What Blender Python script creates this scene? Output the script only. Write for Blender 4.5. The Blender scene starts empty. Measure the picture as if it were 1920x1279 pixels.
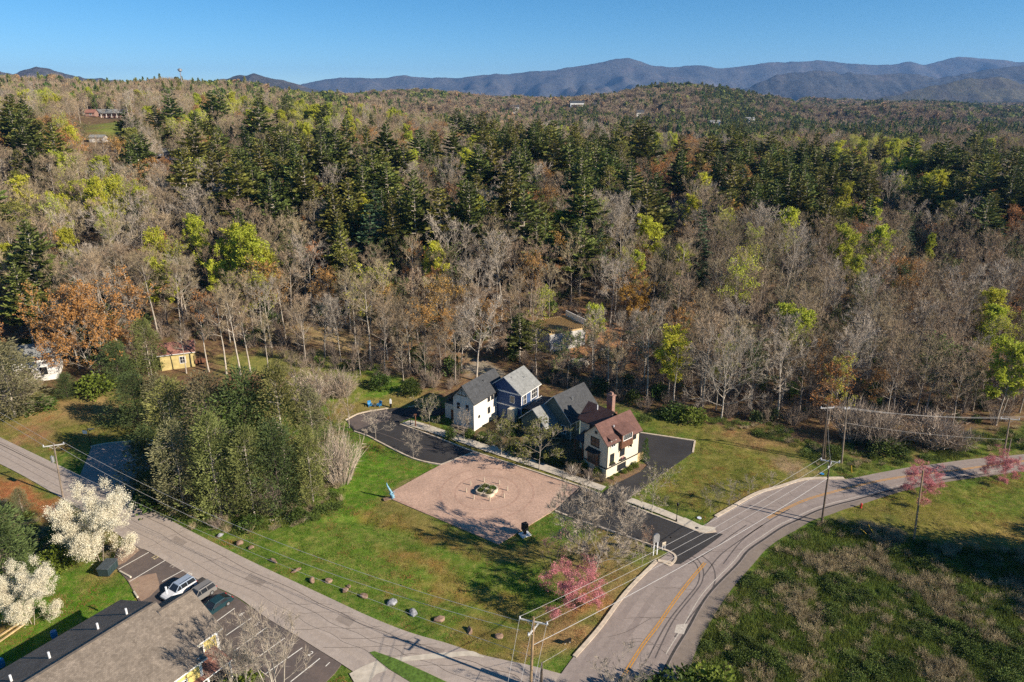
import bpy, math, random
import numpy as np
from mathutils import Vector, Matrix
R = math.radians
SC = bpy.context.scene
COL = SC.collection
PI = math.pi
# ---------------------------------------------------------------- camera
F = 1281.0; CAMH = 60.0; PITCH = math.atan((639.5 - 190) / F)
CP, SP = math.cos(PITCH), math.sin(PITCH)
cam = bpy.data.cameras.new('camera'); co = bpy.data.objects.new('camera', cam); COL.objects.link(co)
co.location = (0, 0, CAMH); co.rotation_euler = (PI / 2 - PITCH, 0, 0)
cam.sensor_width = 36; cam.lens = 36 * F / 1920; cam.clip_start = 0.5; cam.clip_end = 60000
SC.camera = co
# ---------------------------------------------------------------- world, sun, exposure
SUN = Vector((.80, -.375, .468)).normalized()
W = bpy.data.worlds.new('World'); SC.world = W; W.use_nodes = True
nt = W.node_tree; bg = nt.nodes['Background']
sky = nt.nodes.new('ShaderNodeTexSky'); sky.sky_type = 'NISHITA'; sky.sun_disc = False
sky.sun_elevation = math.asin(SUN.z); sky.sun_rotation = math.atan2(SUN.x, SUN.y)
sky.altitude = 3000; sky.air_density = 1.0; sky.dust_density = 0.0; sky.ozone_density = 5.0
hsv = nt.nodes.new('ShaderNodeHueSaturation'); hsv.inputs['Saturation'].default_value = 1.2; hsv.inputs['Hue'].default_value = .49; nt.links.new(sky.outputs[0], hsv.inputs['Color']); nt.links.new(hsv.outputs[0], bg.inputs[0]); bg.inputs[1].default_value = 0.068
sl = bpy.data.lights.new('sun', 'SUN'); sl.energy = 4.9; sl.angle = R(.5); sl.color = (1, .89, .74)
so = bpy.data.objects.new('sun', sl); COL.objects.link(so)
so.rotation_euler = SUN.to_track_quat('Z', 'Y').to_euler(); so.location = (200, -90, 150)
vs = SC.view_settings; vs.view_transform = 'Standard'; vs.look = 'None'; vs.exposure = 0.86; vs.gamma = 1
SC.cycles.use_denoising = False; SC.cycles.max_bounces = 5; SC.cycles.diffuse_bounces = 2; SC.cycles.glossy_bounces = 2
SC.cycles.transmission_bounces = 3; SC.cycles.volume_bounces = 0; SC.cycles.transparent_max_bounces = 6
# ---------------------------------------------------------------- projection helpers
def ray(px, py):
    x = (px - 960) / F; y = -(py - 639.5) / F
    return x, CP + y * SP, -SP + y * CP
def G(px, py, z=0.0):
    dx, dy, dz = ray(px, py); t = (z - CAMH) / dz
    return Vector((dx * t, dy * t, z))
def proj(x, y, z):
    zc = z - CAMH; d = y * CP - zc * SP; u = y * SP + zc * CP
    return 960 + F * x / d, 639.5 - F * u / d
def zat(px, py, Y):
    dx, dy, dz = ray(px, py); return CAMH + dz * Y / dy
def hgt(px, py, base):
    return zat(px, py, base[1])
# ---------------------------------------------------------------- noise and terrain
def _hash(i, j, s):
    n = (i * 374761393 + j * 668265263 + s * 974711) & 0xffffffff
    n = ((n ^ (n >> 13)) * 1274126177) & 0xffffffff
    return ((n ^ (n >> 16)) & 0xffff) / 65535.0
def vnoise(x, y, s=0):
    x = np.asarray(x, float); y = np.asarray(y, float)
    xi = np.floor(x).astype(np.int64); yi = np.floor(y).astype(np.int64)
    fx = x - xi; fy = y - yi; fx = fx * fx * (3 - 2 * fx); fy = fy * fy * (3 - 2 * fy)
    a = _hash(xi, yi, s); b = _hash(xi + 1, yi, s); c = _hash(xi, yi + 1, s); d = _hash(xi + 1, yi + 1, s)
    return (a + (b - a) * fx) * (1 - fy) + (c + (d - c) * fx) * fy
def fbm(x, y, s=0, o=4):
    r = 0; a = .5; n = 0
    for k in range(o):
        r = r + a * vnoise(np.asarray(x) * 2 ** k, np.asarray(y) * 2 ** k, s + k * 17); n += a; a *= .5
    return r / n
U = np.array([-1.3, -.75, -.4, 0, .4, .75, 1.3]); PXU = U * F * .98 + 960
YR = [128, 150, 175, 240, 330, 450, 620, 1000, 1600, 2600, 4500, 60000]
def cano(prof, Y, th):
    p = np.array(prof, float); yy = np.interp(PXT, p[:, 0], p[:, 1])
    return [zat(960, v, Y) - th for v in yy]
PXT = np.linspace(-700, 2620, 84)
def gr(vals): return list(np.interp((PXT - 960) / F, U, vals))
ZR = np.array([
    gr([0, 0, 0, 0, 0, 0, 0]),
    gr([5, 3, 2, 2.2, 1, .4, 0]),
    gr([14, 9, 5.5, 5, 4, 1.5, 1]),
    gr([32, 27, 21, 17, 12, 8, 6]),
    gr([40, 37, 30, 22, 17, 13, 10]),
    gr([50, 46, 38, 24, 18, 15, 12]),
    gr([60, 55, 44, 20, 16, 14, 12]),
    cano([(-700, 128), (0, 132), (60, 140), (150, 152), (250, 150), (380, 142), (480, 152), (560, 170), (620, 184), (700, 200), (800, 216), (1300, 234), (2600, 247)], 1000, 19),
    cano([(-700, 150), (300, 175), (640, 172), (730, 174), (800, 166), (860, 176), (950, 187), (1060, 182), (1120, 173), (1180, 156), (1250, 144), (1320, 153), (1400, 176), (1500, 197), (1560, 202), (1650, 189), (1720, 192), (1800, 207), (2600, 207)], 1600, 17),
    cano([(-700, 180), (1100, 188), (1500, 186), (1700, 196), (2600, 196)], 2600, 12),
    gr([40, 40, 40, 40, 40, 40, 40]), gr([40, 40, 40, 40, 40, 40, 40])])
LAWN = [(450, 1042), (560, 1080), (690, 1140), (800, 1180), (900, 1205), (985, 1215), (1060, 1200), (1095, 1165), (1100, 1140), (1020, 1085), (950, 1062), (880, 1042), (800, 1005), (735, 978), (690, 962), (640, 965), (560, 985)]
def poly_sd(poly, x, y):
    """signed distance (negative inside) to a polygon, vectorized"""
    x = np.asarray(x, float); y = np.asarray(y, float)
    d = np.full(x.shape, 1e18); ins = np.zeros(x.shape, bool)
    n = len(poly)
    for i in range(n):
        ax, ay = poly[i][0], poly[i][1]; bx, by = poly[(i + 1) % n][0], poly[(i + 1) % n][1]
        ex, ey = bx - ax, by - ay; wx, wy = x - ax, y - ay
        t = np.clip((wx * ex + wy * ey) / max(ex * ex + ey * ey, 1e-9), 0, 1)
        d = np.minimum(d, (wx - ex * t) ** 2 + (wy - ey * t) ** 2)
        c = ((ay <= y) & (by > y)) | ((by <= y) & (ay > y))
        xx = ax + (y - ay) / (ey if abs(ey) > 1e-9 else 1e-9) * ex
        ins ^= c & (x < xx)
    d = np.sqrt(d)
    return np.where(ins, -d, d)
LAWNW = [G(*p)[:2] for p in LAWN]
BANKW = [G(*p)[:2] for p in LAWN[9:] ]; LOWW = [G(*p)[:2] for p in LAWN[:10]] + [G(*LAWN[-1])[:2], G(*LAWN[0])[:2]]
def line_dist(P, x, y):
    d = np.full(np.shape(x), 1e18)
    for (ax, ay), (bx, by) in zip(P[:-1], P[1:]):
        ex, ey = bx - ax, by - ay; t = np.clip(((x - ax) * ex + (y - ay) * ey) / max(ex * ex + ey * ey, 1e-9), 0, 1)
        d = np.minimum(d, (x - ax - ex * t) ** 2 + (y - ay - ey * t) ** 2)
    return np.sqrt(d)
def terrain(x, y):
    x = np.asarray(x, float); y = np.asarray(y, float)
    yy = np.maximum(y, 60); u = (x / yy) * (F / 1.0)
    pxs = 960 + u
    ci = np.clip((pxs - PXT[0]) / (PXT[1] - PXT[0]), 0, len(PXT) - 1.001); c0 = ci.astype(int); cf = ci - c0
    ly = np.log(np.clip(y, YR[0], YR[-1])); L = np.log(np.array(YR))
    r0 = np.clip(np.searchsorted(L, ly, 'right') - 1, 0, len(YR) - 2); rf = (ly - L[r0]) / (L[r0 + 1] - L[r0]); 
    z = (ZR[r0, c0] * (1 - cf) + ZR[r0, c0 + 1] * cf) * (1 - rf) + (ZR[r0 + 1, c0] * (1 - cf) + ZR[r0 + 1, c0 + 1] * cf) * rf
    k = np.clip((y - 150) / 120, 0, 1)
    z = z + k * (fbm(x / 62, y / 62, 3, 3) - .5) * 19 - np.clip((y - 165) / 40, 0, 1) * np.clip((430 - y) / 90, 0, 1) * 9 * np.exp(-((pxs - 1246) / 34) ** 2) + np.clip((y - 500) / 500, 0, 1) * (fbm(x / 240, y / 240, 9) - .5) * 26
    near = (y > 50) & (y < 110) & (np.abs(x) < 60)
    if np.any(near):
        sd = poly_sd(LAWNW, np.where(near, x, 0), np.where(near, y, 0))
        dt = line_dist(BANKW, x, y); db = line_dist(LOWW, x, y)
        t = np.where(sd < 0, np.clip(np.minimum(dt / 1.8, db / 10), 0, 1), 0); z = z - np.where(near, t * t * (3 - 2 * t) * 1.9, 0)
    return z
def tz(x, y): return float(terrain(np.array([x]), np.array([y]))[0])
def hit(px, py, lift=0.0):
    """where the sight line through a photo point meets the terrain raised by lift; lift is a tree's height when the point is its top"""
    Y = np.concatenate([np.arange(50, 600, 1.0), np.arange(600, 5000, 6.0)])
    dx, dy, dz = ray(px, py); X = dx / dy * Y; Z = CAMH + dz / dy * Y
    T = terrain(X, Y) + lift
    b = np.nonzero(Z <= T)[0]
    i = b[0] if len(b) else len(Y) - 1
    return Vector((X[i], Y[i], T[i] - lift))
# ---------------------------------------------------------------- tagging
def tag(o, label, cat, group=None, kind=None):
    if label: o['label'] = label
    if cat: o['category'] = cat
    if group: o['group'] = group
    if kind: o['kind'] = kind
    return o
def empty(name, loc, rz=0.0, label=None, cat=None, group=None, scale=1.0):
    o = bpy.data.objects.new(name, None); COL.objects.link(o); o.location = loc; o.rotation_euler = (0, 0, rz)
    o.scale = (scale,) * 3 if not isinstance(scale, tuple) else scale
    o.empty_display_size = .3
    return tag(o, label, cat, group)
def put(name, mesh, parent=None, loc=None, rz=0.0, scale=None):
    o = bpy.data.objects.new(name, mesh); COL.objects.link(o)
    if parent is not None: o.parent = parent
    if loc is not None: o.location = loc
    if rz: o.rotation_euler = (0, 0, rz)
    if scale is not None: o.scale = scale if isinstance(scale, tuple) else (scale,) * 3
    return o
# ---------------------------------------------------------------- mesh builder
class MB:
    def __init__(s): s.v = []; s.f = []; s.m = []
    def face(s, pts, m=0):
        b = len(s.v); s.v.extend([tuple(p) for p in pts]); s.f.append(tuple(range(b, b + len(pts)))); s.m.append(m)
    def box(s, c, d, rz=0.0, m=0, taper=1.0):
        cx, cy, cz = c; hx, hy, hz = d[0] / 2, d[1] / 2, d[2] / 2; cr, sr = math.cos(rz), math.sin(rz); b = len(s.v)
        for k, t in ((-1, 1.0), (1, taper)):
            for i, j in ((-1, -1), (1, -1), (1, 1), (-1, 1)):
                x, y = i * hx * t, j * hy * t
                s.v.append((cx + x * cr - y * sr, cy + x * sr + y * cr, cz + k * hz))
        for q in ((3, 2, 1, 0), (4, 5, 6, 7), (0, 1, 5, 4), (1, 2, 6, 5), (2, 3, 7, 6), (3, 0, 4, 7)):
            s.f.append(tuple(b + i for i in q)); s.m.append(m)
        return s
    def tube(s, pts, rad, n=5, m=0, cap=False):
        pts = [Vector(p) for p in pts]; b = len(s.v); k = len(pts)
        for i, p in enumerate(pts):
            t = (pts[min(i + 1, k - 1)] - pts[max(i - 1, 0)])
            if t.length < 1e-9: t = Vector((0, 0, 1))
            t.normalize(); a = t.orthogonal().normalized() if abs(t.z) < .99 else Vector((1, 0, 0)); c = t.cross(a)
            if abs(t.z) >= .99: a = Vector((1, 0, 0)); c = Vector((0, 1, 0)) * (1 if t.z > 0 else -1)
            r = rad[i] if hasattr(rad, '__len__') else rad
            for j in range(n):
                w = 2 * PI * j / n; s.v.append(tuple(p + a * (r * math.cos(w)) + c * (r * math.sin(w))))
        for i in range(k - 1):
            for j in range(n):
                j2 = (j + 1) % n
                s.f.append((b + i * n + j, b + i * n + j2, b + (i + 1) * n + j2, b + (i + 1) * n + j)); s.m.append(m)
        if cap:
            s.f.append(tuple(b + j for j in reversed(range(n)))); s.m.append(m)
            s.f.append(tuple(b + (k - 1) * n + j for j in range(n))); s.m.append(m)
        return s
    def prism(s, poly, z0, z1, m=0, mtop=None):
        n = len(poly); b = len(s.v)
        a = sum(poly[i][0] * poly[(i + 1) % n][1] - poly[(i + 1) % n][0] * poly[i][1] for i in range(n))
        if a < 0: poly = poly[::-1]
        for z in (z0, z1): s.v.extend([(p[0], p[1], z) for p in poly])
        s.f.append(tuple(b + n + i for i in range(n))); s.m.append(m if mtop is None else mtop)
        s.f.append(tuple(b + i for i in reversed(range(n)))); s.m.append(m)
        for i in range(n):
            j = (i + 1) % n; s.f.append((b + i, b + j, b + n + j, b + n + i)); s.m.append(m)
        return s
    def add(s, o, M4=None):
        b = len(s.v); s.v.extend([tuple(M4 @ Vector(p)) for p in o.v] if M4 else o.v)
        s.f.extend([tuple(i + b for i in q) for q in o.f]); s.m.extend(o.m); return s
    def mesh(s, name, mats, smooth=False):
        me = bpy.data.meshes.new(name); me.from_pydata(s.v, [], s.f)
        for m in (mats if isinstance(mats, (list, tuple)) else [mats]): me.materials.append(m)
        me.polygons.foreach_set('material_index', s.m)
        if smooth: me.polygons.foreach_set('use_smooth', [True] * len(s.f))
        me.update(); return me
    def build(s, name, mats, parent=None, loc=None, rz=0.0, smooth=False):
        return put(name, s.mesh(name, mats, smooth), parent, loc, rz)
# ---------------------------------------------------------------- materials
def lk(nt, a, b): nt.links.new(a, b)
def M(name, col, rough=.85, var=.25, scale=1.2, bump=0.0, rand=0.0, trans=0.0, metal=0.0, col2=None, spec=.3, huer=0.0, detail=4.0):
    m = bpy.data.materials.new(name); m.use_nodes = True; nt = m.node_tree; N = nt.nodes; p = N['Principled BSDF']
    p.inputs['Roughness'].default_value = rough; p.inputs['Metallic'].default_value = metal
    p.inputs['Specular IOR Level'].default_value = spec
    tc = N.new('ShaderNodeTexCoord'); no = N.new('ShaderNodeTexNoise'); no.inputs['Scale'].default_value = scale
    no.inputs['Detail'].default_value = detail; lk(nt, tc.outputs['Object'], no.inputs['Vector'])
    mp = N.new('ShaderNodeMapRange'); mp.inputs[1].default_value = .3; mp.inputs[2].default_value = .7
    lk(nt, no.outputs['Fac'], mp.inputs[0])
    mx = N.new('ShaderNodeMix'); mx.data_type = 'RGBA'; lk(nt, mp.outputs[0], mx.inputs[0])
    c2 = col2 or tuple(c * (1 + var) for c in col)
    mx.inputs[6].default_value = (*[c * (1 - var) for c in col], 1); mx.inputs[7].default_value = (*c2, 1)
    out = mx.outputs[2]
    if rand or huer:
        oi = N.new('ShaderNodeObjectInfo'); hs = N.new('ShaderNodeHueSaturation')
        a = N.new('ShaderNodeMapRange'); a.inputs[3].default_value = 1 - rand; a.inputs[4].default_value = 1 + rand
        lk(nt, oi.outputs['Random'], a.inputs[0]); lk(nt, a.outputs[0], hs.inputs['Value'])
        if huer:
            mu = N.new('ShaderNodeMath'); mu.operation = 'MULTIPLY'; mu.inputs[1].default_value = 7.31; lk(nt, oi.outputs['Random'], mu.inputs[0])
            fr = N.new('ShaderNodeMath'); fr.operation = 'FRACT'; lk(nt, mu.outputs[0], fr.inputs[0])
            h = N.new('ShaderNodeMapRange'); h.inputs[3].default_value = .5 - huer; h.inputs[4].default_value = .5 + huer
            lk(nt, fr.outputs[0], h.inputs[0]); lk(nt, h.outputs[0], hs.inputs['Hue'])
        lk(nt, out, hs.inputs['Color']); out = hs.outputs[0]
    lk(nt, out, p.inputs['Base Color'])
    if bump:
        b = N.new('ShaderNodeBump'); b.inputs['Strength'].default_value = bump; b.inputs['Distance'].default_value = .05
        lk(nt, no.outputs['Fac'], b.inputs['Height']); lk(nt, b.outputs[0], p.inputs['Normal'])
    if trans:
        t = N.new('ShaderNodeBsdfTranslucent'); lk(nt, out, t.inputs[0]); ms = N.new('ShaderNodeMixShader'); ms.inputs[0].default_value = trans
        o = N['Material Output']; lk(nt, p.outputs[0], ms.inputs[1]); lk(nt, t.outputs[0], ms.inputs[2]); lk(nt, ms.outputs[0], o.inputs[0])
    return m
MT = {}
def mat(k): return MT[k]
MT['bark_grey'] = M('bark_grey', (.31, .26, .21), .9, .3, 2, rand=.25)
MT['bark_pale'] = M('bark_pale', (.38, .33, .27), .9, .35, 1.5, rand=.2)
MT['bark_dark'] = M('bark_dark', (.10, .078, .06), .9, .3, 2, rand=.25)
MT['twig'] = M('twig', (.30, .228, .142), .9, .2, .6, rand=.32, huer=.014)
MT['twig_pale'] = M('twig_pale', (.37, .31, .245), .9, .2, .6, rand=.2)
MT['twig_red'] = M('twig_red', (.23, .12, .10), .9, .2, .6, rand=.2)
MT['pine'] = M('pine_needles', (.128, .158, .036), .7, .45, .5, rand=.3, huer=.015, trans=.12)
MT['pine_olive'] = M('pine_needles_olive', (.185, .18, .036), .7, .45, .5, rand=.3, huer=.015, trans=.15)
MT['pine_blue'] = M('pine_needles_blue', (.07, .112, .05), .7, .4, .5, rand=.25, huer=.01, trans=.12)
MT['lime'] = M('spring_leaves', (.48, .50, .05), .65, .35, .6, rand=.2, huer=.014, trans=.4)
MT['green'] = M('green_leaves', (.075, .115, .018), .65, .45, .6, rand=.3, huer=.015, trans=.2)
MT['orange'] = M('rust_buds', (.40, .20, .055), .7, .35, .6, rand=.2, huer=.015, trans=.2)
MT['gold'] = M('golden_leaves', (.36, .20, .03), .7, .35, .7, rand=.15, trans=.25)
MT['pink'] = M('pink_blossom', (.60, .17, .20), .7, .3, 1.2, trans=.2, col2=(.72, .31, .32))
MT['white_bl'] = M('white_blossom', (.77, .71, .54), .7, .12, 1.5, trans=.2)
MT['lime_far'] = M('spring_leaves_far', (.22, .235, .055), .7, .3, .6, rand=.25, huer=.015, trans=.2); MT['rust_far'] = M('rust_buds_far', (.25, .155, .075), .8, .3, .6, rand=.25)
MT['cedar'] = M('cedar_foliage', (.15, .17, .034), .75, .5, .45, rand=.2, huer=.02, trans=.2, col2=(.25, .255, .08))
MT['cedar_dark'] = M('cedar_foliage_dark', (.075, .105, .03), .75, .5, .8, rand=.2, trans=.1)
MT['hedge'] = M('hedge_leaves', (.13, .17, .02), .7, .4, 3, trans=.2)
MT['arbor'] = M('arborvitae_leaves', (.06, .12, .016), .7, .45, 3, trans=.15)
# ================================================================ the ground: one sheet, tinted by what grows on it
FORESTF = (.145, .085, .05)
ZONES = []   # (photo outline, albedo, edge softness in metres)
def zone(poly, c, soft=1.0): ZONES.append(([G(*p)[:2] for p in poly], c, soft))
GRASS = (.085, .155, .018); BRIGHT = (.09, .20, .012); DRY = (.27, .20, .075); OLIVE = (.165, .16, .035); CLAY = (.36, .125, .05); STRAW = (.34, .16, .06)
SOIL = (.2, .125, .075)
zone([(-900, 2600), (-900, 770), (200, 745), (640, 745), (1200, 770), (1480, 830), (1640, 870), (2700, 840), (2700, 2600)], GRASS, 3)
zone([(-200, 760), (120, 735), (240, 770), (330, 800), (330, 845), (100, 850), (-200, 830)], (.16, .15, .03), 2)
zone([(60, 760), (200, 748), (240, 770), (160, 790), (60, 800)], (.3, .2, .08), 2)
zone([(20, 800), (90, 795), (110, 835), (40, 830)], (.30, .17, .08), 1.5)
zone([(-200, 850), (0, 872), (118, 935), (220, 1010), (150, 1030), (60, 990), (-200, 930)], (.18, .16, .04), 1)
zone([(-200, 870), (0, 893), (110, 940), (150, 985), (90, 985), (-10, 940), (-200, 900)], CLAY, .8)
zone([(-200, 930), (0, 930), (90, 985), (230, 1020), (230, 1040), (100, 1060), (-200, 1060)], (.15, .11, .04), 1.5)
zone([(-200, 1100), (120, 1080), (225, 1075), (265, 1140), (-200, 1400)], BRIGHT, 1.5)
zone([(165, 1065), (225, 1070), (215, 1085), (160, 1085)], (.32, .19, .08), 1)
zone([(-60, 1165), (40, 1160), (60, 1180), (-60, 1210)], (.28, .16, .06), 1)
zone([(400, 1010), (520, 985), (640, 960), (730, 965), (840, 1010), (1000, 1100), (985, 1215), (860, 1195), (700, 1140), (540, 1080)], (.11, .18, .02), 3)
zone([(640, 860), (680, 825), (720, 840), (800, 880), (735, 920), (690, 960), (610, 960), (600, 900)], BRIGHT, 1.5)
zone([(640, 700), (700, 700), (790, 735), (780, 760), (690, 770), (630, 760), (560, 720)], (.11, .2, .018), 1.5)
zone([(630, 758), (780, 742), (830, 745), (820, 765), (740, 770), (660, 785), (620, 790)], (.24, .19, .055), 1.2)
zone([(690, 935), (735, 935), (930, 1022), (1000, 1010), (1040, 1040), (1000, 1060), (930, 1045), (820, 1005), (740, 970)], (.2, .17, .045), 1)
zone([(745, 915), (800, 885), (812, 888), (770, 905), (738, 922), (728, 915)], (.33, .24, .11), .8)
for a in ([(690, 958), (760, 975), (830, 1005), (900, 1050), (880, 1055), (800, 1012), (720, 985)], [(720, 1020), (800, 1040), (870, 1095), (960, 1135), (1010, 1150), (980, 1155), (880, 1120), (780, 1065)],
          [(860, 975), (875, 960), (880, 975)], [(660, 960), (700, 965), (690, 975)], [(790, 1095), (810, 1085), (840, 1110), (820, 1120)], [(890, 1095), (960, 1108), (1010, 1135), (960, 1128)]):
    zone(a, (.24, .155, .04), 1.0)
zone([(840, 1165), (905, 1160), (960, 1190), (990, 1235), (900, 1222), (840, 1195)], (.22, .17, .04), 2)
zone([(1000, 1150), (1110, 1100), (1170, 1075), (1240, 1048), (1170, 1110), (1120, 1180), (1078, 1228), (1000, 1238), (960, 1230), (980, 1190)], (.33, .2, .085), 1.5)
zone([(1085, 1120), (1140, 1115), (1120, 1150), (1085, 1160)], (.38, .145, .05), 1)
zone([(1040, 1040), (1120, 990), (1175, 1008), (1225, 1025), (1235, 1045), (1150, 1085), (1060, 1090)], (.25, .19, .07), 1.5)
zone([(1175, 1040), (1215, 1035), (1205, 1060), (1170, 1060)], (.12, .16, .03), 1)
zone([(1195, 795), (1300, 790), (1440, 815), (1520, 850), (1540, 880), (1510, 900), (1430, 925), (1340, 968), (1200, 940), (1250, 885), (1302, 850), (1302, 826)], (.165, .165, .03), 2)
zone([(1330, 800), (1430, 805), (1500, 835), (1470, 845), (1380, 835)], (.29, .18, .075), 2)
zone([(1455, 855), (1500, 860), (1530, 880), (1500, 895), (1460, 880)], (.33, .23, .13), 1)
zone([(1340, 960), (1420, 920), (1500, 895), (1510, 905), (1440, 925), (1360, 965)], (.3, .17, .07), 1)
zone([(1520, 880), (1600, 870), (1900, 800), (2300, 760), (2300, 850), (1930, 850), (1700, 875), (1590, 895)], (.115, .165, .022), 2)
zone([(1565, 960), (1620, 935), (1700, 915), (1920, 900), (2700, 900), (2700, 1120), (1920, 1030), (1800, 1025), (1700, 1000)], (.185, .17, .032), 2)
zone([(1700, 930), (1830, 915), (2200, 925), (2200, 980), (1850, 965)], (.12, .175, .02), 2)
zone([(1800, 985), (1930, 985), (2200, 1010), (2200, 1040), (1930, 1030), (1820, 1020)], (.3, .22, .06), 2)
zone([(1300, 1279), (1340, 1150), (1400, 1090), (1465, 1020), (1540, 975), (1620, 985), (1720, 1010), (1820, 1030), (2700, 1100), (2700, 2600), (1300, 2600)], (.105, .125, .022), 1.5)
zone([(1560, 970), (1640, 980), (1730, 1015), (1860, 1025), (1900, 1045), (1740, 1030), (1620, 1010)], (.19, .13, .085), 1.2)
zone([(760, 795), (860, 838), (1100, 925), (1130, 915), (1000, 860), (800, 790)], (.15, .14, .03), .8)
zone([(768, 793), (800, 795), (835, 815), (815, 822)], (.33, .17, .07), .5)
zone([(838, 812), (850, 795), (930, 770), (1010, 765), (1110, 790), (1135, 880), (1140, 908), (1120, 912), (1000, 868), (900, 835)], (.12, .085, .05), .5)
zone([(1135, 898), (1192, 868), (1225, 868), (1210, 890), (1150, 915)], (.21, .13, .09), .3)
zone([(650, 760), (560, 690), (600, 680), (720, 720)], (.16, .19, .03), 1.5)
# the slope behind
def zone_hit(poly, c, soft=2.0): ZONES.append(([hit(*p)[:2] for p in poly], c, soft))
zone_hit([(560, 610), (640, 625), (690, 640), (680, 660), (600, 640), (555, 625)], (.38, .27, .13))
zone_hit([(400, 670), (500, 660), (620, 690), (600, 710), (420, 700)], (.2, .2, .05))
zone_hit([(860, 665), (900, 680), (960, 700), (930, 715), (870, 700)], (.33, .28, .22), 1)
zone_hit([(690, 650), (760, 650), (860, 665), (870, 690), (700, 675)], (.27, .15, .08))
zone_hit([(1060, 580), (1130, 590), (1230, 625), (1200, 670), (1120, 690), (1040, 690), (1040, 640)], (.40, .2, .1))
zone_hit([(1000, 470), (1100, 470), (1110, 500), (1010, 500)], (.36, .14, .06))
HILL_LAWN = [hit(*p)[:2] for p in [(172, 232), (240, 228), (262, 246), (230, 262), (172, 255)]]
ZONES.append((HILL_LAWN, (.16, .2, .03), 3))
FIELD = [hit(*p)[:2] for p in [(1195, 262), (1235, 258), (1300, 268), (1260, 276), (1200, 272)]]
ZONES.append((FIELD, (.16, .22, .03), 5))
FIELD2 = [hit(*p)[:2] for p in [(1450, 185), (1470, 188), (1505, 199), (1490, 202)]]
ZONES.append((FIELD2, (.2, .24, .04), 5))
def axis(lo, hi, step, out_lo, out_hi, g):
    a = list(np.arange(lo, hi, step)); s = step; v = hi; r = []
    while v < out_hi: r.append(v); s *= g; v += s
    s = step; v = lo - step; l = []
    while v > out_lo: l.append(v); s *= g; v -= s
    return np.array(l[::-1] + a + r)
gx = axis(-120, 130, .62, -9000, 9000, 1.11); gy = axis(48, 165, .62, -300, 14000, 1.055)
XX, YY = np.meshgrid(gx, gy); ZZ = terrain(XX, YY)
ZZ = ZZ + np.where(YY < 170, (fbm(XX / 1.7, YY / 1.7, 40, 3) - .75) * .16 - .02, 0)
tint = np.empty(XX.shape + (3,)); tint[:] = FORESTF
wx = (fbm(XX / 2.5, YY / 2.5, 50) - .5); wy = (fbm(XX / 2.5, YY / 2.5, 77) - .5)
for poly, c, soft in ZONES:
    P = np.array(poly); lo = P.min(0) - soft * 6; hi = P.max(0) + soft * 6
    m = (XX > lo[0]) & (XX < hi[0]) & (YY > lo[1]) & (YY < hi[1])
    if not m.any(): continue
    sd = poly_sd(poly, XX[m] + wx[m] * soft * 5, YY[m] + wy[m] * soft * 5)
    t = np.clip(.5 - sd / (2 * soft), 0, 1)[:, None]
    tint[m] = tint[m] * (1 - t) + np.array(c) * t
def grid_mesh(name, X, Y, Z, T=None):
    n, k = X.shape; me = bpy.data.meshes.new(name)
    v = np.stack([X, Y, Z], -1).reshape(-1, 3)
    i = np.arange(n * k).reshape(n, k)
    q = np.stack([i[:-1, :-1], i[:-1, 1:], i[1:, 1:], i[1:, :-1]], -1).reshape(-1, 4)
    me.vertices.add(len(v)); me.vertices.foreach_set('co', v.ravel())
    me.loops.add(q.size); me.loops.foreach_set('vertex_index', q.ravel())
    me.polygons.add(len(q)); me.polygons.foreach_set('loop_start', np.arange(0, q.size, 4)); me.polygons.foreach_set('loop_total', np.full(len(q), 4))
    me.polygons.foreach_set('use_smooth', np.ones(len(q), bool))
    if T is not None:
        a = me.attributes.new('tint', 'FLOAT_COLOR', 'POINT')
        a.data.foreach_set('color', np.concatenate([T.reshape(-1, 3), np.ones((len(v), 1))], 1).ravel())
    me.update(); me.validate(); return me
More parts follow.
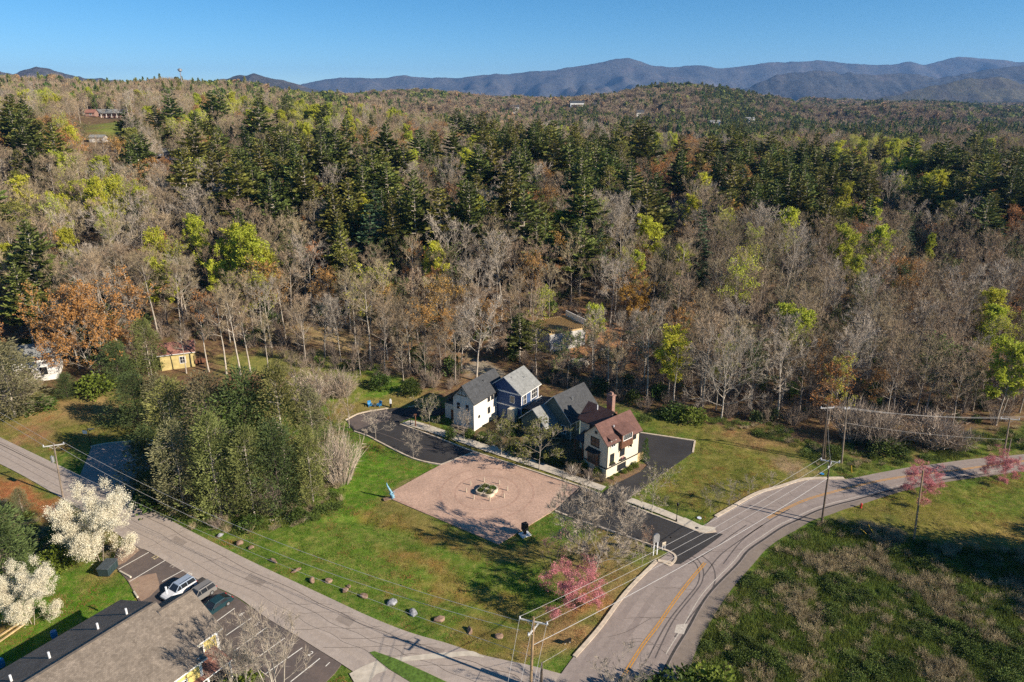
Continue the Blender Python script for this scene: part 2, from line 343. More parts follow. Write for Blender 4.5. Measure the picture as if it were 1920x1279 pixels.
def ground_mat():
    m = bpy.data.materials.new('ground_cover'); m.use_nodes = True; nt = m.node_tree; N = nt.nodes; p = N['Principled BSDF']
    p.inputs['Roughness'].default_value = .95; p.inputs['Specular IOR Level'].default_value = .1
    at = N.new('ShaderNodeAttribute'); at.attribute_name = 'tint'; tc = N.new('ShaderNodeTexCoord')
    def noise(s, d=5, r=.6):
        n = N.new('ShaderNodeTexNoise'); n.inputs['Scale'].default_value = s; n.inputs['Detail'].default_value = d; n.inputs['Roughness'].default_value = r
        lk(nt, tc.outputs['Object'], n.inputs['Vector']); return n.outputs['Fac']
    def rng(a, lo, hi, x=.35, y=.65):
        k = N.new('ShaderNodeMapRange'); k.inputs[1].default_value = x; k.inputs[2].default_value = y; k.inputs[3].default_value = lo; k.inputs[4].default_value = hi
        lk(nt, a, k.inputs[0]); return k.outputs[0]
    def mul(a, b):
        k = N.new('ShaderNodeMath'); k.operation = 'MULTIPLY'; lk(nt, a, k.inputs[0]); lk(nt, b, k.inputs[1]); return k.outputs[0]
    fine = noise(6.5, 6, .75); mid = noise(.8, 6, .7); big = noise(.13, 4)
    def cmix(fac, a, col):
        x = N.new('ShaderNodeMix'); x.data_type = 'RGBA'; lk(nt, fac, x.inputs[0]); lk(nt, a, x.inputs[6]); x.inputs[7].default_value = (*col, 1); return x.outputs[2]
    c = cmix(rng(mid, 0, .62, .45, .7), at.outputs['Color'], (.26, .19, .07))
    n2 = noise(.45, 6, .7); c = cmix(rng(n2, 0, .42, .5, .7), c, (.07, .12, .012))
    n3 = noise(1.7, 5, .7); c = cmix(rng(n3, 0, .5, .6, .75), c, (.13, .075, .035))
    val = mul(rng(fine, .45, 1.55, .3, .7), mul(rng(mid, .78, 1.2), rng(big, .85, 1.15)))
    hs = N.new('ShaderNodeHueSaturation'); lk(nt, c, hs.inputs['Color']); lk(nt, val, hs.inputs['Value']); lk(nt, hs.outputs[0], p.inputs['Base Color'])
    b = N.new('ShaderNodeBump'); b.inputs['Strength'].default_value = .9; b.inputs['Distance'].default_value = .12
    lk(nt, fine, b.inputs['Height']); lk(nt, b.outputs[0], p.inputs['Normal']); return m
MT['ground'] = ground_mat()
gme = grid_mesh('ground', XX, YY, ZZ, tint); gme.materials.append(MT['ground'])
go = put('ground', gme); go['kind'] = 'structure'
# ---------------------------------------------------------------- far mountains: real relief kilometres away
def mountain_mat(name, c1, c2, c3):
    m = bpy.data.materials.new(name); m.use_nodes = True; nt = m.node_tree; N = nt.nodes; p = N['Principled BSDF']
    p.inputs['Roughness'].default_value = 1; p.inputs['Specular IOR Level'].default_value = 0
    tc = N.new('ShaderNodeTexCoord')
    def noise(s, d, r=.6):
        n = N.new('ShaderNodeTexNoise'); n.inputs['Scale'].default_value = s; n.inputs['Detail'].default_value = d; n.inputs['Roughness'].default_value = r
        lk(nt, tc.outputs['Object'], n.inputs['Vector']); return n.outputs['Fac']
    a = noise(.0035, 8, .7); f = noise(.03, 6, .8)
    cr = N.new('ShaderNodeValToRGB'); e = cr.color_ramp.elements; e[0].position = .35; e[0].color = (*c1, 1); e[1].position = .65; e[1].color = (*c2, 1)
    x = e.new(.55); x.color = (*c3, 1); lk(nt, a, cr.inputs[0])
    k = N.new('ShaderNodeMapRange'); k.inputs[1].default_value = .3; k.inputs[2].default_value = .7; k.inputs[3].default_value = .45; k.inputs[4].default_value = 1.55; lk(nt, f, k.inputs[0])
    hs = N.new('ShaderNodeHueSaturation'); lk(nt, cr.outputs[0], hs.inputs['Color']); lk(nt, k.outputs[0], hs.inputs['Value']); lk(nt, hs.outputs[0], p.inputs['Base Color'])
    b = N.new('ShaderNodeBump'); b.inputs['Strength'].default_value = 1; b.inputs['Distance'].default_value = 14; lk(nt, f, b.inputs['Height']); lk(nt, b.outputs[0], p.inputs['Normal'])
    return m
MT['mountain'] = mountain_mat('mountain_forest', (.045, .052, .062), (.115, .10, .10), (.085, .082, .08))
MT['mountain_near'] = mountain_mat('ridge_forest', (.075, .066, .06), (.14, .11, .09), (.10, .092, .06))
def ridge(name, prof, D, front, back, seed, base=20, gull=.32, mt='mountain', nx=900, ny=90):
    p = np.array(prof, float); px = np.linspace(p[0, 0], p[-1, 0], nx)
    py = np.interp(px, p[:, 0], p[:, 1]); ker = np.hanning(7); ker /= ker.sum()
    py = py + (fbm(px / 60, px * 0, seed + 60, 4) - .5) * 17; py = np.convolve(np.pad(py, 3, 'edge'), ker, 'valid')
    crest = np.array([zat(960, v, D) for v in py]); u = (px - 960) / F / CP * 1.0
    s = np.concatenate([np.linspace(-1, 0, ny), np.linspace(0, 1, 24)[1:]])
    S, UU = np.meshgrid(s, u, indexing='ij'); Yg = D + np.where(S < 0, S * front, S * back)
    Xg = UU * D * (Yg / D) ** .15
    A = np.abs(S); pr = np.where(S < 0, (1 - A) ** 1.25, (1 - A) ** 1.5)
    sc = (crest.max() - base)
    wf = 1100.0
    g = np.abs(fbm(Xg / wf + .35 * fbm(Xg / 500, Yg / 900, seed + 3), Yg / (wf * 2.2), seed, 4) - .5) * 2
    g2 = np.abs(fbm(Xg / 330, Yg / 800, seed + 9, 3) - .5) * 2
    env = np.clip(A * 5, 0, 1) * np.clip((1 - A) * 3, 0, 1)
    Z = base + (crest[None, :] - base) * pr - sc * gull * 2.6 * env * (.5 - g) - sc * gull * 1.1 * env * (.5 - g2)
    Z = Z + (fbm(Xg / 40, Yg / 40, seed + 5, 2) - .5) * 14
    Z = np.where(A > .97, base - 30, Z)
    me = grid_mesh(name, Xg, Yg, Z); me.materials.append(MT[mt]); o = put(name, me); o['kind'] = 'structure'
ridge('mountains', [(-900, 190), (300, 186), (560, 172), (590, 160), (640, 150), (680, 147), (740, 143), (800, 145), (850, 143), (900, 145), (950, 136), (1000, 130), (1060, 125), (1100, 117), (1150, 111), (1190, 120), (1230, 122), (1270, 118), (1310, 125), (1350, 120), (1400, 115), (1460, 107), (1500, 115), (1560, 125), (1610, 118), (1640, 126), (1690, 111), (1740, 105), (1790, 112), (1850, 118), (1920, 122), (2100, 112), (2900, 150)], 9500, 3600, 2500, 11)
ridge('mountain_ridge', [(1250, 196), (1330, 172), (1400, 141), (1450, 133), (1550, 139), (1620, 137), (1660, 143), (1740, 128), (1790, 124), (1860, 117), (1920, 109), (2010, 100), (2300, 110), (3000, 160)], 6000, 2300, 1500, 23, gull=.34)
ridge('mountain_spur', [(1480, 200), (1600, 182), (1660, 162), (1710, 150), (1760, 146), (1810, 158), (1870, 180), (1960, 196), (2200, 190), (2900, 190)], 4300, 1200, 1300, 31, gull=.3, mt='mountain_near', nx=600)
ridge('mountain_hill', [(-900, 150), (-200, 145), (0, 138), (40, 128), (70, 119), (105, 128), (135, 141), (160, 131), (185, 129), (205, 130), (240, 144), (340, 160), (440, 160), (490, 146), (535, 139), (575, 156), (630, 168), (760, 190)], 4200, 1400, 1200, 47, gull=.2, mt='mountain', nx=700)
# ================================================================ roads, kerbs, paving
def gp(*pts): return [G(*p) for p in pts]
def smooth(pts, k=6):
    """Catmull-Rom through ground points"""
    P = [Vector(p) for p in pts]; out = []
    for i in range(len(P) - 1):
        a, b, c, d = P[max(i - 1, 0)], P[i], P[i + 1], P[min(i + 2, len(P) - 1)]
        for t in np.linspace(0, 1, k, endpoint=False):
            out.append(.5 * ((2 * b) + (c - a) * t + (2 * a - 5 * b + 4 * c - d) * t * t + (3 * b - a - 3 * c + d) * t ** 3))
    out.append(P[-1]); return out
def offs(pts, w):
    r = []
    for i, p in enumerate(pts):
        t = pts[min(i + 1, len(pts) - 1)] - pts[max(i - 1, 0)]; n = Vector((-t.y, t.x, 0)).normalized(); r.append(Vector(p) + n * w)
    return r
def ribbon(mb, pts, w, z, m=0, w2=None):
    L = offs(pts, w / 2); Q = offs(pts, -w / 2)
    for i in range(len(pts) - 1):
        mb.face([(L[i].x, L[i].y, z), (Q[i].x, Q[i].y, z), (Q[i + 1].x, Q[i + 1].y, z), (L[i + 1].x, L[i + 1].y, z)], m)
def strip(mb, A, B, z, m=0):
    n = min(len(A), len(B))
    for i in range(n - 1): mb.face([(A[i].x, A[i].y, z), (B[i].x, B[i].y, z), (B[i + 1].x, B[i + 1].y, z), (A[i + 1].x, A[i + 1].y, z)], m)
def kerbline(mb, pts, w=.34, z=.14, m=0):
    L = offs(pts, w / 2); Q = offs(pts, -w / 2)
    for i in range(len(pts) - 1):
        a, b, c, d = L[i], Q[i], Q[i + 1], L[i + 1]
        mb.face([(a.x, a.y, z), (b.x, b.y, z), (c.x, c.y, z), (d.x, d.y, z)], m)
        mb.face([(a.x, a.y, -.1), (a.x, a.y, z), (d.x, d.y, z), (d.x, d.y, -.1)], m)
        mb.face([(b.x, b.y, z), (b.x, b.y, -.1), (c.x, c.y, -.1), (c.x, c.y, z)], m)
    for e, k in ((0, 1), (-1, -1)):
        a, b = L[e], Q[e]; q = [(a.x, a.y, -.1), (b.x, b.y, -.1), (b.x, b.y, z), (a.x, a.y, z)]; mb.face(q if k > 0 else q[::-1], m)
def asphalt(name, c, wear, sc=.6):
    m = bpy.data.materials.new(name); m.use_nodes = True; nt = m.node_tree; N = nt.nodes; p = N['Principled BSDF']
    p.inputs['Roughness'].default_value = .9; p.inputs['Specular IOR Level'].default_value = .25
    tc = N.new('ShaderNodeTexCoord')
    def noise(s, d, r=.65):
        n = N.new('ShaderNodeTexNoise'); n.inputs['Scale'].default_value = s; n.inputs['Detail'].default_value = d; n.inputs['Roughness'].default_value = r
        lk(nt, tc.outputs['Object'], n.inputs['Vector']); return n.outputs['Fac']
    def rng(a, x, y, lo, hi):
        k = N.new('ShaderNodeMapRange'); k.inputs[1].default_value = x; k.inputs[2].default_value = y; k.inputs[3].default_value = lo; k.inputs[4].default_value = hi; lk(nt, a, k.inputs[0]); return k.outputs[0]
    big = noise(.22, 5); mid = noise(1.6, 6, .75); f = noise(14, 4, .8)
    mx = N.new('ShaderNodeMix'); mx.data_type = 'RGBA'; mx.inputs[6].default_value = (*c, 1); mx.inputs[7].default_value = (*wear, 1); lk(nt, rng(big, .35, .68, 0, 1), mx.inputs[0])
    mu = N.new('ShaderNodeMath'); mu.operation = 'MULTIPLY'; lk(nt, rng(mid, .3, .7, .84, 1.12), mu.inputs[0]); lk(nt, rng(f, .3, .7, .8, 1.2), mu.inputs[1])
    hs = N.new('ShaderNodeHueSaturation'); lk(nt, mx.outputs[2], hs.inputs['Color']); lk(nt, mu.outputs[0], hs.inputs['Value']); lk(nt, hs.outputs[0], p.inputs['Base Color'])
    b = N.new('ShaderNodeBump'); b.inputs['Strength'].default_value = .5; b.inputs['Distance'].default_value = .02; lk(nt, f, b.inputs['Height']); lk(nt, b.outputs[0], p.inputs['Normal'])
    return m
MT['road_pale'] = asphalt('worn_road', (.40, .335, .285), (.33, .275, .235))
MT['road_main'] = asphalt('main_road_asphalt', (.32, .265, .235), (.25, .205, .18))
MT['road_wear'] = asphalt('wheel_worn_road', (.345, .285, .24), (.38, .315, .265)); MT['road_patch'] = asphalt('road_patch', (.25, .205, .175), (.29, .24, .2)); MT['main_wear'] = asphalt('wheel_worn_main', (.245, .2, .18), (.29, .24, .21))
MT['shoulder'] = asphalt('road_shoulder', (.19, .155, .13), (.25, .2, .16))
MT['asphalt_new'] = asphalt('fresh_asphalt', (.034, .032, .033), (.05, .047, .046))
MT['asphalt_lot'] = asphalt('parking_asphalt', (.15, .115, .098), (.095, .08, .075))
MT['gravelly'] = asphalt('dusty_asphalt', (.33, .23, .165), (.26, .17, .12))
MT['concrete'] = M('concrete', (.50, .44, .355), .9, .15, 1.5)
MT['concrete_kerb'] = M('kerb_concrete', (.52, .43, .33), .9, .2, 2)
MT['crack'] = M('road_crack', (.085, .07, .06), .95, .3, 3)
MT['tyre_mark'] = M('tyre_mark', (.10, .085, .08), .85, .3, 2)
MT['gutter'] = M('gutter_dark', (.05, .045, .042), .9, .3, 2)
MT['yellow_paint'] = M('yellow_road_paint', (.52, .25, .035), .8, .25, 3)
MT['white_paint'] = M('white_road_paint', (.74, .70, .62), .8, .15, 4)
MT['white_worn'] = M('worn_white_line', (.46, .41, .35), .85, .2, 4)
def brick_mat():
    m = bpy.data.materials.new('plaza_bricks'); m.use_nodes = True; nt = m.node_tree; N = nt.nodes; p = N['Principled BSDF']; p.inputs['Roughness'].default_value = .9
    tc = N.new('ShaderNodeTexCoord'); mp = N.new('ShaderNodeMapping'); mp.inputs['Rotation'].default_value = (0, 0, R(43)); lk(nt, tc.outputs['Object'], mp.inputs['Vector'])
    br = N.new('ShaderNodeTexBrick'); br.inputs['Scale'].default_value = 2.2; br.inputs['Color1'].default_value = (.52, .345, .255, 1); br.inputs['Color2'].default_value = (.43, .275, .2, 1); br.inputs['Mortar'].default_value = (.36, .25, .19, 1)
    br.inputs['Mortar Size'].default_value = .02; lk(nt, mp.outputs[0], br.inputs['Vector'])
    def noise(s, d):
        n = N.new('ShaderNodeTexNoise'); n.inputs['Scale'].default_value = s; n.inputs['Detail'].default_value = d; lk(nt, tc.outputs['Object'], n.inputs['Vector']); return n.outputs['Fac']
    def rng(a, lo, hi):
        k = N.new('ShaderNodeMapRange'); k.inputs[1].default_value = .3; k.inputs[2].default_value = .7; k.inputs[3].default_value = lo; k.inputs[4].default_value = hi; lk(nt, a, k.inputs[0]); return k.outputs[0]
    mu = N.new('ShaderNodeMath'); mu.operation = 'MULTIPLY'; lk(nt, rng(noise(.3, 4), .86, 1.12), mu.inputs[0]); lk(nt, rng(noise(4, 4), .78, 1.2), mu.inputs[1])
    hs = N.new('ShaderNodeHueSaturation'); lk(nt, br.outputs['Color'], hs.inputs['Color']); lk(nt, mu.outputs[0], hs.inputs['Value']); lk(nt, hs.outputs[0], p.inputs['Base Color']); return m
MT['brick'] = brick_mat()
def struct(name, mb, mats, smoothf=False):
    o = mb.build(name, mats); o['kind'] = 'structure'; return o
# --- pale worn road along the lower left
Lup = smooth(gp((-260, 690), (-120, 760), (0, 820), (150, 892), (295, 963), (375, 1005), (480, 1057), (615, 1120), (690, 1155), (765, 1185), (840, 1207), (907, 1229), (990, 1247), (1045, 1262), (1075, 1270)))
Llo = smooth(gp((-340, 722), (-160, 800), (0, 870), (125, 940), (247, 1019), (280, 1035), (367, 1085), (440, 1117), (497, 1157), (552, 1190), (595, 1217), (640, 1245), (690, 1280), (760, 1340), (860, 1400)))
rd = MB(); strip(rd, Lup, Llo, .04)
rng_ = random.Random(4)
mid = [(a + b) / 2 for a, b in zip(Lup, Llo)]
for off, w in ((.22, .07), (.47, .05), (.7, .04)):
    P = [a.lerp(b, off + .02 * math.sin(i * .9)) for i, (a, b) in enumerate(zip(Lup, Llo))]; ribbon(rd, P, w, .046, 1)
for off, w in ((.2, .9), (.36, .9), (.62, .9), (.8, .9)): ribbon(rd, [a.lerp(b, off + .008 * math.sin(i * .6)) for i, (a, b) in enumerate(zip(Lup, Llo))], w, .0425, 2)
for q in ([(470, 1075), (500, 1090), (488, 1102), (458, 1086)], [(640, 1150), (668, 1162), (655, 1176), (628, 1163)], [(330, 1005), (352, 1017), (342, 1024), (321, 1013)], [(800, 1212), (835, 1218), (830, 1226), (795, 1220)]): rd.face([(p.x, p.y, .0445) for p in gp(*q)][::-1], 3)
for i in (22, 28, 34, 39, 44, 47, 52, 56, 60, 64, 69):
    if i < len(mid) - 1:
        a, b = Lup[i].lerp(Llo[i], rng_.uniform(.0, .3)), Lup[i].lerp(Llo[i], rng_.uniform(.5, .95))
        P = [a.lerp(b, t) + Vector((rng_.uniform(-.25, .25), rng_.uniform(-.2, .2), 0)) for t in np.linspace(0, 1, 6)]; ribbon(rd, P, .05, .047, 1)
struct('road', rd, [MT['road_pale'], MT['crack'], MT['road_wear'], MT['road_patch']])
# --- main road
Rl = smooth(gp((940, 1420), (1020, 1310), (1077, 1230), (1125, 1177), (1175, 1110), (1232, 1052), (1290, 1015), (1340, 970), (1370, 954), (1418, 927), (1461, 914), (1509, 900), (1582, 899), (1642, 888), (1702, 877), (1733, 873), (1823, 861), (1920, 852), (2060, 835), (2300, 800)))
Rr = smooth(gp((1120, 1480), (1225, 1310), (1262, 1233), (1292, 1183), (1330, 1118), (1385, 1060), (1406, 1034), (1440, 1010), (1470, 990), (1500, 976), (1536, 959), (1575, 947), (1600, 941), (1640, 930), (1681, 919), (1720, 910), (1800, 897), (1920, 882), (2060, 864), (2300, 826)))
Ro = smooth(gp((1180, 1480), (1275, 1310), (1305, 1220), (1337, 1158), (1372, 1105), (1415, 1055), (1435, 1032), (1461, 1012), (1490, 996), (1522, 977), (1555, 966), (1585, 955), (1610, 948), (1645, 936), (1684, 924), (1722, 914), (1802, 900), (1921, 884), (2061, 866), (2301, 828)))
mr = MB(); strip(mr, Rl, Rr, .044)
strip(mr, Rr, Ro, .041, 1)
ribbon(mr, offs(Rr, .25)[8:100], .3, .05, 2)          # dark gutter
inner = offs(Rr, .85); ribbon(mr, inner[12:], .12, .052, 3)
yel = smooth(gp((1150, 1300), (1202, 1215), (1232, 1175), (1265, 1127), (1297, 1085), (1322, 1056)))
for d in (-.14, .14): ribbon(mr, offs(yel, d), .13, .053, 4)
yel2 = smooth(gp((1440, 972), (1500, 942), (1557, 924), (1630, 906), (1690, 895), (1793, 882), (1902, 867), (2060, 848)))
for d in (-.14, .14): ribbon(mr, offs(yel2, d), .12, .053, 4)
# tyre marks sweeping out of the side street
for a in ([(1250, 1042), (1295, 1050), (1310, 1070), (1308, 1095), (1285, 1125), (1250, 1170), (1215, 1235)], [(1262, 1038), (1303, 1046), (1318, 1068), (1316, 1092), (1298, 1118), (1262, 1165), (1228, 1235)],
          [(1315, 1042), (1335, 1060), (1341, 1085), (1332, 1110), (1300, 1150), (1265, 1195)], [(1400, 985), (1370, 1005), (1330, 1035), (1290, 1058)], [(1430, 985), (1390, 1012), (1350, 1042), (1320, 1080)], [(1480, 955), (1430, 985), (1390, 1015), (1356, 1058)]):
    ribbon(mr, smooth(gp(*a), 5), .16, .0495, 5)
for a in ([(1170, 1160), (1235, 1158), (1260, 1160)], [(1140, 1195), (1175, 1185), (1220, 1160)], [(1255, 1230), (1210, 1200), (1180, 1200)], [(1300, 1030), (1350, 1035), (1395, 1030)], [(1400, 960), (1450, 950), (1480, 960)]):
    ribbon(mr, smooth(gp(*a), 4), .05, .0492, 6)
mr.face([(p.x, p.y, .0505) for p in gp((1268, 1172), (1290, 1170), (1282, 1190), (1264, 1187))], 3)
for f_, w in ((.16, .8), (.36, .8), (.62, .8), (.82, .8)): ribbon(mr, [a.lerp(b, f_) for a, b in zip(Rl, Rr)], w, .0465, 7)
for i in range(10, min(len(Rl), len(Rr)) - 8, 5):
    a, b = Rl[i].lerp(Rr[i], rng_.uniform(.05, .4)), Rl[i].lerp(Rr[i], rng_.uniform(.6, .9)); ribbon(mr, [a.lerp(b, t) + Vector((rng_.uniform(-.3, .3), rng_.uniform(-.25, .25), 0)) for t in np.linspace(0, 1, 6)], .045, .0485, 6)
struct('main_road', mr, [MT['road_main'], MT['shoulder'], MT['gutter'], MT['white_worn'], MT['yellow_paint'], MT['tyre_mark'], MT['crack'], MT['main_wear']])
# --- side street, upper lot and driveway in fresh asphalt
ss = MB()
ss.prism([tuple(p[:2]) for p in gp((1041, 957), (1076, 921), (1088, 913), (1128, 930), (1169, 945), (1223, 966), (1280, 988), (1312, 999), (1345, 1000), (1356, 1002), (1330, 1022), (1295, 1046), (1276, 1058), (1262, 1058), (1268, 1047), (1257, 1035), (1222, 1022), (1175, 1005), (1125, 988), (1060, 964))], -.2, .05)
for a in ([(1300, 1000), (1265, 1020), (1240, 1026)], [(1285, 995), (1250, 1012), (1225, 1022)], [(1160, 965), (1210, 985), (1260, 1010)]): ribbon(ss, smooth(gp(*a), 4), .22, .056, 1)
struct('side_street', ss, [MT['asphalt_new'], MT['gutter']])
ul = MB()
ul.prism([tuple(p[:2]) for p in gp((664, 808), (690, 816), (713, 829), (775, 859), (828, 871), (888, 847), (860, 835), (820, 820), (760, 798), (748, 792), (775, 782), (830, 778), (838, 766), (786, 762), (750, 762), (724, 768), (695, 772), (670, 778), (650, 790))], -.2, .05)
ul.face([(p.x, p.y, .055) for p in gp((650, 789), (670, 779), (695, 773), (724, 769), (735, 778), (728, 789), (700, 795), (668, 807))], 1)
ribbon(ul, smooth(gp((668, 800), (720, 815), (790, 840), (860, 845)), 4), .12, .056, 1)
struct('upper_street', ul, [MT['asphalt_new'], MT['asphalt_lot']])
dw = MB(); dw.prism([tuple(p[:2]) for p in gp((1128, 930), (1169, 945), (1183, 932), (1215, 908), (1246, 886), (1298, 849), (1302, 828), (1250, 820), (1197, 812), (1150, 808), (1165, 850), (1200, 860), (1214, 872), (1203, 884), (1160, 905), (1134, 921))], -.2, .045)
struct('driveway', dw, [MT['asphalt_new']])
# side road at the left, in cedar shade, going away from the pale road
sr = MB(); sr.prism([tuple(p[:2]) for p in gp((150, 892), (172, 838), (200, 833), (260, 828), (330, 816), (420, 800), (450, 812), (360, 838), (300, 866), (262, 892), (247, 935), (200, 918))], -.2, .036)
struct('cedar_lane', sr, [MT['road_main']])
# --- parking lot
pl = MB(); pl.prism([tuple(p[:2]) for p in gp((220, 1030), (247, 1019.5), (280, 1036), (367, 1086), (440, 1118), (497, 1158), (552, 1191), (595, 1218), (640, 1246), (628, 1262), (600, 1290), (440, 1420), (240, 1300), (330, 1190), (262, 1132), (240, 1090), (215, 1062), (213, 1050))], -.2, .0365)
pl.face([(p.x, p.y, .0405) for p in gp((214, 1050), (228, 1028), (250, 1022), (262, 1032), (235, 1055), (218, 1062))], 1)
pl.face([(p.x, p.y, .0405) for p in gp((240, 1088), (252, 1110), (265, 1128), (280, 1120), (300, 1100), (293, 1075), (275, 1078))], 1)
LN = [((279, 1036), (222, 1068)), ((310, 1051), (243, 1091)), ((345, 1069), (304, 1091)), ((374, 1086), (312, 1122)), ((440, 1141), (400, 1170)), ((472, 1159), (424, 1192)), ((500, 1177), (438, 1222)), ((534, 1197), (468, 1244)), ((567, 1215), (498, 1264)), ((600, 1235), (545, 1279))]
for a, b in LN: ribbon(pl, [G(*a), G(*b)], .12, .046, 2)
struct('parking_lot', pl, [MT['asphalt_lot'], MT['gravelly'], MT['white_paint']])
MT['faded_yellow'] = M('faded_yellow_paint', (.6, .5, .28), .85, .3, 5)
def stall_number(txt, px, py, mt):
    cu = bpy.data.curves.new('stall_number', 'FONT'); cu.body = txt; cu.size = 1.0; cu.align_x = 'CENTER'; cu.align_y = 'CENTER'; cu.extrude = .002
    me_o = bpy.data.objects.new('stall_number', cu); COL.objects.link(me_o); p = G(px, py, .05); me_o.location = p
    d = G(310, 1051) - G(279, 1036); me_o.rotation_euler = (0, 0, math.atan2(d.y, d.x)); cu.materials.append(MT[mt])
    me_o['kind'] = 'structure'
for t, x, y, k in (('12', 290, 1045, 'faded_yellow'), ('11', 324, 1061, 'white_worn'), ('10', 353, 1077, 'white_paint'), ('6', 453, 1152, 'white_paint'), ('5', 482, 1170, 'white_worn'), ('3', 547, 1207, 'white_worn'), ('2', 582, 1226, 'white_paint'), ('1', 614, 1246, 'white_paint')):
    stall_number(t, x, y, k)
# --- brick plaza
pz = MB(); pz.prism([tuple(p[:2]) for p in gp((828, 871), (888, 848), (1086, 914), (1041, 955), (1030, 962), (935, 1021), (731, 935), (737, 921), (800, 886))], -.2, .06)
ribbon(pz, gp((828, 871), (888, 848)), .35, .066, 1)
cc_ = G(913, 923)
for rr in (2.6, 5.2, 7.6): ribbon(pz, [cc_ + Vector((math.cos(a) * rr, math.sin(a) * rr, 0)) for a in np.linspace(0, 2 * PI, 49)], .3, .0645, 2)
ribbon(pz, gp((734, 934), (935, 1018)), .4, .0635, 2); ribbon(pz, gp((892, 851), (1082, 914)), .4, .0635, 2)
MT['brick_band'] = M('brick_band', (.40, .255, .19), .9, .25, 2)
struct('brick_plaza', pz, [MT['brick'], MT['concrete_kerb'], MT['brick_band']])
# --- sidewalks and kerbs
sw = MB()
A = smooth(gp((752, 794), (790, 806), (860, 829), (939, 856), (1010, 880), (1070, 901), (1128, 921))); B = smooth(gp((770, 788), (800, 796), (868, 819), (947, 846), (1020, 870), (1080, 893), (1137, 913)))
strip(sw, A, B, .075)
A = smooth(gp((1174, 941), (1225, 960), (1270, 978), (1300, 992), (1318, 1000))); B = smooth(gp((1184, 934), (1235, 952), (1283, 972), (1316, 986), (1342, 994)))
strip(sw, A, B, .075)
sw.face([(p.x, p.y, .078) for p in gp((1268, 979), (1284, 971), (1316, 986), (1343, 990), (1336, 998), (1312, 1000))])
for a, b in (((908, 845), (930, 837)), ((948, 850), (975, 842))): ribbon(sw, gp(a, b), 1.6, .071)
for i in range(0, 16):
    t = i / 16; p = Vector(gp((752, 794))[0]).lerp(G(1128, 921), t); q = Vector(gp((770, 788))[0]).lerp(G(1137, 913), t); ribbon(sw, [p, q], .04, .0765, 1)
struct('sidewalk', sw, [MT['concrete'], MT['crack']])
kb = MB()
for a, w in ((smooth(gp((750, 796), (760, 799), (820, 821), (888, 847), (1005, 885), (1088, 912.5), (1127, 928))), .3), (smooth(gp((1170, 944), (1223, 964.5), (1280, 986), (1312, 998), (1328, 999), (1342, 996))), .3),
          (smooth(gp((664, 809), (690, 818), (713, 830), (775, 860), (828, 872))), .3), (smooth(gp((1041, 958), (1060, 966), (1125, 989), (1175, 1006), (1222, 1023), (1257, 1036), (1267, 1047), (1257, 1060), (1246, 1057), (1235, 1050))), .32),
          (smooth(gp((1077, 1232), (1125, 1177), (1175, 1110), (1232, 1052))), .5), (smooth(gp((1342, 969), (1370, 953), (1418, 926), (1461, 913), (1509, 899), (1560, 897), (1582, 897))), .6),
          (smooth(gp((1196, 811), (1250, 819), (1303, 827))), .35), (gp((1303, 827), (1299, 849)), .3), (smooth(gp((648, 788), (670, 777), (695, 771), (728, 766))), .3), (smooth(gp((765, 764), (790, 760))), .3),
          (gp((224, 1030), (248, 1020)), .35), (smooth(gp((170, 838), (200, 832), (260, 826), (335, 814))), .35)):
    kerbline(kb, a, w)
struct('kerb', kb, [MT['concrete_kerb']])
ap = MB()
ap.face([(p.x, p.y, .06) for p in gp((655, 1264), (680, 1250), (707, 1239), (727, 1257), (705, 1265), (690, 1282), (670, 1290))])
strip(ap, smooth(gp((740, 1235), (790, 1228), (840, 1224), (877, 1221.5), (890, 1223), (908, 1232))), smooth(gp((743, 1242), (790, 1238), (840, 1234), (865, 1231), (885, 1231), (906, 1234))), .062)
struct('concrete_apron', ap, [MT['concrete']])
isl = MB(); isl.prism([tuple(p[:2]) for p in gp((693, 1224), (702, 1222), (742, 1236), (800, 1262), (880, 1300), (820, 1310), (770, 1280), (732, 1257), (710, 1240))], -.1, .09)
MT['verge_grass'] = M('verge_grass', (.08, .14, .02), .95, .4, 3, bump=.8)
struct('grass_verge', isl, [MT['verge_grass']])
